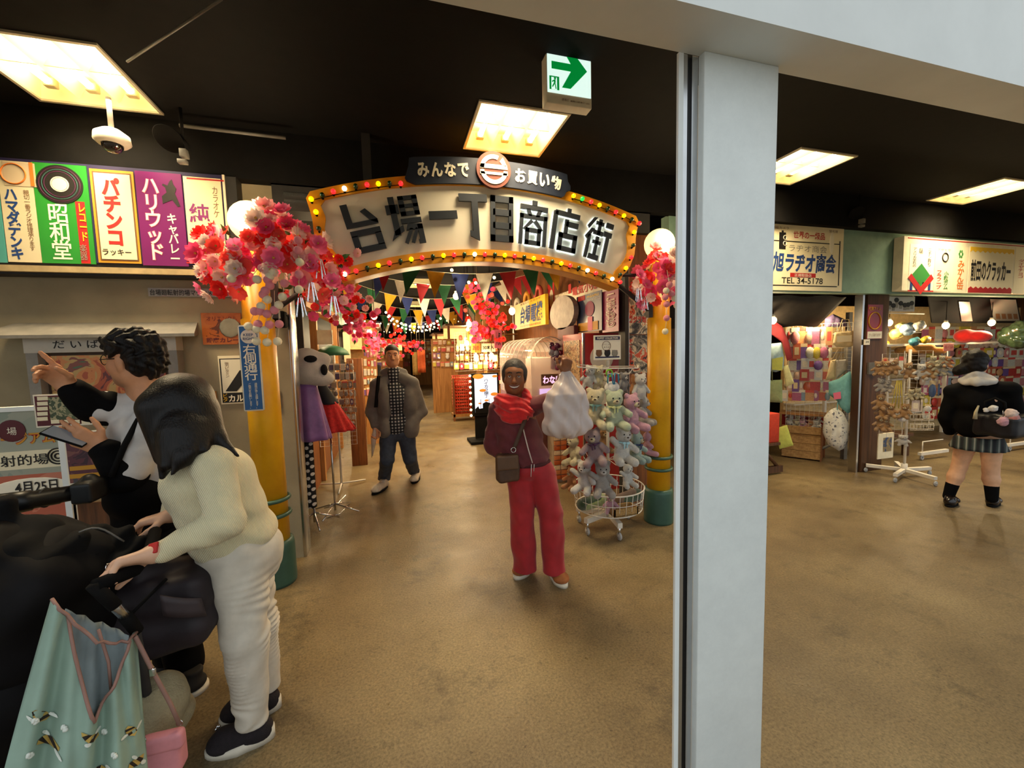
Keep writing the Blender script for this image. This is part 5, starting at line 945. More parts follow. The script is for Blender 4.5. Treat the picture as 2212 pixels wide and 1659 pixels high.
wk = thing('white_kiosk', 'white lit display kiosk with poster panels far down the alley', 'kiosk', (1.3, 15.6, 0)); c = F(955, 838); MB().box(c.x-.35, c.y, .0, c.x+.35, c.y+.5, 1.95, bev=.01).build('body', m_black, wk); MB().box(c.x-.32, c.y-.01, .8, c.x+.1, c.y, 1.85).build('lit_panel', M('kiosk_light', '#e8f0f4', .4, var=0, emit=.9, ecol='#dfeaf2'), wk)
for i in range(3):
    for j in range(3): MB().box(c.x-.3+j*.21, c.y-.014, .12+i*.22, c.x-.12+j*.21, c.y-.004, .31+i*.22).build('small_panel', ink['cream'], wk)
MB().box(c.x+.36, c.y-.03, .1, c.x+.42, c.y, 2.3).build('light_tube', M('cold_tube', '#e8f4ff', .4, var=0, emit=3, ecol='#dcecff'), wk)
c = F(893, 838); tag(MB().box(c.x-.09, c.y, 0, c.x+.09, c.y+.18, AZ).build('black_post', m_black), 'black square post in the middle of the far alley', 'post')
for x, y0_, Y, c_, lb in ((911, 755, 15, '#b8542a', 'orange brown'), (900, 760, 17, '#c8a060', 'yellow')):
    t = thing('cloth_banner', lb+' cloth banner hanging in the far alley', 'banner', P(x, 800, Y)); X0, Z0, X1, Z1 = RY(x-9, y0_, x+8, y0_+50, Y); MB().sheet(lambda u, v: (X0+(X1-X0)*u, Y+.02*math.sin(u*9), Z0+(Z1-Z0)*v), 10, 4).build('cloth', M('noren'+c_, c_, .8), t, solid=.004); MB().cyl((X0-.05, Y, Z1), (X1+.05, Y, Z1), .012, 8).build('rod', m_wood, t); MB().cyl((X0, Y, Z1), (X0, Y, AZ), .004, 5).build('cord', m_str, t); MB().cyl((X1, Y, Z1), (X1, Y, AZ), .004, 5).build('cord', m_str, t)
t = thing('folding_sign', 'red brown folding pavement sign far down the alley', 'sign', F(965, 860)); c = F(963, 858)
for sg in (-1, 1):
    mt = Matrix.Translation(c) @ Matrix.Rotation(math.radians(sg*10), 4, 'X') @ Matrix.Translation((0, 0, 0)); b = MB(); b.box(-.22, -.012+sg*.12, .1, .22, .012+sg*.12, .85, mat=mt); b.build('board', M('sign_redbrown', '#8a3a28', .5), t)
# ------------------------------------------------------------------ bunting and light garlands
FC = {k: M('flag_'+k, c, .75, var=.06, scale=20) for k, c in dict(blue='#1f2f6a', white='#ddd6c6', red='#b3222a', green='#20603a', yellow='#d69a1a').items()}
def flag_mesh(c):
    b = MB(); b.sheet(lambda u, v: ((u-.5)*.23*(1-v)+.0, .012*math.sin(v*3+u*2), -v*.36), 4, 6); return b.mesh('pennant', FC[c])
FM = {c: flag_mesh(c) for c in FC}; order = ['blue', 'white', 'red', 'green', 'yellow']
def cat(a, b_, sag, n): a, b_ = Vector(a), Vector(b_); return [a.lerp(b_, i/n)-Vector((0, 0, sag*4*(i/n)*(1-i/n))) for i in range(n+1)]
def bunting(a, b_, sag, nfl, k0, lab, sc=1.0):
    t = thing('bunting_line', lab, 'bunting', (Vector(a)+Vector(b_))/2-Vector((0, 0, sag)), 'bunting lines over the alley'); pts = cat(a, b_, sag, nfl*2); MB().tube(pts, .003, 5).build('cord', m_str, t)
    for i in range(nfl):
        p = pts[i*2+1]; d = (pts[min(i*2+2, nfl*2)]-pts[i*2]).normalized(); ang = math.atan2(d.y, d.x); inst(FM[order[(i+k0) % 5]], 'pennant', Matrix.Translation(p) @ Matrix.Rotation(ang, 4, 'Z') @ Matrix.Rotation(-math.asin(d.z)*.8+random.uniform(-.12, .12), 4, 'Y') @ Matrix.Rotation(random.uniform(-.25, .25), 4, 'X') @ Matrix.Scale(sc, 4), t)
bunting((-.7, 4.7, 2.78), (2.2, 4.4, 2.7), .28, 11, 0, 'bunting line of coloured pennants nearest the entrance arch', .85); bunting((-.8, 5.9, 2.85), (2.2, 5.3, 2.75), .3, 11, 3, 'second bunting line behind the entrance arch', .8); bunting((-.9, 7.0, 2.9), (2.2, 6.8, 2.9), .42, 12, 1, 'third bunting line above the alley lamps', .85)
bunting((-.9, 8.6, 2.9), (2.2, 8.2, 2.9), .45, 12, 4, 'fourth bunting line behind the light garland', .9); bunting((-1.85, 10.5, 3.0), (2.62, 10.5, 3.0), .5, 17, 2, 'fifth bunting line farther down the alley'); bunting((-1.85, 13.5, 3.05), (2.62, 13.5, 3.05), .5, 17, 0, 'farthest bunting line down the alley')
def light_line(pts, n, lab, power=6):
    t = thing('light_garland', lab, 'string lights', pts[len(pts)//2], 'warm light garlands over the alley'); MB().tube(pts, .003, 5).build('wire', m_black, t); me = MB().ball((0, 0, -.02), .018, 8).mesh('bulb', m_bulb); k = len(pts)-1
    for i in range(n):
        f = (i+.5)/n*k; j = int(f); inst(me, 'bulb', Matrix.Translation(pts[j].lerp(pts[min(j+1, k)], f-j)), t)
    for f in (.25, .75):
        l = bpy.data.lights.new('garland_light', 'POINT'); l.energy = power*3.6; l.color = (1, .76, .42); l.shadow_soft_size = .08; link(bpy.data.objects.new('garland_light', l), pts[int(f*k)]-Vector((0, 0, .07)), t)
def px_line(L, Y): return [P(x, y, Y) for x, y in L]
light_line(px_line([(972, 573), (982, 590), (1000, 603), (1020, 608), (1040, 606), (1055, 602), (1075, 592)], 4.6), 8, 'light garland just behind the arch centre', 5)
light_line(px_line([(830, 668), (845, 684), (865, 695), (885, 702), (905, 704), (925, 702), (940, 695), (955, 682)], 6.3), 15, 'first looping light garland above the walking man', 7); light_line(px_line([(835, 678), (850, 697), (870, 706), (890, 711), (910, 713), (930, 708), (952, 697)], 7.6), 14, 'second looping light garland above the walking man', 7)
light_line(cat((-1.85, 11, 2.85), (2.62, 11, 2.85), .5, 16), 24, 'light garland in the far alley', 9); light_line(cat((-1.85, 15, 2.85), (2.62, 15, 2.85), .5, 16), 24, 'light garland near the end of the alley', 12)
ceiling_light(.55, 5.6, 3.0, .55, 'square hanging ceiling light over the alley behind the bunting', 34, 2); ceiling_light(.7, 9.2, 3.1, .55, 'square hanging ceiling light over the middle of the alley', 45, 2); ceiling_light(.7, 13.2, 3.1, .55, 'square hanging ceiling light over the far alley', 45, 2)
# flower garland down the left side and sprays on the right
def garland(path, num, rad, lab, seed, cols, sc=1.0):
    r = random.Random(seed); t = thing('blossom_garland', lab, 'artificial flowers', path[-1], 'artificial blossom garlands in the alley'); MB().tube(([Vector((path[0].x, path[0].y, AZ))] if path[0].y > 4 else [])+path, .004, 5).build('vine', m_stem, t); k = len(path)-1
    for i in range(num):
        f = r.random()*k; j = int(f); p = path[j].lerp(path[j+1], f-j)+Vector((r.gauss(0, rad), r.gauss(0, rad), r.gauss(0, rad)))
        inst(BL[(r.choice(cols), r.randrange(3))], 'blossom', Matrix.Translation(p) @ rot_to((r.uniform(-.6, .6), -1, r.uniform(-.5, .6)), r.uniform(0, 6)) @ Matrix.Scale(sc*r.uniform(.8, 1.3), 4), t)
        if i % 5 == 0: inst(leaf_me, 'leaf', Matrix.Translation(p) @ rot_to((r.uniform(-1, 1), -1, r.uniform(-1, 1)), r.uniform(0, 6)), t)
garland([P(712, 590, 3.0), P(722, 640, 3.3), P(745, 665, 3.9), P(765, 690, 4.6), P(790, 720, 5.6), P(812, 745, 6.8), P(835, 760, 8.0)], 170, .085, 'trailing pink blossom garland along the left stalls', 8, ['hot', 'pink', 'red', 'pink', 'blush', 'hot'], .62)
garland([P(1030, 622, 5.2), P(1040, 650, 5.2), P(1060, 670, 5.2), P(1075, 695, 5.2), P(1095, 720, 5.2)], 90, .1, 'red blossom spray hanging above the candy stall', 9, ['red', 'coral', 'hot'], .6)
garland([P(1028, 705, 6.9), P(1040, 720, 6.9), P(1050, 735, 6.9)], 22, .06, 'red blossom spray beside the price cards', 10, ['red', 'hot'], 1.0)
garland([P(830, 740, 9.5), P(870, 735, 9.5), P(900, 750, 9.5)], 50, .12, 'far red blossom garland behind the walking man', 12, ['red', 'hot', 'coral'], .8)
# ------------------------------------------------------------------ alley, left side
tag(MB().box(-1.85, 4.95, 0, -.93, 5.0, 2.9).build('grey_partition', M('dark_grey_panel', '#4a4641', .7)), 'dark grey partition board behind the panda costume', 'partition')
tag(MB().box(-1.09, 3.64, 0, -1.03, 4.95, 2.6).build('side_partition', M('dark_grey_panel', '#4a4641', .7)), 'dark grey side partition inside the alley entrance', 'partition')
cs = thing('costume_stand', 'chrome clothes stand carrying the panda costume', 'clothes stand', (-.78, 4.15, 0)); cx, cy = P(668, 900, 4.1).x-.02, 4.15
MB().cyl((cx, cy, .03), (cx, cy, 1.5), .012, 10).build('pole', m_chrome, cs)
for a in (20, 110, 200, 290): d = Vector((math.cos(math.radians(a)), math.sin(math.radians(a)), 0)); MB().tube([(cx, cy, .12), (cx+d.x*.22, cy+d.y*.22, .02)], .009, 8).build('foot', m_chrome, cs)
m_panda = M('plush_panda_white', '#c9c2b8', .95, var=.06, bump=.6, bscale=200, sheen=.4); m_pandab = M('plush_panda_black', '#141214', .95, var=.1, bump=.6, bscale=200)
t = thing('panda_hood', 'white and black plush panda hood on the costume stand', 'costume', P(672, 830, 4.1)); c = P(670, 792, 4.08); blob('hood', [('e', c+Vector((-.03, 0, .0)), (.17, .15, .17)), ('e', c+Vector((.1, -.02, -.11)), (.1, .09, .07)), ('e', c+Vector((.12, -.02, .06)), (.06, .06, .06))], m_panda, t, .01, .05)
for d, s in (((.03, -.135, .07), (.055, .025, .032)), ((.13, -.1, -.03), (.03, .03, .05)), ((-.12, -.05, .15), (.045, .04, .045))): MB().ball(c+Vector(d), s, 12).build('dark_patch', m_pandab, t)
def gown(name, lab, px_top, px_bot, Y, wt, wb, mat, depth=.09, folds=7, group=None):
    a, b_ = P(*px_top, Y), P(*px_bot, Y); t = thing(name, lab, 'costume', b_, group); n = 36
    MB().sheet(lambda u, v: (a.x+(b_.x-a.x)*v+(wt+(wb-wt)*v)*math.cos(2*pi*u)*(1+.1*v*math.sin(folds*2*pi*u)), Y+depth*(.5+.5*v)*math.sin(2*pi*u)*(1+.12*v*math.sin(folds*2*pi*u)), a.z+(b_.z-a.z)*v), n*2, 12).build('fabric', mat, t, solid=.004); return t
m_purp = M('purple_satin', '#8a5c9a', .4, var=.12, scale=10, sheen=.3); m_tut = M('red_tulle', '#c0241e', .8, var=.15, scale=40, bump=.5, bscale=150); m_polka = M('polka_dot', rough=.7, fn=lambda nt, tc, b: None)
def polka(nt, tc, b):
    v = nt.n('ShaderNodeTexVoronoi', Scale=20, Randomness=0.0); mp = nt.n('ShaderNodeMapping'); mp.inputs['Rotation'].default_value = (0, .785, 0); mp.inputs['Scale'].default_value = (1, .0, 1); nt.l(tc.outputs['Object'], mp.inputs[0]); nt.l(mp.outputs[0], v.inputs['Vector']); return ramp(nt, v.outputs['Distance'], [(.3, '#d8d0c4'), (.32, '#0c0a0c')], 'CONSTANT')
MATS.pop('polka_dot'); m_polka = M('polka_dot', fn=polka, rough=.7)
gown('purple_gown', 'purple satin gown hanging under the panda hood', (662, 828), (674, 950), 4.08, .08, .16, m_purp, .1); gown('polka_dot_leggings', 'black leggings with white polka dots below the purple gown', (664, 952), (672, 1095), 4.12, .045, .05, m_polka, .05, 0)
gown('black_bodice', 'black bodice of the red skirted costume', (690, 828), (712, 872), 4.35, .05, .08, M('black_cloth', '#17141a', .8), .08, 3); gown('red_tutu', 'red tulle skirt costume beside the purple gown', (710, 868), (722, 930), 4.35, .07, .19, m_tut, .14, 11)
t = thing('costume_foot_stand', 'chrome rod stand with splayed feet below the red skirt', 'clothes stand', F(722, 1060)); c = P(718, 1000, 4.4); MB().cyl((c.x, 4.4, .03), (c.x, 4.4, .9), .01, 8).build('pole', m_chrome, t)
for a in (-20, 60, 150, 250): MB().tube([(c.x, 4.4, .1), (c.x+.25*math.cos(math.radians(a)), 4.4+.25*math.sin(math.radians(a)), .02)], .008, 6).build('foot', m_chrome, t)
for i in range(2): t = F(700+i*5, 1098+i*22); tag(MB().tube([t, t+Vector((.12, .06, .01)), t+Vector((.2, .16, .06))], .006, 6).build('chrome_hook', m_chrome), 'bent chrome hook rod on the floor by the polka dot leggings', 'hook', 'chrome hook rods on the floor')
ORK = (0, 5.2, 0); grid_panel('keychain_rack', 'white wire rack full of keychains beside the red skirt', ORK, (0, -1, 0), (692, 778, 772, 962))
rk2 = bpy.data.objects['keychain_rack']; MB().cyl((WL[rk2].x, 5.22, .02), (WL[rk2].x, 5.22, 1.6), .012, 8).build('pole', m_wire, rk2)
for a in (30, 150, 270): MB().tube([(WL[rk2].x, 5.22, .06), (WL[rk2].x+.3*math.cos(math.radians(a)), 5.22+.3*math.sin(math.radians(a)), .03)], .01, 6).build('foot', m_wire, rk2)
pack_rows((0, 5.16, 0), (0, -1, 0), [(694, 770, 785, 800), (700, 770, 803, 820), (706, 770, 823, 838), (708, 770, 842, 856), (712, 770, 860, 874), (716, 772, 878, 890), (728, 772, 893, 906), (734, 772, 908, 930)], 'keys', 'small keychain package on the white wire rack by the red skirt', 'keychain packages on the alley rack', 31, 10, .02, .0)
tag(MB().box(P(752, 850, 6.2).x, 6.2, 0, P(786, 850, 6.2).x, 6.28, 1.55, bev=.005).build('wooden_panel', m_wood3), 'brown wooden end panel beside the keychain rack', 'panel')
t = boardX('slanted_art_board', 'painted teal board with coloured stripes above the keychain rack', 'sign', (694, 655, 772, 700), -.93, .03, M('striped_art', fn=lambda nt, tc, b: ramp(nt, math_(nt, 'FRACT', math_(nt, 'ADD', math_(nt, 'MULTIPLY', sep(nt, tc)[1], 1.1), sep(nt, tc)[2])), [(0, '#3f7a6a'), (.25, '#7fbf9a'), (.4, '#c8573a'), (.5, '#e0c88a'), (.62, '#2f5a4a'), (.8, '#a8d8b8')], 'CONSTANT'), rough=.5), 1)
st = thing('souvenir_stall', 'wooden souvenir stall with cream boards on the left of the alley', 'stall', (-1.2, 6.5, 0)); MB().box(-1.8, 5.05, 0, -.95, 7.6, .8).build('counter', m_wood3, st); MB().box(-1.84, 5.05, .8, -1.8, 7.6, 2.7).build('back_board', M('stall_board', '#d8b880', .6), st)
for y in (5.6, 7.5): MB().box(-.98, y, 0, -.9, y+.08, 2.6).build('post', m_wood2, st)
MB().box(-1.0, 5.05, 2.15, -.9, 7.6, 2.3).build('beam', m_wood2, st); X0, Z0, X1, Z1 = RY(685, 713, 718, 744, 5.6); MB().box(X0, 5.6, Z0, X1, 5.62, Z1).build('cream_card', m_cream, st); X0, Z0, X1, Z1 = RY(742, 718, 756, 782, 6.4); MB().box(X0, 6.4, Z0, X1, 6.42, Z1).build('yellow_card', ink['cream'], st)
c = P(718, 768, 5.7); tag(MB().lathe([(.21, 0), (.19, .05), (.13, .1), (.05, .125), (0, .13)], c, 18).build('green_parasol', M('parasol_green', '#1f5a3a', .6)), 'small open dark green parasol above the keychain rack', 'parasol')
tag(MB().box(P(785, 800, 7.66).x, 7.66, 0, P(815, 800, 7.66).x, 7.7, 2.1).build('souvenir_board', m_wood2), 'wooden board hung with souvenirs behind the brown end panel', 'board')
pack_rows((0, 7.655, 0), (0, -1, 0), [(786, 814, 755, 772), (786, 814, 775, 792), (786, 814, 795, 812), (786, 814, 815, 832), (786, 814, 836, 855)], 'shop', 'small souvenir package on the left alley stalls', 'souvenir packages on the left stalls', 41, 6, name='souvenir_pack')
l = bpy.data.lights.new('stall_light', 'POINT'); l.energy = 50; l.color = (1, .75, .42); l.shadow_soft_size = .08; link(bpy.data.objects.new('stall_light', l), (-1.2, 6.2, 2.3), st)
bulb(P(808, 683, 5.8), 'glowing warm bulb above the left souvenir stall', 6, .04, 'bare bulbs of the alley stalls')
for x, y, Y, hh, lb, cc in ((800, 790, 9.5, 1.62, 'dark dressed passer by far down the left side of the alley', '#1c1a1e'),):
    c = P(x, 860, Y); z0 = 0; t = thing('person', lb, 'person', (c.x, Y, 0)); m_ = M('far_dark_cloth', cc, .8); blob('body', [('c', (c.x-.08, Y, .05), (c.x-.08, Y, .85), .06, .09), ('c', (c.x+.08, Y+.1, .05), (c.x+.07, Y, .85), .06, .09), ('e', (c.x, Y, 1.12), (.2, .13, .3)), ('c', (c.x-.2, Y, 1.32), (c.x-.24, Y-.02, .85), .06, .045), ('c', (c.x+.2, Y, 1.32), (c.x+.24, Y-.02, .85), .06, .045), ('c', (c.x, Y, 1.35), (c.x, Y, 1.48), .055, .05), ('e', (c.x, Y, 1.56), (.075, .09, .11))], m_, t, .02, .05); MB().ball((c.x, Y+.015, 1.58), (.095, .1, .11), 14).build('hair', M('dark_hair', '#14100e', .6), t)
tag(MB().box(P(683, 640, 3.6).x-.01, 3.58, 1.95, P(683, 640, 3.6).x+.03, 3.62, 2.5).build('wall_strip', m_grey), 'grey metal strip at the alley entrance', 'strip')
t = thing('black_speaker', 'small black speaker on a bracket behind the pompom strands', 'speaker', P(600, 690, 3.42)); c = P(598, 690, 3.4); MB().box(c.x-.05, 3.36, c.z-.06, c.x+.06, 3.46, c.z+.06, bev=.012).build('cabinet', m_black, t); MB().cyl((c.x+.05, 3.42, c.z+.03), (c.x+.05, YW, c.z+.03), .012, 8).build('bracket', m_black, t); MB().torus((c.x, 3.355, c.z), .035, .006, 18, 6, axis='y').build('speaker_ring', m_dark, t)
# ------------------------------------------------------------------ first right hand shop (between column and wooden pillar)
A1 = Vector((5.29, 4.47, 0)); D1 = Vector((.54, -.84, 0)).normalized(); N1 = Vector((-.84, -.54, 0)).normalized()
grid_panel('wire_grid_rack', 'white wire grid rack behind the wooden crate in the bag shop', A1, N1, (1697, 700, 1834, 925)); G1 = 'packages on the bag shop rack'
pack_rows(A1+N1*.01, N1, [(1698, 1796, 712, 746), (1704, 1796, 747, 776), (1706, 1796, 777, 800), (1706, 1796, 801, 822), (1702, 1790, 823, 846), (1690, 1792, 846, 866)], 'shop', 'small gift package on the wire grid rack in the bag shop', G1, 51, 13, .05, .0, name='gift_pack', fat=1.5)
t = thing('display_crate', 'wooden plank crate filled with round plush dolls', 'crate', A1); o = A1+N1*.06; L = (PLN(1772, 960, o, N1)-PLN(1688, 960, o, N1)).length; a0 = PLN(1688, 985, o, N1); a0.z = 0; mt = frame(a0, D1, (0, 0, 1))
for k, (z0, z1) in enumerate(((.02, .12), (.125, .225), (.23, .33), (.36, .46))): MB().add([mt @ Vector(p) for p in ((0, z0, 0), (L, z0, 0), (L, z1, 0), (0, z1, 0), (0, z0, -.02), (L, z0, -.02), (L, z1, -.02), (0, z1, -.02))], [(0, 1, 2, 3), (4, 7, 6, 5), (0, 4, 5, 1), (1, 5, 6, 2), (2, 6, 7, 3), (3, 7, 4, 0)]).build('plank', m_crate, t)
MB().add([mt @ Vector(p) for p in ((0, .34, -.01), (L, .34, -.01), (L, .36, -.4), (0, .36, -.4))], [(0, 1, 2, 3)]).build('tray_floor', m_crate, t, solid=.01); MB().add([mt @ Vector(p) for p in ((L, 0, 0), (L, 0, -.4), (L, .46, -.4), (L, .46, 0))], [(0, 1, 2, 3)]).build('end_board', m_wood3, t, solid=.015)
r = random.Random(3)
for i in range(11):
    x, y = 1706+(i % 5)*15+r.uniform(-3, 3), 924-(i//5)*12; p = PLN(x, y, A1-N1*(.05+.06*(i//5)), N1); col = ('white', 'cream', 'pink', 'orange', 'white')[i % 5]; bear(p-Vector((0, 0, .04)), .15, col, ('white', 'cream', 'pink', 'orange', 'white')[i % 5]+' round plush doll piled in the wooden crate', 'plush dolls in the crate', -.95, r.uniform(-.2, .2), 'seated', None, .045)
s = thing('shelf_unit', 'wooden shelf with red striped backing behind the plush crate', 'shelf', A1); o = A1-N1*.25; a = PLN(1690, 868, o, N1); b_ = PLN(1786, 868, o, N1); a.z = b_.z = .62; MB().add([a+N1*.25, b_+N1*.25, b_, a], [(0, 1, 2, 3)]).build('shelf_board', m_wood2, s, solid=.03)
b = MB(); a.z = .3; b_.z = .3; b.add([a, b_, b_+Vector((0, 0, .3)), a+Vector((0, 0, .3))], [(0, 1, 2, 3)]); b.build('red_backing', ink['red'], s, solid=.01); MB().add([a+Vector((0, 0, -.3)), b_+Vector((0, 0, -.3)), b_, a], [(0, 1, 2, 3)]).build('lower_board', m_wood3, s, solid=.02)
def cloth_bag(name, lab, pts, o, mat, thick=.05, handles=None, seed=0, group=None, emb=None):
    ps = [PV(x, y, o) for x, y in pts]; t = thing(name, lab, 'bag', min(ps, key=lambda p: p.z), group); c = sum(ps, Vector())/len(ps); n = Vector((-o[0], -o[1], 0)).normalized(); rt_ = Vector((0, 0, 1)).cross(n)*-1
    loc = [((p-c).dot(rt_), p.z-c.z) for p in ps]; k = 44; per = []
    for i in range(k):
        f = i/k*len(loc); j = int(f); a, b_ = loc[j], loc[(j+1) % len(loc)]; per.append((a[0]+(b_[0]-a[0])*(f-j), a[1]+(b_[1]-a[1])*(f-j)))
    rr = random.Random(seed); b = MB(); ringN = 7; vs = []
    for sgn in (1, -1):
        for q in range(ringN):
            s_ = 1-q/ringN
            for i in range(k):
                x, z = per[i]; h = thick*math.sqrt(max(0, 1-s_*s_))*sgn*(1+.1*math.sin(x*s_*70+seed)+.06*math.sin(z*s_*45+x*20+seed)); p = c+rt_*(x*s_)+Vector((0, 0, z*s_))+n*h; vs.append(p)
    fs = []
    for sg in range(2):
        base = sg*ringN*k
        for q in range(ringN-1):
            for i in range(k): a, b2, c2, d2 = base+q*k+i, base+q*k+(i+1) % k, base+(q+1)*k+(i+1) % k, base+(q+1)*k+i; fs.append((a, b2, c2, d2) if sg == 0 else (d2, c2, b2, a))
        fs.append(tuple(base+(ringN-1)*k+i for i in (range(k) if sg == 0 else range(k-1, -1, -1))))
    b.add(vs, fs, 0, True); b.build('bag_body', mat, t)
    for hp in handles or []: MB().tube([PV(x, y, o)+n*thick*.4 for x, y in hp], .006, 6).build('handle', mat, t)
    if emb: X = [PV(x, y, o)+n*(thick*1.25) for x, y in emb[0]]; MB().add(X, [tuple(range(len(X)))]).build('print_patch', emb[1], t)
    return t
cv = {k: M('canvas_'+k, c, .85, var=.07, scale=25, bump=.3, bscale=200) for k, c in dict(nat='#cdb98e', grey='#a8a296', teal='#6fa8a8', white='#d8d4c8', lblue='#9db8c0', lime='#b8bd5a', yel='#c9c48a', green='#8d9a6a', red='#c23a22').items()}
m_bagdots = M('printed_white_bag', fn=lambda nt, tc, b: ramp(nt, noise(nt, tc, 34, 1, .4), [(.28, '#5a5a66'), (.36, '#d8d6cc'), (.66, '#d8d6cc'), (.74, '#6a7080')]), rough=.8)
o1 = Vector((5.55, 3.85, 0)); o2 = Vector((5.42, 3.75, 0)); o3 = Vector((4.62, 3.85, 0)); GG = 'bags hanging in the bag shop'
cloth_bag('tote_bag', 'cream canvas tote bag with printed lines hanging by the steel rail', [(1803, 718), (1844, 714), (1846, 744), (1838, 750), (1806, 750), (1799, 742)], o1, cv['nat'], .03, [[(1812, 717), (1820, 690), (1834, 690), (1838, 715)]], 1, GG, ([(1808, 726), (1840, 724), (1840, 738), (1808, 739)], ink['cream']))
cloth_bag('tote_bag', 'long natural canvas tote bag below the printed tote', [(1794, 779), (1806, 776), (1804, 818), (1783, 822)], o1, cv['nat'], .03, [[(1797, 778), (1812, 752), (1808, 776)]], 2, GG); cloth_bag('tote_bag', 'long grey canvas tote bag beside the natural one', [(1806, 778), (1829, 776), (1830, 800), (1806, 820)], o1, cv['grey'], .03, [[(1810, 778), (1822, 752), (1832, 790)]], 3, GG)
cloth_bag('drawstring_bag', 'teal drawstring bag with pink patch above the patterned bag', [(1790, 825), (1812, 818), (1838, 800), (1842, 850), (1847, 880), (1832, 894), (1815, 880), (1808, 866), (1790, 852)], o2, cv['teal'], .05, [[(1810, 868), (1808, 888), (1812, 896)]], 4, GG, ([(1800, 848), (1816, 845), (1817, 860), (1802, 862)], ink['pink']))
cloth_bag('patterned_bag', 'large white cloth bag with small grey pattern near the floor', [(1806, 880), (1822, 892), (1834, 918), (1833, 950), (1826, 968), (1812, 974), (1788, 960), (1777, 934), (1780, 900), (1794, 885)], o2, m_bagdots, .09, None, 5, GG)
cloth_bag('drawstring_bag', 'pale blue and yellow drawstring bag beside the column', [(1668, 742), (1688, 740), (1694, 775), (1692, 798), (1676, 804), (1655, 800), (1652, 750)], o3, cv['lblue'], .05, None, 6, GG, ([(1668, 775), (1692, 770), (1690, 800), (1668, 798)], cv['lime']))
cloth_bag('flat_pouch', 'yellow green flat pouch with dark edge hanging below the blue bag', [(1690, 792), (1702, 788), (1716, 828), (1698, 836)], o3, cv['yel'], .015, None, 7, GG); cloth_bag('flat_pouch', 'pale green pouch with orange prints beside the column', [(1650, 822), (1690, 820), (1690, 870), (1650, 868)], o3, cv['green'], .03, [[(1668, 822), (1668, 800), (1672, 760)]], 8, GG)
cloth_bag('apron', 'cream apron with dark red straps hanging above the blue bag', [(1668, 690), (1690, 705), (1705, 740), (1712, 772), (1700, 780), (1690, 740), (1655, 715)], o3-Vector((-.1, -.1, 0)), M('apron_red', '#7a1f26', .8), .02, None, 9, GG)
cloth_bag('greeting_card_bag', 'lime green paper bag with animal print above the wooden stool', [(1672, 926), (1700, 918), (1714, 962), (1684, 970)], o3+Vector((-.15, -.1, 0)), cv['lime'], .015, None, 10, GG)
cloth_bag('dark_cap', 'dark purple cap shaped bag on top of the grid rack', [(1782, 688), (1800, 678), (1826, 690), (1830, 705), (1780, 710)], A1+D1*.2-N1*.1, M('dusty_purple', '#5a4a6a', .8), .06, None, 11, GG)
t = thing('small_stool', 'dark wooden folding stool with a red box on it', 'stool', F(1690, 1030)); c = F(1672, 1025); MB().box(c.x-.5, c.y, .02, c.x+.14, c.y+.04, .1).build('foot_rail', m_wood, t); MB().tube([c+Vector((.1, .02, .06)), c+Vector((-.25, .02, .42))], .022, 4).build('leg', m_wood, t); MB().box(c.x-.6, c.y-.12, .4, c.x-.05, c.y+.16, .43).build('seat', m_wood, t)
tag(MB().box(c.x-.58, c.y-.1, .432, c.x-.05, c.y+.14, .78, bev=.008).build('red_box', cv['red']), 'red paper box on the dark wooden stool', 'box')
t = thing('rack_stand', 'grey metal stand with splayed foot below the patterned bag', 'stand', F(1828, 990)); c = F(1826, 992); MB().box(c.x-.03, c.y, 0, c.x+.03, c.y+.05, 2.0).build('upright', m_grey, t); MB().tube([c+Vector((-.02, 0, .3)), c+Vector((-.5, .2, .03))], .02, 6).build('brace', m_grey, t)
m_awn = M('dark_canvas', '#2b2622', .8, var=.15); t = thing('canvas_awning', 'dark canvas valance hanging at the top of the bag shop', 'awning', (4.6, 3.9, 2.2)); MB().sheet(lambda u, v: (2.7+2.7*u, 3.75+.35*v+.02*math.sin(u*20), 2.16-.34*v+.01*math.sin(u*31)), 40, 4).build('canvas', m_awn, t, solid=.006)
GL_ = 'bare bulbs of the right hand shops'
for x, y, o, pw, lb in ((1670, 692, (4.4, 3.95), 5, 'beside the white column in the bag shop'), (1757, 680, (5.2, 4.4), 12, 'above the grid rack in the bag shop'), (1921, 697, (6.4, 4.3), 9, 'behind the wooden pillar'), (2043, 703, (7.0, 4.1), 8, 'below the sloping black board'), (2142, 697, (7.9, 4.2), 8, 'beside the green bag bundle')):
    bulb(PV(x, y, o), 'glowing warm bulb '+lb, pw, .04, GL_, cord=max(.05, 2.75-PV(x, y, o).z-.07))
# ------------------------------------------------------------------ second right hand shop
s = board('film_star_poster', 'red poster with gold lettering and white caption on the wooden pillar', 'poster', (1874, 658, 1906, 732), 3.55, .004, gloss('#9a2a34', 'redp')); flat((1874, 716, 1905, 731), 3.55, ink['white'], s, 'caption_strip'); tpx('鉄腕アトム', 1877, 662, 1903, 671, 3.547, ink['gold'], s, bold=.03); MB().torus(P(1890, 693, 3.546), .1, .008, axis='y', n=28, k=5).build('printed_oval', ink['gold'], s); tpx('グッズあります!', 1877, 720, 1902, 727, 3.545, ink['brown'], s)
t = board('switch_box', 'small grey switch box on the wooden pillar', 'switch', (1877, 783, 1896, 808), 3.54, .02, m_grey); t = board('number_plate', 'small white letter plate on the wooden pillar', 'plate', (1868, 733, 1879, 745), 3.545, .012, ink['white']); tpx('M', 1871, 737, 1876, 741, 3.545, ink['black'], t)
s = board('group_poster', 'grey poster of printed silhouettes under the box sign', 'poster', (1913, 640, 1976, 673), 3.68, .004, gloss('#b8b0a6', 'greyp'))
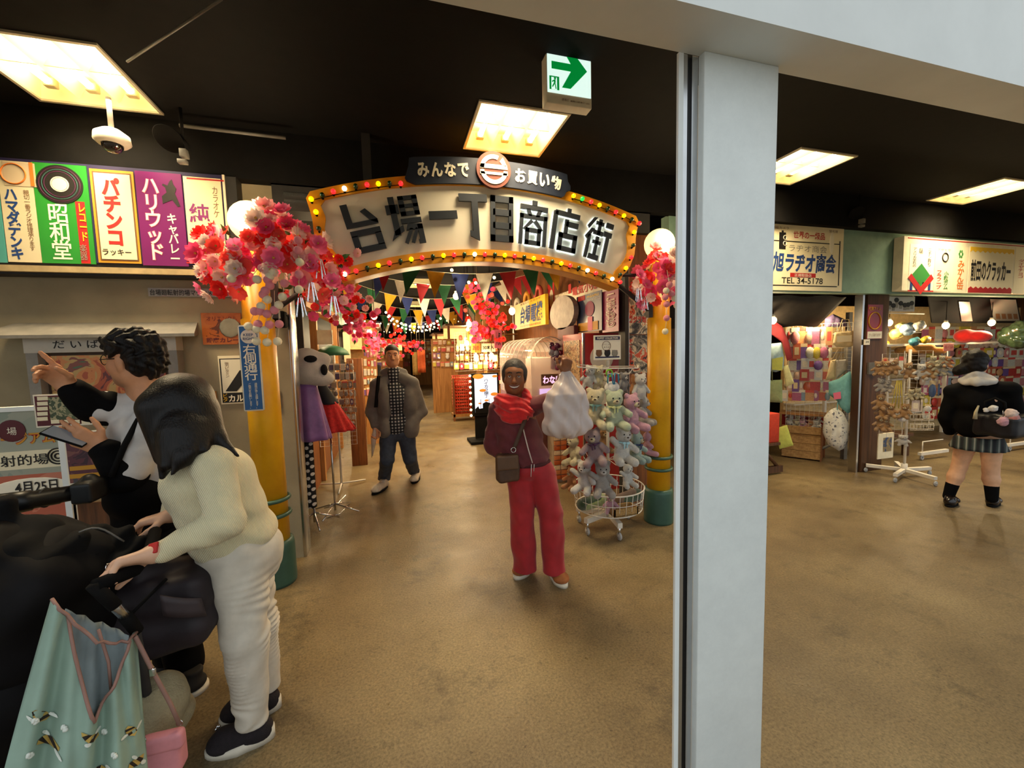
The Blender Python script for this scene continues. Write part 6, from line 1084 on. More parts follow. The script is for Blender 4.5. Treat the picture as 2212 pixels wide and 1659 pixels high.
for x, y, h in ((1922, 655, 10), (1930, 660, 8), (1937, 648, 14), (1946, 655, 9), (1955, 659, 8), (1962, 658, 8), (1970, 655, 10)): MB().ball(P(x, y, 3.678), (.045, .002, .03), 10).build('printed_head', ink['black'], s); flat((x-3, y+3, x+3, y+3+h), 3.68, ink['grey'], s, 'printed_figure')
MB().cyl(P(1908, 676, 3.7), P(1996, 678, 3.7), .008, 8).build('poster_rail', m_offwhite, s)
for x in (1916, 1972): q = P(x, 650, 3.69); MB().cyl(q, (q.x, q.y, 2.75), .003, 5).build('hanging_cord', m_str, s)
t = thing('sloping_board', 'sloping black display board with price posters over the second shop', 'display board', P(2100, 690, 3.8)); a, b_, c, d = P(2005, 640, 3.7), P(2195, 645, 3.7), P(2205, 697, 4.0), P(2012, 697, 4.0); MB().add([a, b_, c, d], [(0, 1, 2, 3)]).build('board', m_black, t, solid=.02)
for (u0, u1, v0, v1, mt, nm) in ((.3, .42, .15, .92, gloss('#7a7068', 'pp1'), 'paper_print'), (.66, .97, .03, .9, gloss('#8a847a', 'pp2'), 'price_sheet')):
    f = lambda u, v: a.lerp(b_, u).lerp(d.lerp(c, u), v)+Vector((0, -.02, -.008)); MB().add([f(u0, v0), f(u1, v0), f(u1, v1), f(u0, v1)], [(0, 1, 2, 3)]).build(nm, mt, t, solid=.002)
    if nm == 'price_sheet':
        for i in range(4): MB().add([f(u0+.03+.07*i, .6)+Vector((0, -.004, 0)), f(u0+.08+.07*i, .6)+Vector((0, -.004, 0)), f(u0+.08+.07*i, .82)+Vector((0, -.004, 0)), f(u0+.03+.07*i, .82)+Vector((0, -.004, 0))], [(0, 1, 2, 3)]).build('photo_patch', ink['brown'], t)
o5 = Vector((0, 5.0, 0)); gs = thing('goods_shelving', 'long wire shelving filled with small toys in the second shop', 'shelving', (8.5, 5.1, 0)); MB().box(6.0, 5.08, 0, 12, 5.14, 2.2).build('back_panel', M('stall_board', '#d8b880', .6), gs)
for z in (.35, .65, .95, 1.2, 1.45, 1.75): MB().box(6.0, 4.9, z-.02, 12, 5.08, z).build('shelf', m_wire, gs)
for y0, y1, sd, k in ((708, 732, 1, 1), (733, 752, 2, 0), (753, 772, 3, 0), (773, 792, 4, 0), (793, 812, 5, 0), (813, 832, 6, 0), (833, 853, 7, 0), (855, 878, 8, 1), (880, 905, 9, 1)):
    pack_rows(o5+Vector((0, -.1, 0)), (0, -1, 0), [(1985 if k == 0 else 1990, 2235, y0, y1)], 'shop', 'small toy package on the wire shelving of the second shop', 'toy packages on the second shop shelving', 60+sd, 13, .05, .0, fat=1.3)
ur = thing('top_rack', 'white wire rack with a top board that carries wrapped soft toys', 'display rack', (7.6, 4.5, 0)); zt = PV(2100, 739, (7.6, 4.6)).z; MB().box(6.3, 4.0, zt-.03, 9.2, 4.75, zt).build('top_board', m_wire, ur)
for x in (6.35, 7.7, 9.1): MB().box(x, 4.68, 0, x+.04, 4.72, zt-.03).build('post', m_wire, ur)
t = thing('red_cushion', 'bright red rounded plush cushion on top of the shelving', 'cushion', PV(2100, 736, (7.6, 4.6))); oo_ = (7.6, 4.6); blob('cushion', [('e', PV(2085, 726, oo_), (.13, .12, .1)), ('e', PV(2116, 727, oo_), (.13, .12, .085))], M('red_plush', '#d81f1a', .9, sheen=.4), t, .012, .03)
t = thing('wrapped_bundle', 'bundle of dark green goods in crinkled clear plastic', 'bundle', PV(2190, 745, (8.3, 4.5))); oo_ = (8.3, 4.5); blob('bundle', [('e', PV(2180, 725, oo_), (.14, .12, .14)), ('e', PV(2205, 715, oo_), (.16, .12, .15)), ('e', PV(2200, 738, oo_), (.18, .12, .1))], M('green_plastic', '#3f5238', .2, var=.3, scale=18, coat=.6), t, .012, .03, ripple(.012, 45, 2))
c = PV(2050, 750, (6.6, 4.4)); tag(MB().box(c.x-.1, c.y, c.z-.05, c.x+.1, c.y+.008, c.z+.05, bev=.004).build('pink_price_card', M('pinkcard', '#e08a7a', .5)), 'pink hand lettered price card on a rod among the toys', 'sign'); t = bpy.data.objects['pink_price_card']; text('ぬいぐるみ', (c.x-.08, c.z-.02, c.x+.08, c.z+.03), FY(c.y), ink['red'], t); MB().cyl(c-Vector((0, -.01, .6)), c-Vector((0, -.01, .05)), .006, 6).build('rod', m_wire, t)
# white spinner rack with bears
SP = F(1952, 1030); SP.z = 0; sp = thing('spinner_rack', 'white spinner rack on a five legged base beside the wooden pillar', 'display rack', SP); MB().cyl(SP+Vector((0, 0, .04)), SP+Vector((0, 0, 1.5)), .014, 10).build('pole', m_wire, sp); MB().cyl(SP+Vector((0, 0, .06)), SP+Vector((0, 0, .16)), .03, 14).build('hub', m_wire, sp)
for x, y in ((1880, 1021), (1928, 1046), (2018, 1026), (2016, 1049), (1933, 1012)):
    e = F(x, y); d = (e-SP); d.normalize(); e = SP+d*.34; mt = frame(SP+Vector((0, 0, .07)), d, (0, 0, 1)); b = MB(); b.box(0, 0, -.02, .34, .035, .02, mat=mt); b.build('base_leg', m_wire, sp); b = MB(); b.torus((e.x, e.y, .03), .02, .01, 14, 6, axis='y'); b.ball((e.x, e.y, .03), .018, 8); b.build('caster', m_wheel, sp)
nS = -SP.normalized(); rS = Vector((0, 0, 1)).cross(nS)*-1
for k, (dn, px) in enumerate(((.16, (1898, 764, 1948, 945)), (.14, (1946, 758, 2006, 925)))): grid_panel('', '', SP+nS*dn, nS, px, thing_=sp)
gsb = 'bear plush toys on the spinner rack'; r = random.Random(9)
for x, y, c_, h in ((1898, 806, 'brown', .14), (1912, 805, 'caramel', .14), (1930, 804, 'brown', .15), (1963, 812, 'brown', .15), (1989, 815, 'white', .15), (2010, 812, 'caramel', .15), (2028, 805, 'cream', .13), (2040, 806, 'grey', .12), (2018, 787, 'cream', .1), (2032, 786, 'cream', .1), (2046, 788, 'orange', .1), (1900, 880, 'brown', .16), (1908, 900, 'caramel', .15), (1900, 925, 'brown', .15), (1916, 925, 'caramel', .13), (1926, 897, 'caramel', .14), (1952, 898, 'caramel', .14), (1966, 858, 'cream', .1), (1985, 856, 'cream', .1), (1903, 840, 'grey', .13), (1918, 842, 'grey', .12)):
    bear(PV(x, y, SP+nS*.2)-Vector((0, 0, .03)), h*1.3, c_, dict(brown='dark honey', caramel='caramel', white='white', cream='cream', grey='clear wrapped grey', orange='yellow orange')[c_]+' little bear hanging on the spinner rack', gsb, -1.0+r.uniform(-.3, .3), r.uniform(-.1, .1), 'seated', None, .045)
bear(PV(1950, 962, SP+nS*.2), .13, 'white', 'white flat faced plush pouch at the bottom of the spinner rack', gsb, -1.0, 0, 'hang', None, .045, scale_x=1.6)
pack_rows(SP+nS*.2, nS, [(1940, 1956, 770, 816), (1905, 1940, 772, 784)], 'shop', 'small package hanging on the spinner rack', 'packages on the spinner rack', 71, 12); pack_rows(SP+nS*.2, nS, [(2003, 2030, 818, 860)], ['#4a5f86'], 'blue clear wrapped package hanging on the spinner rack', 'packages on the spinner rack', 72, 27, kind_ if False else .1); pack_rows(SP+nS*.2, nS, [(1968, 1992, 862, 890), (1994, 2016, 872, 890), (1936, 1960, 900, 912)], ['#e6e2dc', '#d8c8c0'], 'white printed card pack hanging on the spinner rack', 'packages on the spinner rack', 73, 22)
for i in range(4): x = 1925+i*8; tag(MB().tube([PV(1938+i*3, 822, SP+nS*.21), PV(x, 882, SP+nS*.22)], .004, 5).build('yellow_cord', M('cord_yellow', '#c9b53a', .7)), 'thin yellow neck cord of a caramel bear pouch', 'cord', 'yellow cords of the bear pouches')
for z, px in ((0, (1966, 895, 2016, 905)), (1, (1966, 915, 2016, 926))):
    a = PV(px[0], px[3], SP+nS*.15); b_ = PV(px[2], px[3], SP+nS*.15); d = (b_-a); k = nS*.1; t = thing('wire_tray', ('upper', 'lower')[z]+' white wire tray with cards on the spinner rack', 'tray', a); hgt = Vector((0, 0, .06)); MB().tube([a, b_, b_+k, a+k], .004, 5, closed=True).build('tray_base', m_wire, t); MB().tube([a+hgt, b_+hgt, b_+k+hgt, a+k+hgt], .004, 5, closed=True).build('tray_rim', m_wire, t)
    for i in range(8): q = a+k+d*(i/7); MB().tube([q, q+hgt], .0025, 4).build('tray_wire', m_wire, t)
c = PV(1990, 757, (6.9, 4.1)); t = thing('long_plush', 'long tan sausage shaped plush in clear wrap above the spinner rack', 'soft toy', c); blob('plush', [('c', PV(1942, 757, (6.9, 4.1)), PV(2036, 757, (6.9, 4.1)), .05, .045), ('c', PV(1960, 752, (6.9, 4.1)), PV(2010, 751, (6.9, 4.1)), .05, .05)], FUR['caramel'], t, .014, .03)
for i, (x, y, rad, c_) in enumerate(((1935, 722, .09, '#c9b05a'), (1960, 712, .1, '#8aa0b8'), (1905, 716, .08, '#22243a'), (1985, 705, .08, '#d8d0c0'), (1975, 738, .07, '#4a8a9a'), (2000, 735, .06, '#d9b83a'), (1912, 745, .06, '#d98a2c'), (1945, 705, .06, '#e0c070'))):
    oo_ = (6.75, 4.15); c = PV(x, y, oo_); tag(blob('wrapped_plush', [('e', c, (rad, rad*.8, rad*.8)), ('e', c+Vector((rad*.6, 0, rad*.5)), (rad*.5, rad*.5, rad*.5))], M('wrap%d' % i, c_, .35, var=.3, scale=25, coat=.4), None, .014, .02, ripple(.008, 60, i)), ('mustard', 'pale blue', 'dark navy', 'off white', 'teal', 'yellow', 'orange', 'straw yellow')[i]+' soft toy in clear wrap piled above the spinner rack', 'soft toy', 'wrapped soft toys above the spinner rack')
t = thing('low_shelf', 'low wooden display table behind the spinner rack', 'table', (6.6, 3.95, 0)); MB().box(6.15, 3.85, .28, 6.9, 4.3, .32).build('top', m_wood, t)
for x in (6.2, 6.8): MB().box(x, 3.87, 0, x+.06, 3.93, .28).build('leg', m_wood, t)
for x, y, lb in ((1995, 995, 'beside the low display table'), (2185, 975, 'behind the schoolgirl')):
    c = F(x, y); t = thing('rack_trolley', 'white caster base of a goods rack '+lb, 'trolley', c); MB().box(c.x-.05, c.y, .07, c.x+.5, c.y+.04, .11).build('bar', m_wire, t); MB().tube([c+Vector((0, .02, .1)), c+Vector((0, .02, .25)), c+Vector((.4, .02, .25))], .008, 6).build('wire_frame', m_wire, t); MB().torus((c.x, c.y+.02, .035), .022, .012, 14, 6, axis='y').build('caster', m_wheel, t)
c = F(1910, 985); s = board('price_board', 'cream boards and cards leaning below the spinner rack', 'board', (1897, 936, 1930, 990), 3.55, .02, m_cream); flat((1908, 945, 1926, 975), 3.55, M('photo_print', fn=artwork('#3a4a6a', '#8a7a5a', '#c8b890', sc=8), rough=.4), s)
# ------------------------------------------------------------------ people
V3 = lambda *a: Vector(a)
def fold(amp, seed, freq=34): return ripple(amp, freq, seed)
def headprims(c, f, u, H=.225, jaw=1.0, female=True):
    f = Vector(f).normalized(); u = (Vector(u)-f*Vector(u).dot(f)).normalized(); r = f.cross(u); s = H/.225; R = np.array([[r.x, f.x, u.x], [r.y, f.y, u.y], [r.z, f.z, u.z]])
    p = lambda a, b_, d: c+(r*a+f*b_+u*d)*s
    e = lambda q, rad, k=.03: ('e', q, tuple(x*s for x in rad), R, k*s)
    L = [e(p(0, -.01, .03), (.074, .092, .085)), e(p(0, .03, -.035), ((.054 if female else .06), .06, .075)), e(p(0, .055, -.085), ((.024 if female else .03)*jaw, .028, .028), .04), e(p(0, .058, .035), (.05, .03, .02), .03)]
    for sg in (-1, 1): L += [e(p(sg*.038, .055, -.025), (.025, .024, .024), .03), e(p(sg*.074, -.008, -.008), (.011, .02, .032), .008), e(p(sg*(.043 if female else .05), .0, -.065), (.02, .04, .03), .03)]
    L += [('c', p(0, .088, .01), p(0, .108, -.026), .0075*s, .013*s, .012*s), ('c', p(-.012, .1, -.03), p(.012, .1, -.03), .009*s, .009*s, .008*s)]
    L += [('c', p(-.02, .083, -.055), p(.02, .083, -.055), .0065*s, .0065*s, .008*s), ('c', p(-.017, .081, -.068), p(.017, .081, -.068), .0075*s, .0075*s, .008*s)]
    for sg in (-1, 1): L.append(('-', ('e', p(sg*.031, .098, .012), (.017*s, .014*s, .011*s), R, .012*s)))
    L.append(('c', p(0, -.02, -.07), p(0, -.035, -.16), .05*s, .055*s, .04*s)); return L, p, R
def cap(p, R, g=1.0, low=0.): return [('e', p(0, -.016, .04), (.081*g, .097*g, .088*g), R), ('e', p(0, -.05, -.01-low), (.079*g, .06*g, .075*g), R), ('-', ('e', p(0, .115, -.028), (.068, .078, .08), R)), ('-', ('e', p(0, .06, -.1), (.1, .075, .075), R))]
def face(t, p, s, skin_mat, brow='#1a120e', smile=True, iris='#2a170c'):
    for sg in (-1, 1):
        MB().ball(p(sg*.031, .078, .012), .0112*s, 14).build('eye', M('eye_white', '#d8cfc4', .2, var=0), t)
        q = p(sg*.031, .078, .012); d = (p(sg*.031, .2, .012)-q).normalized(); MB().ball(q+d*.0062*s, .0064*s, 10).build('iris', M('iris', iris, .1, var=0), t)
        MB().tube([p(sg*.014, .094, .033), p(sg*.03, .093, .039), p(sg*.048, .082, .033)], [.003*s, .0035*s, .002*s], 6).build('eyebrow', M('brow', brow, .8, var=0), t)
        MB().tube([p(sg*.016, .0875, .015), p(sg*.031, .0905, .019), p(sg*.046, .082, .014)], .0036*s, 6).build('upper_lid', skin_mat, t)
    if smile:
        MB().tube([p(-.034, .081, -.05), p(-.018, .0925, -.059), p(0, .096, -.062), p(.018, .0925, -.059), p(.034, .081, -.05)], [.002*s, .0052*s, .006*s, .0052*s, .002*s], 6).build('teeth', M('teeth', '#e8e0d4', .3, var=0), t)
        MB().tube([p(-.037, .079, -.047), p(-.018, .0935, -.053), p(0, .0975, -.0545), p(.018, .0935, -.053), p(.037, .079, -.047)], [.002*s, .0035*s, .004*s, .0035*s, .002*s], 6).build('upper_lip', M('lips', '#7a3a30', .5, var=0), t)
        MB().tube([p(-.036, .079, -.05), p(-.019, .0905, -.067), p(0, .0935, -.0715), p(.019, .0905, -.067), p(.036, .079, -.05)], [.002*s, .0042*s, .0052*s, .0042*s, .002*s], 6).build('lower_lip', M('lips', '#7a3a30', .5, var=0), t)
def hand(w, d, tdir, curl=(.3, .3, .35, .4), s=1., thumb=.3, spread=.05, bend2=1.2, k=.010):
    """w wrist, d pointing direction, tdir towards the thumb; fingers close towards the palm side"""
    w = Vector(w); d = Vector(d).normalized(); t = Vector(tdir); t = (t-d*t.dot(d)).normalized(); n = d.cross(t)
    if hand.flip: n = -n
    L = [('c', w-d*.03*s, w+d*.01*s, .027*s, .026*s, .02)]
    for i, off in enumerate((.030, .010, -.010, -.029)):
        kb = w+d*(.088, .092, .087, .078)[i]*s+t*off*s; L.append(('c', w+d*.012*s+t*off*.6*s, kb, .0155*s, .0125*s, .016))
        ln = (.072, .080, .074, .058)[i]*s; a = curl[i]; q = kb; dd = (d+t*spread*(1.5-i)).normalized()
        for sgi, (fr_, rr) in enumerate(((.45, .0092), (.3, .0084), (.25, .0076))):
            ang = a*(1, 1+bend2*.5, 1+bend2)[sgi]; v = dd*math.cos(ang)+n*math.sin(ang); e = q+v*ln*fr_; L.append(('c', q, e, rr*s*1.03, rr*s*.93, k*.6)); q = e
    b0 = w+d*.022*s+t*.022*s; v1 = (t*.75+d*.6+n*(.25+thumb*.5)).normalized(); q1 = b0+v1*.042*s; v2 = (t*(.45-thumb*.5)+d*.85+n*(.2+thumb*.6)).normalized(); q2 = q1+v2*.032*s; q3 = q2+(v2+d*.3+n*thumb*.4).normalized()*.026*s
    L += [('c', b0, q1, .0155*s, .0115*s, .016), ('c', q1, q2, .0108*s, .0095*s, .006), ('c', q2, q3, .0095*s, .008*s, .006)]; return L
hand.flip = False
def shoe(t, toe, heel, w, mat, sole_mat, h=.075, sole=.025, collar=None, name='shoe', wedge=0.):
    toe, heel = Vector(toe), Vector(heel); toe.z = heel.z = 0; d = (toe-heel); L = d.length; d.normalize(); s = V3(-d.y, d.x, 0); up_ = V3(0, 0, 1); b = V3(0, 0, sole)
    pr = [('e', heel+d*(L-.06)+b+up_*.018, (.055, .055, .032)), ('e', heel+d*.055+b+up_*.025, (.042, .042, .045)), ('c', heel+d*.05+b+up_*.025, heel+d*(L-.07)+b+up_*.02, w*.48, w*.52), ('c', heel+d*.07+b+up_*.035, heel+d*.085+b+up_*h, .042, .04)]
    ob = blob(name, pr, mat, t, .007, .03, None, [((0, 0, sole), (0, 0, -1))]+([(heel+up_*(h+.01+sole), (0, 0, 1))]))
    n = 24; vs = []; prof = []
    for i in range(n):
        a = 2*pi*i/n; lx = L/2+L/2*math.cos(a)*1.02; wy = w*.56*math.sin(a)*(1 if math.cos(a) > 0 else .86); prof.append((lx, wy))
    for z in (0, 1): vs += [heel+d*x+s*y+up_*(z*(sole+wedge*max(0, 1-x/L))+.0) for x, y in prof]
    MB().add(vs, [tuple(range(n-1, -1, -1)), tuple(range(n, 2*n))]+[(i, (i+1) % n, (i+1) % n+n, i+n) for i in range(n)], 0, True).build('sole', sole_mat, ob); return ob
skin = {k: M('skin_'+k, c, .5, var=.05, scale=20, spec=.35) for k, c in dict(brown='#8a5636', light='#d9a884', fair='#c98f68', pale='#dcae90').items()}
def strands(col, st=.6):
    def f(nt, tc, b):
        mp = nt.n('ShaderNodeMapping'); mp.inputs['Scale'].default_value = (230, 230, 12); nt.l(tc.outputs['Object'], mp.inputs[0]); n = nt.n('ShaderNodeTexNoise', Scale=1, Detail=3); nt.l(mp.outputs[0], n.inputs['Vector'])
        bp = nt.n('ShaderNodeBump', Strength=st, Distance=.004); nt.l(n.outputs[0], bp.inputs['Height']); nt.l(bp.outputs[0], b.inputs['Normal']); return ramp(nt, n.outputs[0], [(.3, col), (.75, '#1c1512')])
    return f
hairm = M('black_hair', fn=strands('#060404'), rough=.5, spec=.25)
# ================================================= woman in red with the white bag
O = V3(.93, 2.6, 0); Q = lambda x, y, dy=0.: PV(x, y, O+O.normalized()*dy); fc = (-O).normalized(); rr_ = V3(0, 0, 1).cross(-fc)*-1; side = fc.cross(V3(0, 0, 1))
t = thing('person', 'smiling woman in maroon jacket and red trousers lifting a white bag', 'person', O)
hc = Q(1111, 814); fh = (fc+V3(.05, 0, -.02)).normalized(); hp, hpf, hR = headprims(hc, fh, (.03, 0, 1), .222)
shR, shL = Q(1074, 886), Q(1156, 876); elR, wrR = Q(1063, 962, .02), Q(1092, 985, -.06); elL, wrL = Q(1200, 862, -.14), Q(1222, 806, -.2); hipR, hipL = Q(1122, 1018), Q(1170, 1012); knR, knL = Q(1128, 1128, -.02), Q(1190, 1122, -.02); anR, anL = Q(1138, 1222, .0), Q(1198, 1230, -.02)
hand.flip = True
body = hp+[('c', Q(1112, 872, .02), Q(1113, 862, .02), .055, .05), ('e', Q(1116, 915), (.14, .1, .15)), ('e', Q(1135, 990), (.13, .1, .12)), ('c', shR, elR, .045, .038), ('c', elR, wrR, .036, .026), ('c', shL, elL, .045, .038), ('c', elL, wrL, .036, .025), ('c', hipR, knR, .075, .05), ('c', knR, anR, .05, .036), ('c', hipL, knL, .075, .05), ('c', knL, anL, .05, .036)]
body += hand(wrL, V3(.05, -.25, 1), (-.9, -.2, .1), (1.1, 1.15, 1.2, 1.2), .92, .9)+hand(wrR, V3(.6, .1, -.5), (0, -1, .2), (.3, .3, .3, .3), .9)
hand.flip = False
blob('body', body, skin['brown'], t, .0055, .03); face(t, hpf, .222/.225, skin['brown'])
hs = .222/.225; blob('hair', cap(hpf, hR, .97)+[('e', hpf(0, -.11, -.02), (.035, .03, .04), hR), ('e', hpf(.066, -.006, .018), (.02, .042, .05), hR), ('e', hpf(-.066, -.006, .018), (.02, .042, .05), hR), ('-', ('c', hpf(0, .1, .095), hpf(0, -.02, .14), .006, .006))], M('grey_streaked_hair', '#14100f', .5, var=0, col2='#4a423c', scale=30, bump=.4, bscale=150), t, .006, .02, ripple(.003, 90, 5))
m_jack = M('maroon_jersey', '#65242a', .75, var=.1, scale=14, sheen=.15); m_jers = m_jack
hem = Q(1146, 1002)
blob('jacket', [('e', Q(1112, 915), (.15, .11, .115)), ('e', Q(1124, 950), (.16, .12, .16)), ('e', Q(1138, 985), (.16, .125, .1)), ('c', Q(1098, 888), shR, .06, .062), ('c', shR, elR, .064, .055), ('c', elR, wrR, .054, .04), ('c', Q(1132, 882), shL, .062, .066), ('c', shL, elL, .066, .056), ('c', elL, wrL+(elL-wrL)*.15, .054, .038)], m_jack, t, .006, .04, lambda p: fold(.006, 1, 26)(p)+.003*np.sin(p[:, 2]*70+p[:, 0]*50+2*np.sin(p[:, 0]*25)), [(hem+V3(0, 0, -.005), (0.05, 0, -1))])
blob('waistband', [('e', Q(1143, 998), (.152, .12, .035))], M('maroon_rib', '#451619', .8, var=.05), t, .007, .03)
zp = [Q(1119, 872, -.10), Q(1124, 895, -.125), Q(1131, 930, -.135), Q(1141, 970, -.135), Q(1150, 1000, -.13)]; MB().tube(zp, .004, 6).build('zip', M('zip_white', '#d8c8c0', .4, var=0), t)
m_red = M('red_trousers', '#a01820', .7, var=.1, scale=9, sheen=.2)
blob('trousers', [('e', Q(1146, 1010), (.155, .115, .09)), ('c', Q(1126, 1030), knR+V3(0, 0, .05), .098, .085), ('c', knR+V3(0, 0, .05), Q(1134, 1232, .0), .085, .084), ('c', Q(1170, 1028), knL+V3(0, 0, .05), .1, .082), ('c', knL+V3(0, 0, .05), Q(1197, 1240, -.02), .082, .08)], m_red, t, .006, .03, lambda p: fold(.005, 3, 22)(p)+.003*np.sin(p[:, 0]*75+2*np.sin(p[:, 2]*9))*np.clip(1.2-p[:, 2], .3, 1), [(V3(0, 0, .07), (0, 0, -1))])
for x0, y0, y1 in ((1148, 1003, 1030), (1154, 1003, 1018)): MB().tube([Q(x0, y0, -.125), Q(x0-1, y1, -.12)], .003, 5).build('drawstring', M('zip_white', '#d8c8c0', .4, var=0), t)
m_scarf = M('red_scarf', '#d02020', .85, var=.12, scale=22, sheen=.3)
sc = []; cN = Q(1112, 866, -.02)
for k, (rad, dz, tube_, tx) in enumerate(((.088, .02, .034, .1), (.104, -.018, .04, -.12), (.105, -.055, .036, .18))):
    pts = [cN+V3(rad*math.cos(a), rad*.9*math.sin(a), dz+.022*math.sin(a*2+k)+tx*rad*math.cos(a)-.03*max(0, -math.sin(a-.3))) for a in np.linspace(0, 2*pi, 14)]
    sc += [('c', pts[i], pts[i+1], tube_, tube_, .012) for i in range(13)]
blob('scarf', sc, m_scarf, t, .005, .01, lambda p: .0045*np.sin((p[:, 2]*1.0+.35*(p[:, 0]-cN.x))*150+2*np.sin(p[:, 0]*30))+.002*np.sin(p[:, 0]*90+p[:, 2]*60))
m_tan = M('tan_suede', '#9a5a2c', .8, var=.1, scale=30); m_rub = M('rubber_white', '#cfc6b4', .6, var=.04)
shoe(t, F(1112, 1253), F(1148, 1226), .09, m_tan, m_rub); shoe(t, F(1222, 1272), F(1190, 1238), .09, m_tan, m_rub)
m_lea = M('brown_bag', '#4f3626', .6, var=.12, scale=15); bc = Q(1096, 1010, -.14); tb = thing('shoulder_bag', 'brown fabric shoulder bag worn by the woman in red', 'bag', Q(1096, 1042, -.14)); blob('bag_body', [('b', bc, (.075, .045, .095), .025)], m_lea, tb, .007, .01, fold(.004, 8, 40)); blob('flap', [('b', bc+V3(-.01, -.045, .045), (.072, .012, .048), .011)], M('brown_flap', '#5f432e', .6, var=.1), tb, .006, .01)
MB().sheet(lambda u, v: Q(1150, 868, -.04).lerp(Q(1131, 915, -.145), min(1, u*2)).lerp(Q(1110, 970, -.165), max(0, u*2-1))+side*(-.014+.028*v), 16, 2).build('strap', m_lea, tb, solid=.003); MB().torus(Q(1109, 972, -.17), .016, .003, 16, 6, axis='y').build('buckle', m_chrome, tb)
wb = thing('carrier_bag', 'full white plastic carrier bag held up by the woman in red', 'bag', Q(1222, 936, -.22)); o_ = O-O.normalized()*.22; m_bagw = M('white_plastic_bag', '#cdbfbc', .35, var=.04, scale=8, coat=.2)
kt = Q(1224, 803, -.22); prb = [('e', Q(1224, 880, -.22), (.145, .10, .16)), ('e', Q(1226, 915, -.22), (.15, .1, .09)), ('c', Q(1224, 850, -.22), kt, .11, .014), ('c', Q(1205, 850, -.22), Q(1217, 805, -.22), .05, .012), ('c', Q(1248, 850, -.22), Q(1231, 806, -.22), .05, .012), ('e', Q(1183, 928, -.22), (.03, .03, .03)), ('e', Q(1268, 915, -.22), (.03, .04, .04))]
def wr(p): q = p-np.array(kt); ang = np.arctan2(q[:, 0], q[:, 1]+1e-6); return .006*np.sin(ang*9+q[:, 2]*8)*np.clip(-q[:, 2]*6, .1, 1)+.004*np.sin(p[:, 2]*55+p[:, 0]*70)
blob('bag_body', prb, m_bagw, wb, .007, .04, wr)
# ================================================= man walking in the alley
O = V3(-.02, 4.93, 0); Q = lambda x, y, dy=0.: PV(x, y, O+O.normalized()*dy if O.length else O); fc = (V3(0, 0, 0)-O).normalized(); t = thing('person', 'man in grey hooded jacket and checked shirt walking down the alley', 'person', O)
Q = lambda x, y, dy=0.: P(x, y, O.y+dy)
hp, hpf, hR = headprims(Q(847, 769), (.05, -1, -.05), (0, 0, 1), .235, 1.2, False); shR, shL = Q(815, 832), Q(890, 828); elR, wrR = Q(802, 890), Q(812, 925, -.08); elL, wrL = Q(912, 888, .02), Q(892, 912, -.08); hipR, hipL = Q(840, 935), Q(878, 935); anR, anL = F(830, 1052)+V3(0, .1, .09), F(896, 1036)+V3(0, .08, .09); knR, knL = Q(836, 992, -.08), Q(886, 990, .0)
body = hp+[('c', Q(850, 812), Q(850, 800), .06, .058), ('e', Q(853, 860), (.16, .11, .19)), ('e', Q(857, 915), (.15, .11, .14)), ('c', shR, elR, .05, .042), ('c', elR, wrR, .04, .03), ('c', shL, elL, .05, .042), ('c', elL, wrL, .04, .03), ('c', hipR, knR, .085, .058), ('c', knR, anR, .055, .04), ('c', hipL, knL, .085, .058), ('c', knL, anL, .055, .04)]
body += hand(wrR, (-.05, -.3, -1), (1, -.3, 0), (.9, .9, 1, 1), 1.05, .5)+hand(wrL, (-.4, .2, -.8), (0, -1, 0), (.3,)*4, 1.0)
blob('body', body, skin['fair'], t, .008, .035); face(t, hpf, 1.04, skin['fair'], '#3a2a20', False)
blob('hair', cap(hpf, hR, 1.04), M('brown_hair', '#2a1c14', .6, var=.2), t, .008, .02); blob('beard', [('e', hpf(0, .05, -.082), (.05, .04, .035), hR)], M('grey_beard', '#4a3c34', .9, var=.3, scale=60), t, .008, .01)
def plaid(nt, tc, b):
    x, y, z = sep(nt, tc); a = math_(nt, 'GREATER_THAN', math_(nt, 'FRACT', math_(nt, 'MULTIPLY', x, 28)), .55); c = math_(nt, 'GREATER_THAN', math_(nt, 'FRACT', math_(nt, 'MULTIPLY', z, 28)), .55); s_ = math_(nt, 'MULTIPLY', math_(nt, 'ADD', a, c), .5); return ramp(nt, s_, [(.0, '#0f0f14'), (.4, '#2a2c34'), (.9, '#b8b6b0')], 'CONSTANT')
blob('checked_shirt', [('e', Q(853, 862, -.035), (.14, .115, .2)), ('e', Q(856, 915, -.03), (.145, .12, .16)), ('c', Q(850, 815), Q(850, 802), .078, .068)], M('checked_cloth', fn=plaid, rough=.8), t, .009, .03, None, [(Q(855, 938), (0, 0, -1))])
m_gj = M('grey_jacket', '#6b655f', .85, var=.1, scale=12, sheen=.1)
blob('jacket', [('c', Q(838, 818, .03), shR, .085, .08), ('c', shR, elR, .075, .066), ('c', elR, wrR+(elR-wrR)*.2, .064, .05), ('c', Q(864, 816, .03), shL, .085, .08), ('c', shL, elL, .075, .066), ('c', elL, wrL+(elL-wrL)*.1, .064, .052), ('e', Q(832, 870, -.02), (.1, .15, .22)), ('e', Q(884, 870, -.0), (.105, .15, .22)), ('e', Q(832, 922, -.03), (.09, .14, .14)), ('e', Q(886, 922, -.01), (.11, .15, .15)), ('e', Q(858, 870, .08), (.17, .08, .24)), ('c', Q(828, 806, .04), Q(850, 798, .06), .045, .05), ('c', Q(850, 798, .06), Q(872, 805, .04), .05, .045), ('-', ('c', Q(849, 815, -.2), Q(857, 955, -.2), .085, .085))], m_gj, t, .009, .05, fold(.004, 6, 16), [(Q(855, 945), (0, 0, -1))])
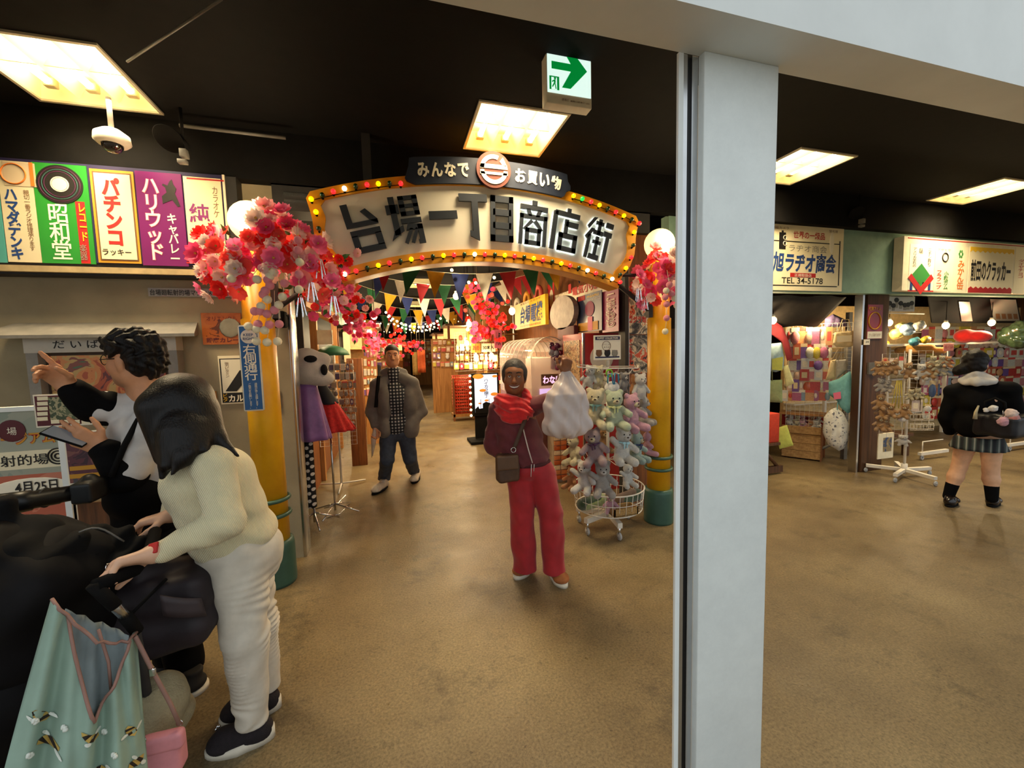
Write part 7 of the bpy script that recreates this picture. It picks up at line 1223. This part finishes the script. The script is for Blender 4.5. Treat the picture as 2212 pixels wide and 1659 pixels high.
MB().sheet(lambda u, v: Q(818, 812, -.06).lerp(Q(812, 880, -.14), u)+V3(-.02+.04*v, 0, 0), 8, 2).build('backpack_strap', m_black, t, solid=.006)
m_jean = M('blue_jeans', '#3a4252', .85, var=.15, scale=20)
blob('trousers', [('e', Q(858, 935), (.16, .12, .1)), ('c', hipR, knR, .105, .08), ('c', knR, anR-V3(0, 0, .02), .08, .07), ('c', hipL, knL, .105, .08), ('c', knL, anL-V3(0, 0, .02), .08, .068)], m_jean, t, .009, .03, fold(.006, 7, 30), [(V3(0, 0, .065), (0, 0, -1))])
m_snk = M('white_sneaker', '#cfc3ae', .6, var=.1, scale=30); shoe(t, F(806, 1070), F(836, 1050), .1, m_snk, m_black); shoe(t, F(893, 1046), F(903, 1026), .1, m_snk, m_black)
um = thing('clear_umbrella', 'folded clear plastic umbrella carried by the walking man', 'umbrella', Q(804, 988, -.1)); MB().cyl(Q(810, 925, -.1), Q(803, 988, -.1), .005, 8).build('shaft', m_chrome, um); MB().tube([Q(810, 925, -.1), Q(808, 945, -.1), Q(804, 985, -.1)], [.015, .035, .008], 10).build('folded_canopy', M('umbrella_plastic', '#d0ccc4', .2, var=.1, alpha=.55), um)
# ================================================= schoolgirl seen from behind
O = F(2096, 1094); O.z = 0; Q = lambda x, y, dy=0.: PV(x, y, O+O.normalized()*dy); bk_ = O.normalized(); fc = bk_; t = thing('person', 'schoolgirl in black jacket and checked skirt seen from behind', 'person', O)
rt2 = V3(bk_.y, -bk_.x, 0); hp, hpf, hR = headprims(Q(2108, 786), (bk_+rt2*.35).normalized(), (0, 0, 1), .22); shR, shL = Q(2178, 842), Q(2062, 846); elR, wrR = Q(2194, 892, .05), Q(2196, 925, .16); elL, wrL = Q(2046, 900, .02), Q(2052, 930, .12); hipL, hipR = Q(2088, 952), Q(2142, 952); anL, anR = Q(2049, 1068, .0), Q(2143, 1072, .0); knL, knR = Q(2072, 1008, .02), Q(2140, 1015, .02)
body = hp+[('c', Q(2112, 830), Q(2110, 812), .055, .05), ('e', Q(2118, 870), (.13, .13, .15)), ('e', Q(2116, 935), (.13, .13, .1)), ('c', shR, elR, .05, .04), ('c', elR, wrR, .04, .03), ('c', shL, elL, .05, .04), ('c', elL, wrL, .04, .03), ('c', hipL, knL, .082, .056), ('c', knL, knL.lerp(anL, .35), .056, .06), ('c', knL.lerp(anL, .35), anL, .058, .036), ('c', hipR, knR, .082, .056), ('c', knR, knR.lerp(anR, .35), .056, .06), ('c', knR.lerp(anR, .35), anR, .058, .036)]+hand(wrR, bk_-V3(0, 0, .3), (0, 0, 1), (.8,)*4, .9)+hand(wrL, bk_-V3(0, 0, .3), (0, 0, 1), (.8,)*4, .9)
blob('body', body, skin['light'], t, .008, .035)
blob('hair', [('e', hpf(0, -.02, .035), (.088, .105, .1), hR), ('e', hpf(0, -.05, -.03), (.085, .07, .075), hR), ('e', hpf(-.06, -.1, -.05), (.05, .04, .045), hR), ('e', hpf(-.085, -.1, -.075), (.035, .03, .035), hR), ('-', ('e', hpf(0, .14, -.03), (.1, .09, .11), hR))], hairm, t, .007, .03, ripple(.003, 80, 3))
m_bj = M('black_blazer', '#0a090a', .85, spec=.12, var=.15, scale=10); blob('blazer', [('c', Q(2100, 842), shL, .085, .075), ('c', Q(2130, 840), shR, .085, .075), ('c', shR, elR, .068, .062), ('c', elR, wrR, .06, .052), ('c', shL, elL, .068, .062), ('c', elL, wrL, .06, .052), ('e', Q(2116, 870), (.16, .14, .14)), ('e', Q(2114, 915), (.17, .155, .16))], m_bj, t, .009, .05, fold(.006, 4, 24), [(Q(2116, 950), (0, 0, -1))])
m_hood = M('grey_hood', '#c2bdb6', .85, var=.06); blob('hood', [('c', Q(2078, 822, -.06), Q(2108, 806, -.06), .03, .045), ('c', Q(2108, 806, -.06), Q(2148, 822, -.05), .045, .028), ('c', Q(2080, 826, -.07), Q(2110, 826, -.12), .026, .04), ('c', Q(2110, 826, -.12), Q(2148, 824, -.07), .04, .024)], m_hood, t, .008, .03, fold(.005, 9, 45))
def tartan(nt, tc, b):
    x, y, z = sep(nt, tc); d_ = math_(nt, 'ADD', math_(nt, 'MULTIPLY', x, 9), math_(nt, 'MULTIPLY', y, -18)); return ramp(nt, math_(nt, 'FRACT', d_), [(0, '#17181c'), (.3, '#3a4440'), (.45, '#8a8a84'), (.55, '#4a5650'), (.7, '#17181c')])
b = MB(); cS = Q(2114, 948); b.sheet(lambda u, v: cS+V3((.165+.035*v)*math.cos(2*pi*u)*(1+.03*math.sin(u*2*pi*14)*v), (.15+.035*v)*math.sin(2*pi*u)*(1+.03*math.sin(u*2*pi*14)*v), .03-.12*v), 72, 5); b.build('skirt', M('tartan', fn=tartan, rough=.85), t, solid=.004)
m_sock = M('black_sock', '#0a090a', .9, spec=.12, var=.1); m_loaf = M('black_loafer', '#1a1210', .25, var=.1, coat=.4)
for kn_, an_, x, y in ((knL, anL, 2048, 1096), (knR, anR, 2140, 1096)):
    blob('sock', [('c', kn_.lerp(an_, .62), an_-V3(0, 0, .02), .05, .042)], m_sock, t, .007, .01); he = F(x, y); shoe(t, he+(bk_*.22+rt2*.03), he, .085, m_loaf, m_black, h=.06, sole=.02)
hb = thing('school_bag', 'black school bag with hanging charms on the schoolgirl\'s arm', 'bag', Q(2165, 955, -.12)); blob('bag_body', [('b', Q(2165, 918, -.16), (.14, .14, .1), .04)], M('black_nylon', '#121116', .45, var=.2), hb, .009, .02, fold(.006, 2, 30)); MB().tube([Q(2125, 890, -.14), Q(2128, 868, -.14), Q(2150, 860, -.14), Q(2170, 870, -.14), Q(2172, 890, -.14)], .012, 8).build('handle', m_black, hb)
for x, y, rad, c_, nm in ((2168, 910, .042, '#d9a0b0', 'pompom'), (2184, 893, .04, '#e0c8c0', 'charm'), (2190, 903, .035, '#d98a84', 'charm'), (2145, 882, .028, '#e0dcd8', 'charm'), (2130, 886, .02, '#e8e4e0', 'charm')): blob(nm, [('e', Q(x, y, -.3), (rad, rad, rad))], fur('charm'+c_, c_), hb, .008, .01, ripple(.006, 120, 1))
MB().tube([Q(2114, 876, -.3), Q(2108, 890, -.3), Q(2106, 905, -.3)], [.006, .012, .016], 8).build('tassel', M('tassel', '#b8ac8a', .9), hb)
MB().tube([Q(2166, 885, -.28), Q(2167, 900, -.29)], .003, 5).build('chain', m_chrome, hb)
# ================================================= woman in cream sweater
O = V3(-.68, 1.86, 0); Q = lambda x, y, dy=0.: PV(x, y, O+O.normalized()*dy); t = thing('person', 'woman with long black hair in cream sweater and white trousers gripping the stroller', 'person', O); lf = V3(-1, .15, 0).normalized()
hp, hpf, hR = headprims(Q(383, 872, .02), (lf+V3(0, .25, -.25)).normalized(), V3(-.25, 0, 1), .222); shN, shF = Q(462, 1008, -.16), Q(400, 990, .16); elN, wrN = Q(486, 1128, -.24), Q(338, 1194, -.26); elF, wrF = Q(395, 1085, .2), Q(372, 1112, .14)
hipN, hipF = Q(512, 1190, -.06), Q(520, 1185, .08); knN, knF = Q(530, 1372, -.08), Q(555, 1350, .1); anN, anF = Q(545, 1548, -.04), Q(578, 1500, .14)
hN = hand(wrN, Q(268, 1214, -.27)-wrN, V3(.1, 1, -.45), (.75, .8, .85, .9), 1.08, .7, .03, 1.1)
hand.flip = True
hF = hand(wrF, Q(322, 1124, .14)-wrF, V3(0, -1, .1), (.5, .55, .6, .65), 1.0, .4)
hand.flip = False
body = hp+[('c', Q(425, 965, .02), Q(402, 925, .02), .055, .05), ('e', Q(462, 1050), (.14, .13, .15)), ('e', Q(505, 1160), (.14, .14, .12)), ('c', shN, elN, .045, .04), ('c', elN, wrN, .038, .026), ('c', shF, elF, .045, .04), ('c', elF, wrF, .038, .026), ('c', hipN, knN, .08, .055), ('c', knN, anN, .052, .036), ('c', hipF, knF, .08, .055), ('c', knF, anF, .052, .036)]+hN+hF
blob('body', body, skin['pale'], t, .0048, .03)
def hairflow(p): return .003*np.sin(p[:, 0]*75+p[:, 2]*6+p[:, 1]*30)*np.clip(1.5-p[:, 2], .1, .6)
hpr = [('e', Q(392, 865, .0), (.105, .12, .105)), ('c', Q(405, 880, -.04), Q(425, 950, -.07), .09, .08), ('c', Q(345, 880, -.05), Q(368, 980, -.07), .07, .05), ('c', Q(372, 965, -.1), Q(350, 1032, -.14), .05, .008), ('c', Q(390, 920, -.1), Q(395, 990, -.18), .065, .03), ('c', Q(395, 985, -.18), Q(372, 1025, -.2), .028, .006), ('c', Q(385, 940, -.12), Q(362, 1005, -.16), .06, .02), ('c', Q(440, 890, -.04), Q(468, 945, -.1), .055, .032), ('c', Q(468, 945, -.1), Q(514, 985, -.16), .03, .005), ('c', Q(425, 930, -.1), Q(440, 972, -.17), .055, .02), ('c', Q(410, 930, -.12), Q(415, 975, -.19), .05, .015)]
blob('hair', hpr, M('sleek_black_hair', fn=strands('#050404', .5), rough=.42, spec=.3), t, .007, .04, hairflow)
def knit(nt, tc, b):
    x, y, z = sep(nt, tc); w_ = math_(nt, 'SINE', math_(nt, 'ADD', math_(nt, 'MULTIPLY', x, 1150), math_(nt, 'ADD', math_(nt, 'MULTIPLY', y, 600), math_(nt, 'MULTIPLY', z, 420)))); bp = nt.n('ShaderNodeBump', Strength=.5, Distance=.004); nt.l(w_, bp.inputs['Height']); nt.l(bp.outputs[0], b.inputs['Normal'])
    return ramp(nt, w_, [(.0, '#d6c89e'), (.6, '#eadfbc')])
m_knit = M('ribbed_cream_knit', fn=knit, rough=.9, sheen=.2); hemC = Q(512, 1182)
blob('sweater', [('e', Q(455, 1035), (.155, .16, .13)), ('e', Q(480, 1095), (.15, .165, .14)), ('e', Q(505, 1150), (.155, .165, .12)), ('c', Q(430, 985), shN, .08, .07), ('c', shN, elN, .066, .06, .012), ('c', elN, wrN+(elN-wrN)*.1, .06, .038, .012), ('c', Q(425, 985, .05), shF, .08, .07), ('c', shF, elF, .066, .06), ('c', elF, wrF+(elF-wrF)*.3, .058, .042), ('c', Q(428, 968, .02), Q(420, 952, .02), .07, .062), ('e', Q(400, 1060, .06), (.07, .09, .08))], m_knit, t, .006, .045, lambda p: fold(.004, 12, 22)(p)+.005*np.sin((p-np.array(elN)) @ np.array([.5, .2, .8])*95)*np.exp(-((p-np.array(elN))**2).sum(1)/.007)+.004*np.sin(p[:, 2]*60+p[:, 0]*45)*np.exp(-(p[:, 2]-.95)**2/.01), [(Q(524, 1178), (.28, 0, -1))])
m_wht = M('white_jeans', '#cfc6b6', .8, var=.05, scale=14)
def legwr(p):
    m = .5+.5*np.sin(p[:, 0]*13+p[:, 1]*9+p[:, 2]*7); z = p[:, 2]; a = np.clip(1.1-np.abs(z-.47)*3.2, .12, 1)+np.clip(1-np.abs(z-.13)*9, 0, 1)*.8
    return .0072*np.sin(z*78+p[:, 0]*55*np.sin(z*9)+3*np.sin(p[:, 1]*14+z*6))*a*m+.002*np.sin(z*37-p[:, 0]*60)
blob('trousers', [('e', Q(522, 1190), (.15, .15, .12)), ('e', Q(552, 1205, .02), (.1, .13, .11)), ('c', hipN, knN, .112, .08), ('c', knN, anN-V3(0, 0, .015), .082, .058), ('c', hipF, knF, .112, .08), ('c', knF, anF-V3(0, 0, .015), .08, .056), ('c', Q(500, 1140), Q(512, 1180), .13, .14)], m_wht, t, .0065, .035, legwr, [(V3(0, 0, .085), (0, 0, -1))])
m_dsh = M('dark_knit_shoe', '#1a1216', .85, var=.2, scale=60, bump=.4, bscale=300); shoe(t, F(444, 1632), F(594, 1588), .098, m_dsh, m_rub, .09, .022, wedge=.03); shoe(t, F(474, 1562), F(608, 1524), .098, m_dsh, m_rub, .09, .022, wedge=.03)
cB = F(490, 1590)+V3(0, -.03, .075)
for i in range(6): MB().ball(cB+V3(.006*i-.02, -.01, .012*math.sin(i*1.1)), .006, 8).build('shoe_bead', m_chrome, t)
wq = (wrN*.955+elN*.045); ax_ = (elN-wrN).normalized(); b = MB(); b.tube([wq+ax_*(-.012), wq+ax_*.012], .031, 20); b.build('watch_band', m_chrome, t); MB().box(-.014, -.018, 0, .014, .018, .008, mat=rot_to((-.3, -.8, .5), 0).to_4x4() if False else Matrix.Translation(wq+V3(-.004, -.022, .02)) @ rot_to((-.2, -.75, .65), .3), bev=.003).build('watch_face', ink['red'], t)
kr = wrN+(Q(268, 1214, -.27)-wrN).normalized()*.11; MB().torus(kr+V3(0, -.005, -.0), .0105, .0016, 14, 6, axis='x').build('ring', m_chrome, t)
# ================================================= man pointing
O = V3(-1.13, 2.3, 0); Q = lambda x, y, dy=0.: PV(x, y, O+O.normalized()*dy); t = thing('person', 'man with wavy black hair in white and black shirt pointing and holding a phone', 'person', O)
hp, hpf, hR = headprims(Q(290, 778, .0), V3(-.95, .35, -.05), V3(-.05, 0, 1), .235, 1.15, False); shR, shL = Q(285, 888, .02), Q(330, 915, -.12); elR, wrR = Q(205, 878, .02), Q(150, 838, -.02); elL, wrL = Q(272, 1032, -.14), Q(222, 968, -.12)
pd = (Q(92, 788, -.04)-wrR).normalized(); hand.flip = True; hR_ = hand(wrR, pd, V3(.2, -.4, 1), (.05, .9, 1.15, 1.2), 1.05, .55, .03, .8); hand.flip = False
pdl = (Q(165, 942, -.12)-wrL).normalized(); hL_ = hand(wrL, pdl, V3(.3, -.1, 1), (.35, .4, .45, .5), 1.05, .2, .05, .8)
hipR, hipL = Q(345, 1165, .08), Q(360, 1165, -.08); knR, knL = Q(360, 1320, .1), Q(385, 1320, -.06); anR, anL = Q(375, 1450, .1), Q(400, 1470, -.04)
body = hp+[('c', Q(320, 875), Q(308, 845), .06, .058), ('e', Q(330, 960), (.16, .14, .19)), ('e', Q(345, 1090), (.15, .14, .15)), ('c', shR, elR, .05, .042), ('c', elR, wrR, .04, .03), ('c', shL, elL, .05, .042), ('c', elL, wrL, .04, .03), ('c', hipR, knR, .085, .06), ('c', knR, anR, .055, .04), ('c', hipL, knL, .085, .06), ('c', knL, anL, .055, .04)]+hR_+hL_
blob('body', body, skin['fair'], t, .005, .03); face(t, hpf, 1.04, skin['fair'], '#14100e', False)
def curls(p): return .009*np.sin(p[:, 0]*85+2*np.sin(p[:, 2]*60))*np.sin(p[:, 2]*80+p[:, 1]*50)+.004*np.sin(p[:, 1]*140+p[:, 0]*120)
blob('hair', [('e', hpf(0, -.02, .055), (.092, .11, .09), hR), ('e', hpf(0, .035, .085), (.075, .075, .05), hR), ('e', hpf(0, -.06, .0), (.088, .075, .09), hR), ('e', hpf(.06, -.0, .02), (.035, .06, .07), hR), ('-', ('e', hpf(0, .13, -.03), (.09, .085, .085), hR)), ('-', ('e', hpf(0, .05, -.11), (.1, .08, .06), hR))], hairm, t, .006, .025, curls)
for sg in (-1, 1): MB().torus(hpf(sg*.033, .105, .01), .022, .0018, 20, 5, mat=None, axis='x').build('glasses_rim', m_black, t); MB().tube([hpf(sg*.055, .1, .012), hpf(sg*.08, -.0, .01)], .0018, 5).build('glasses_arm', m_black, t)
m_wsh = M('white_shirt', '#c8c4c0', .8, var=.05, scale=16); m_bsl = M('black_sleeve', '#0a090a', .85, spec=.12, var=.15, scale=14); m_vest = M('black_jersey', '#0a090a', .9, spec=.12, var=.15)
blob('shirt', [('e', Q(330, 940), (.165, .15, .16)), ('e', Q(335, 1010), (.16, .15, .16)), ('c', Q(310, 890), shR, .085, .075), ('c', shR, shR.lerp(elR, .75), .078, .072), ('c', Q(335, 900), shL, .085, .078), ('c', shL, shL.lerp(elL, .85), .078, .074), ('c', Q(318, 868), Q(316, 858), .072, .068)], m_wsh, t, .007, .045, fold(.008, 14, 30), [(Q(330, 1075), (0, 0, -1))])
blob('sleeve', [('c', shR.lerp(elR, .7), elR, .074, .07), ('c', elR, wrR+(elR-wrR)*.12, .07, .052)], m_bsl, t, .007, .03, fold(.007, 15, 40), lab='black rolled forearm sleeve of the pointing arm'); blob('sleeve', [('c', shL.lerp(elL, .9), elL, .074, .07), ('c', elL, wrL+(elL-wrL)*.15, .07, .056)], m_bsl, t, .007, .03, fold(.007, 16, 40), lab='black rolled forearm sleeve of the phone arm')
blob('vest', [('e', Q(325, 1060), (.17, .16, .13)), ('e', Q(340, 1120), (.17, .16, .13)), ('e', Q(285, 1070, -.1), (.1, .09, .1))], m_vest, t, .009, .04, fold(.008, 17, 26), [(Q(340, 1190), (0, 0, -1))])
blob('trousers', [('e', Q(352, 1165), (.165, .15, .11)), ('c', hipR, knR, .105, .085), ('c', knR, anR-V3(0, 0, .02), .085, .075), ('c', hipL, knL, .105, .085), ('c', knL, anL-V3(0, 0, .02), .085, .075)], M('black_trousers', '#0a090a', .85, spec=.12, var=.12), t, .009, .03, fold(.008, 18, 30), [(V3(0, 0, .08), (0, 0, -1))])
m_bks = M('black_canvas_shoe', '#1a1614', .8, var=.1); shoe(t, F(452, 1478), F(372, 1512), .1, m_bks, m_rub); shoe(t, F(400, 1448), F(335, 1468), .1, m_bks, m_rub)
ph = thing('smartphone', 'dark smartphone resting in the pointing man\'s hand', 'phone', Q(145, 945, -.12)); a = Q(98, 928, -.13); b_ = Q(190, 958, -.13); dx = (b_-a); L = dx.length; dx.normalize(); mt = frame(a, dx, V3(0, .93, .25)); b = MB(); b.box(0, -.035, -.005, L, .035, .005, mat=mt, bev=.003); b.build('body', m_black, ph); b = MB(); b.box(.004, -.032, .005, L-.004, .032, .006, mat=mt); b.build('screen', M('phone_glass', '#8a93a0', .1, var=0), ph)
MB().tube([Q(300, 905, -.17), Q(270, 960, -.19), Q(240, 1030, -.2)], .012, 6).build('camera_strap', m_black, t)
cm = thing('camera', 'black camera with a long lens hanging at the man\'s chest', 'camera', Q(170, 1090, -.2)); a, b_ = Q(172, 1062, -.22), Q(92, 1076, -.24); d = (b_-a).normalized(); MB().tube([a, a+d*.05, a+d*.055, a+d*.12, a+d*.125, a+d*.2], [.03, .03, .033, .033, .038, .042], 20).build('lens', M('lens_black', '#0c0c0d', .4, var=.1), cm); MB().torus((a+d*.09), .034, .004, 20, 6, axis='x').build('focus_ring', m_dark, cm); blob('camera_body', [('b', a-d*.03, (.035, .06, .042), .012), ('e', a-d*.03+V3(0, 0, .045), (.025, .03, .02))], M('camera_black', '#121212', .5, var=.1), cm, .006, .015)
# ------------------------------------------------------------------ loaded stroller in the foreground
O = V3(-1.0, 1.62, 0); Q = lambda x, y, dy=0.: PV(x, y, O+O.normalized()*dy)
m_bfab = M('black_stroller_fabric', '#121011', .75, spec=.2, var=.2, scale=8); m_bag = M('charcoal_nylon', '#2b2427', .55, spec=.3, var=.15, scale=10)
st = thing('stroller', 'black stroller with raised handle pushed by the woman in cream sweater', 'stroller', F(160, 1655))
hl = [Q(205, 1266, -.24), Q(240, 1252, -.22), Q(290, 1232, -.17), Q(325, 1190, -.02), Q(335, 1148, .14)]; MB().tube(hl, .02, 12).build('handlebar', M('foam_grip', '#0a090a', .85, spec=.12, var=.1), st)
MB().tube([Q(200, 1262, -.24), Q(250, 1310, -.24)], .017, 12).build('joint_cap', m_black, st); MB().tube([Q(222, 1285, -.24), Q(275, 1335, -.24)], .013, 12).build('telescopic_tube', m_alu, st); MB().tube([Q(270, 1330, -.24), Q(296, 1362, -.2)], .017, 10).build('tube_sleeve', m_black, st); MB().tube([Q(290, 1355, -.2), Q(330, 1560, .05), Q(330, 1640, .2)], .014, 8).build('frame_tube', m_dark, st)
blob('canopy', [('e', Q(20, 1260, .1), (.24, .28, .16)), ('e', Q(-90, 1290, .1), (.3, .3, .2)), ('e', Q(130, 1225, .2), (.13, .18, .09)), ('c', Q(10, 1180, .05), Q(120, 1270, .0), .07, .08), ('e', Q(60, 1350, .1), (.22, .26, .18))], m_bfab, st, .009, .05, lambda p: fold(.012, 21, 16)(p)+.006*np.sin(p[:, 0]*48+p[:, 2]*30+3*np.sin(p[:, 2]*11+p[:, 1]*9)))
blob('seat', [('e', Q(20, 1450, .15), (.28, .3, .25)), ('e', Q(60, 1580, .2), (.3, .3, .2)), ('e', Q(200, 1560, .35), (.25, .2, .15))], m_bfab, st, .014, .06, fold(.01, 22, 18))
for x, y, dy in ((60, 1640, .1), (300, 1585, .5)):
    c = Q(x, y, dy); c.z = .11; b = MB(); b.torus(c, .09, .02, 24, 8, axis='y'); b.cyl(c+V3(0, -.015, 0), c+V3(0, .015, 0), .05, 16); b.build('wheel', m_black, st); MB().tube([c, c+V3(.02, .05, .3)], .013, 8).build('wheel_strut', m_dark, st)
hd = thing('hooded_coat', 'black hooded coat heaped on the stroller canopy', 'coat', Q(90, 1180, .15)); blob('fabric', [('c', Q(-20, 1165, .12), Q(60, 1150, .1), .06, .05), ('c', Q(60, 1150, .1), Q(150, 1195, .1), .05, .045), ('e', Q(20, 1215, .05), (.18, .15, .09)), ('c', Q(195, 1165, .12), Q(255, 1165, .1), .05, .045), ('c', Q(255, 1165, .1), Q(300, 1190, .08), .045, .03), ('e', Q(210, 1205, .1), (.12, .12, .06)), ('c', Q(2, 1095, .1), Q(15, 1140, .1), .025, .035)], M('black_wool', '#100f0f', .85, spec=.2, var=.25, scale=14), hd, .008, .04, lambda p: fold(.01, 23, 24)(p)+.007*np.sin(p[:, 0]*60-p[:, 2]*50+3*np.sin(p[:, 0]*14)))
db = thing('duffel_bag', 'large charcoal nylon bag hanging behind the stroller handle', 'bag', Q(370, 1400, .05)); blob('bag_body', [('b', Q(350, 1300, .08), (.19, .14, .13), .06), ('c', Q(240, 1220, .08), Q(440, 1260, .08), .06, .08), ('e', Q(330, 1365, .08), (.16, .12, .08)), ('e', Q(425, 1290, .05), (.1, .13, .1))], m_bag, db, .008, .04, lambda p: fold(.007, 24, 18)(p)+.004*np.sin(p[:, 2]*70+p[:, 0]*35+3*np.sin(p[:, 0]*12))); MB().sheet(lambda u, v: Q(345+90*u, 1285+6*u, -.12).lerp(Q(352+95*u, 1330, -.12), v)+V3(0, -.01*math.sin(u*3), 0), 8, 3).build('flap_pocket', M('nylon_flap', '#3a3033', .55), db, solid=.006)
MB().box(*(Q(478, 1285, .0)+V3(-.02, -.02, -.015)), *(Q(478, 1285, .0)+V3(.02, .02, .015)), bev=.005).build('buckle', m_black, db); MB().tube([Q(486, 1292, .0), Q(493, 1305, .0), Q(490, 1325, .0)], .006, 6).build('zip_pull', m_black, db); MB().tube([Q(360, 1250, -.05), Q(300, 1310, -.08), Q(280, 1330, -.08)], .006, 6).build('carry_strap', m_black, db)
# mint cover printed with bees
m_mint = M('mint_muslin', '#90a898', .85, var=.05, scale=9); m_pipe = M('dusty_pink_binding', '#9a7468', .8, var=.05); m_mlin = M('grey_lining', '#8f9a9c', .8, var=.06)
mc = thing('nursing_cover', 'mint muslin cover printed with bees draped on the stroller', 'cloth', Q(150, 1690, -.15)); SW = [Q(112, 1292, -.25), Q(296, 1368, -.24)]; Sb = [Q(-20, 1760, -.3), Q(330, 1780, -.32)]
def mint(u, v, lift=0.):
    top = SW[0].lerp(SW[1], u)-V3(0, 0, .05*math.sin(pi*u)); bot = Sb[0].lerp(Sb[1], u); p = top.lerp(bot, v); n = -O.normalized(); return p+n*(.022*math.sin(u*17+v*1.5)*(.3+v)+.012*math.sin(u*31-v*3)+.05*math.sin(pi*u)+lift)
hole = lambda u, v: (abs(u-.52) < .36*(1-v/.42) if v < .42 else False)
b = MB(); nu, nv = 60, 60; vs = [mint(i/nu, j/nv) for i in range(nu+1) for j in range(nv+1)]; fs = []
for i in range(nu):
    for j in range(nv):
        if not hole((i+.5)/nu, (j+.5)/nv): fs.append((i*(nv+1)+j, (i+1)*(nv+1)+j, (i+1)*(nv+1)+j+1, i*(nv+1)+j+1))
b.add(vs, fs, 0, True); b.build('cover_panel', m_mint, mc, solid=.003)
MB().sheet(lambda u, v: mint(.14+.74*u, .44*v)+O.normalized()*(.03+.1*math.sin(pi*u)*(1-v)), 14, 10).build('lining', m_mlin, mc, solid=.003)
rim = [mint(.52-.36*(1-v/.42), v, .004) for v in np.linspace(0, .42, 12)]+[mint(.52+.36*(1-v/.42), v, .004) for v in np.linspace(.42, 0, 12)]; MB().tube(rim, .0042, 6).build('binding', m_pipe, mc); MB().tube([mint(u, 0, .004) for u in np.linspace(0, 1, 14)], .0042, 6).build('binding', m_pipe, mc); MB().tube([mint(.4, .0)+V3(0, .03, -.0), mint(.55, .16)+V3(0, .03, 0), mint(.62, .3)+V3(0, .02, 0)], .004, 6).build('binding', m_pipe, mc)
by, bkk, bw = M('bee_yellow', '#b99a4e', .85, var=0), M('bee_black', '#2a2018', .85, var=0), M('bee_wing', '#d8dcd2', .85, var=0)
def bee(u, v, ang, parent, fn, s=1.):
    du, dv = .052*s, .052*s*.36
    f = lambda a, b2, l: fn(u+(a*math.cos(ang)-b2*math.sin(ang))*du, v+(a*math.sin(ang)+b2*math.cos(ang))*dv, l)
    b = MB()
    for k in range(5):
        x0, x1 = -1+.4*k, -1+.4*(k+1); hh = lambda x: .62*math.sqrt(max(0, 1-x*x)); pts = [f(x0, -hh(x0), .006), f(x1, -hh(x1), .006), f(x1, hh(x1), .006), f(x0, hh(x0), .006)]; b.add(pts, [(0, 1, 2, 3)], k % 2)
    o = b.build('printed_bee', [by, bkk], parent)
    for sg in (-1, 1): pts = [f(.1+.5*math.cos(a)*.5+.2, sg*(.95+.45*math.sin(a)), .0065) for a in np.linspace(0, 2*pi, 10)[:-1]]; MB().add(pts, [tuple(range(9))]).build('bee_wing', bw, o)
for u, v, a in ((.5, .5, .5), (.22, .62, -.6), (.62, .7, .2), (.16, .8, .8), (.86, .48, 1.2), (.9, .66, -.5), (.4, .88, .3), (.86, .86, 1.), (.13, .5, 1.0)): bee(u, v, a, mc, mint, 1.7)
for u, v in ((.3, .5), (.7, .58), (.45, .68), (.28, .74), (.75, .78), (.1, .52), (.62, .5), (.5, .8), (.12, .68)):
    o = MB()
    for k in range(5): a = k*1.257; c = mint(u+.012*math.cos(a), v+.006*math.sin(a), .006); o.ball(c, .0055, 6)
    o.build('printed_blossom', bw, mc)
# fleece blanket and pink purse
fb = thing('fleece_blanket', 'cream fleece blanket bulging from the stroller basket', 'blanket', Q(350, 1600, .02)); blob('fabric', [('e', Q(345, 1520, .0), (.085, .1, .1)), ('e', Q(375, 1545, .05), (.06, .09, .07)), ('e', Q(320, 1570, -.0), (.07, .09, .07))], M('cream_fleece', '#a89a78', .95, var=.12, bump=.6, bscale=180), fb, .009, .04, fold(.006, 25, 40))
pb = thing('pink_purse', 'small pink leather purse hanging on a brown strap', 'purse', Q(350, 1680, -.2)); m_pink = M('pink_leather', '#d0858a', .5, var=.06, scale=14); blob('purse_body', [('b', Q(350, 1630, -.2), (.062, .035, .062), .02)], m_pink, pb, .006, .01); blob('purse_flap', [('b', Q(352, 1602, -.225), (.06, .02, .03), .015)], m_pink, pb, .006, .01)
MB().tube([Q(292, 1375, -.25), Q(330, 1450, -.25), Q(368, 1520, -.25), Q(388, 1565, -.25)], .006, 6).build('strap', m_pipe, pb); MB().torus(Q(388, 1562, -.22), .009, .002, 12, 5, axis='y').build('ring', m_chrome, pb); MB().torus(Q(308, 1600, -.22), .009, .002, 12, 5, axis='y').build('ring', m_chrome, pb); MB().box(*(Q(330, 1452, -.26)-V3(.008, .004, .012)), *(Q(330, 1452, -.26)+V3(.008, .004, .012)), bev=.002).build('strap_buckle', m_chrome, pb)

MB().tube([Q(170+i*14, 1150-14*math.sin(i*.55)+i*1.5, -.01) for i in range(8)], .003, 5).build('zip_line', m_grey, hd)
flush_text()
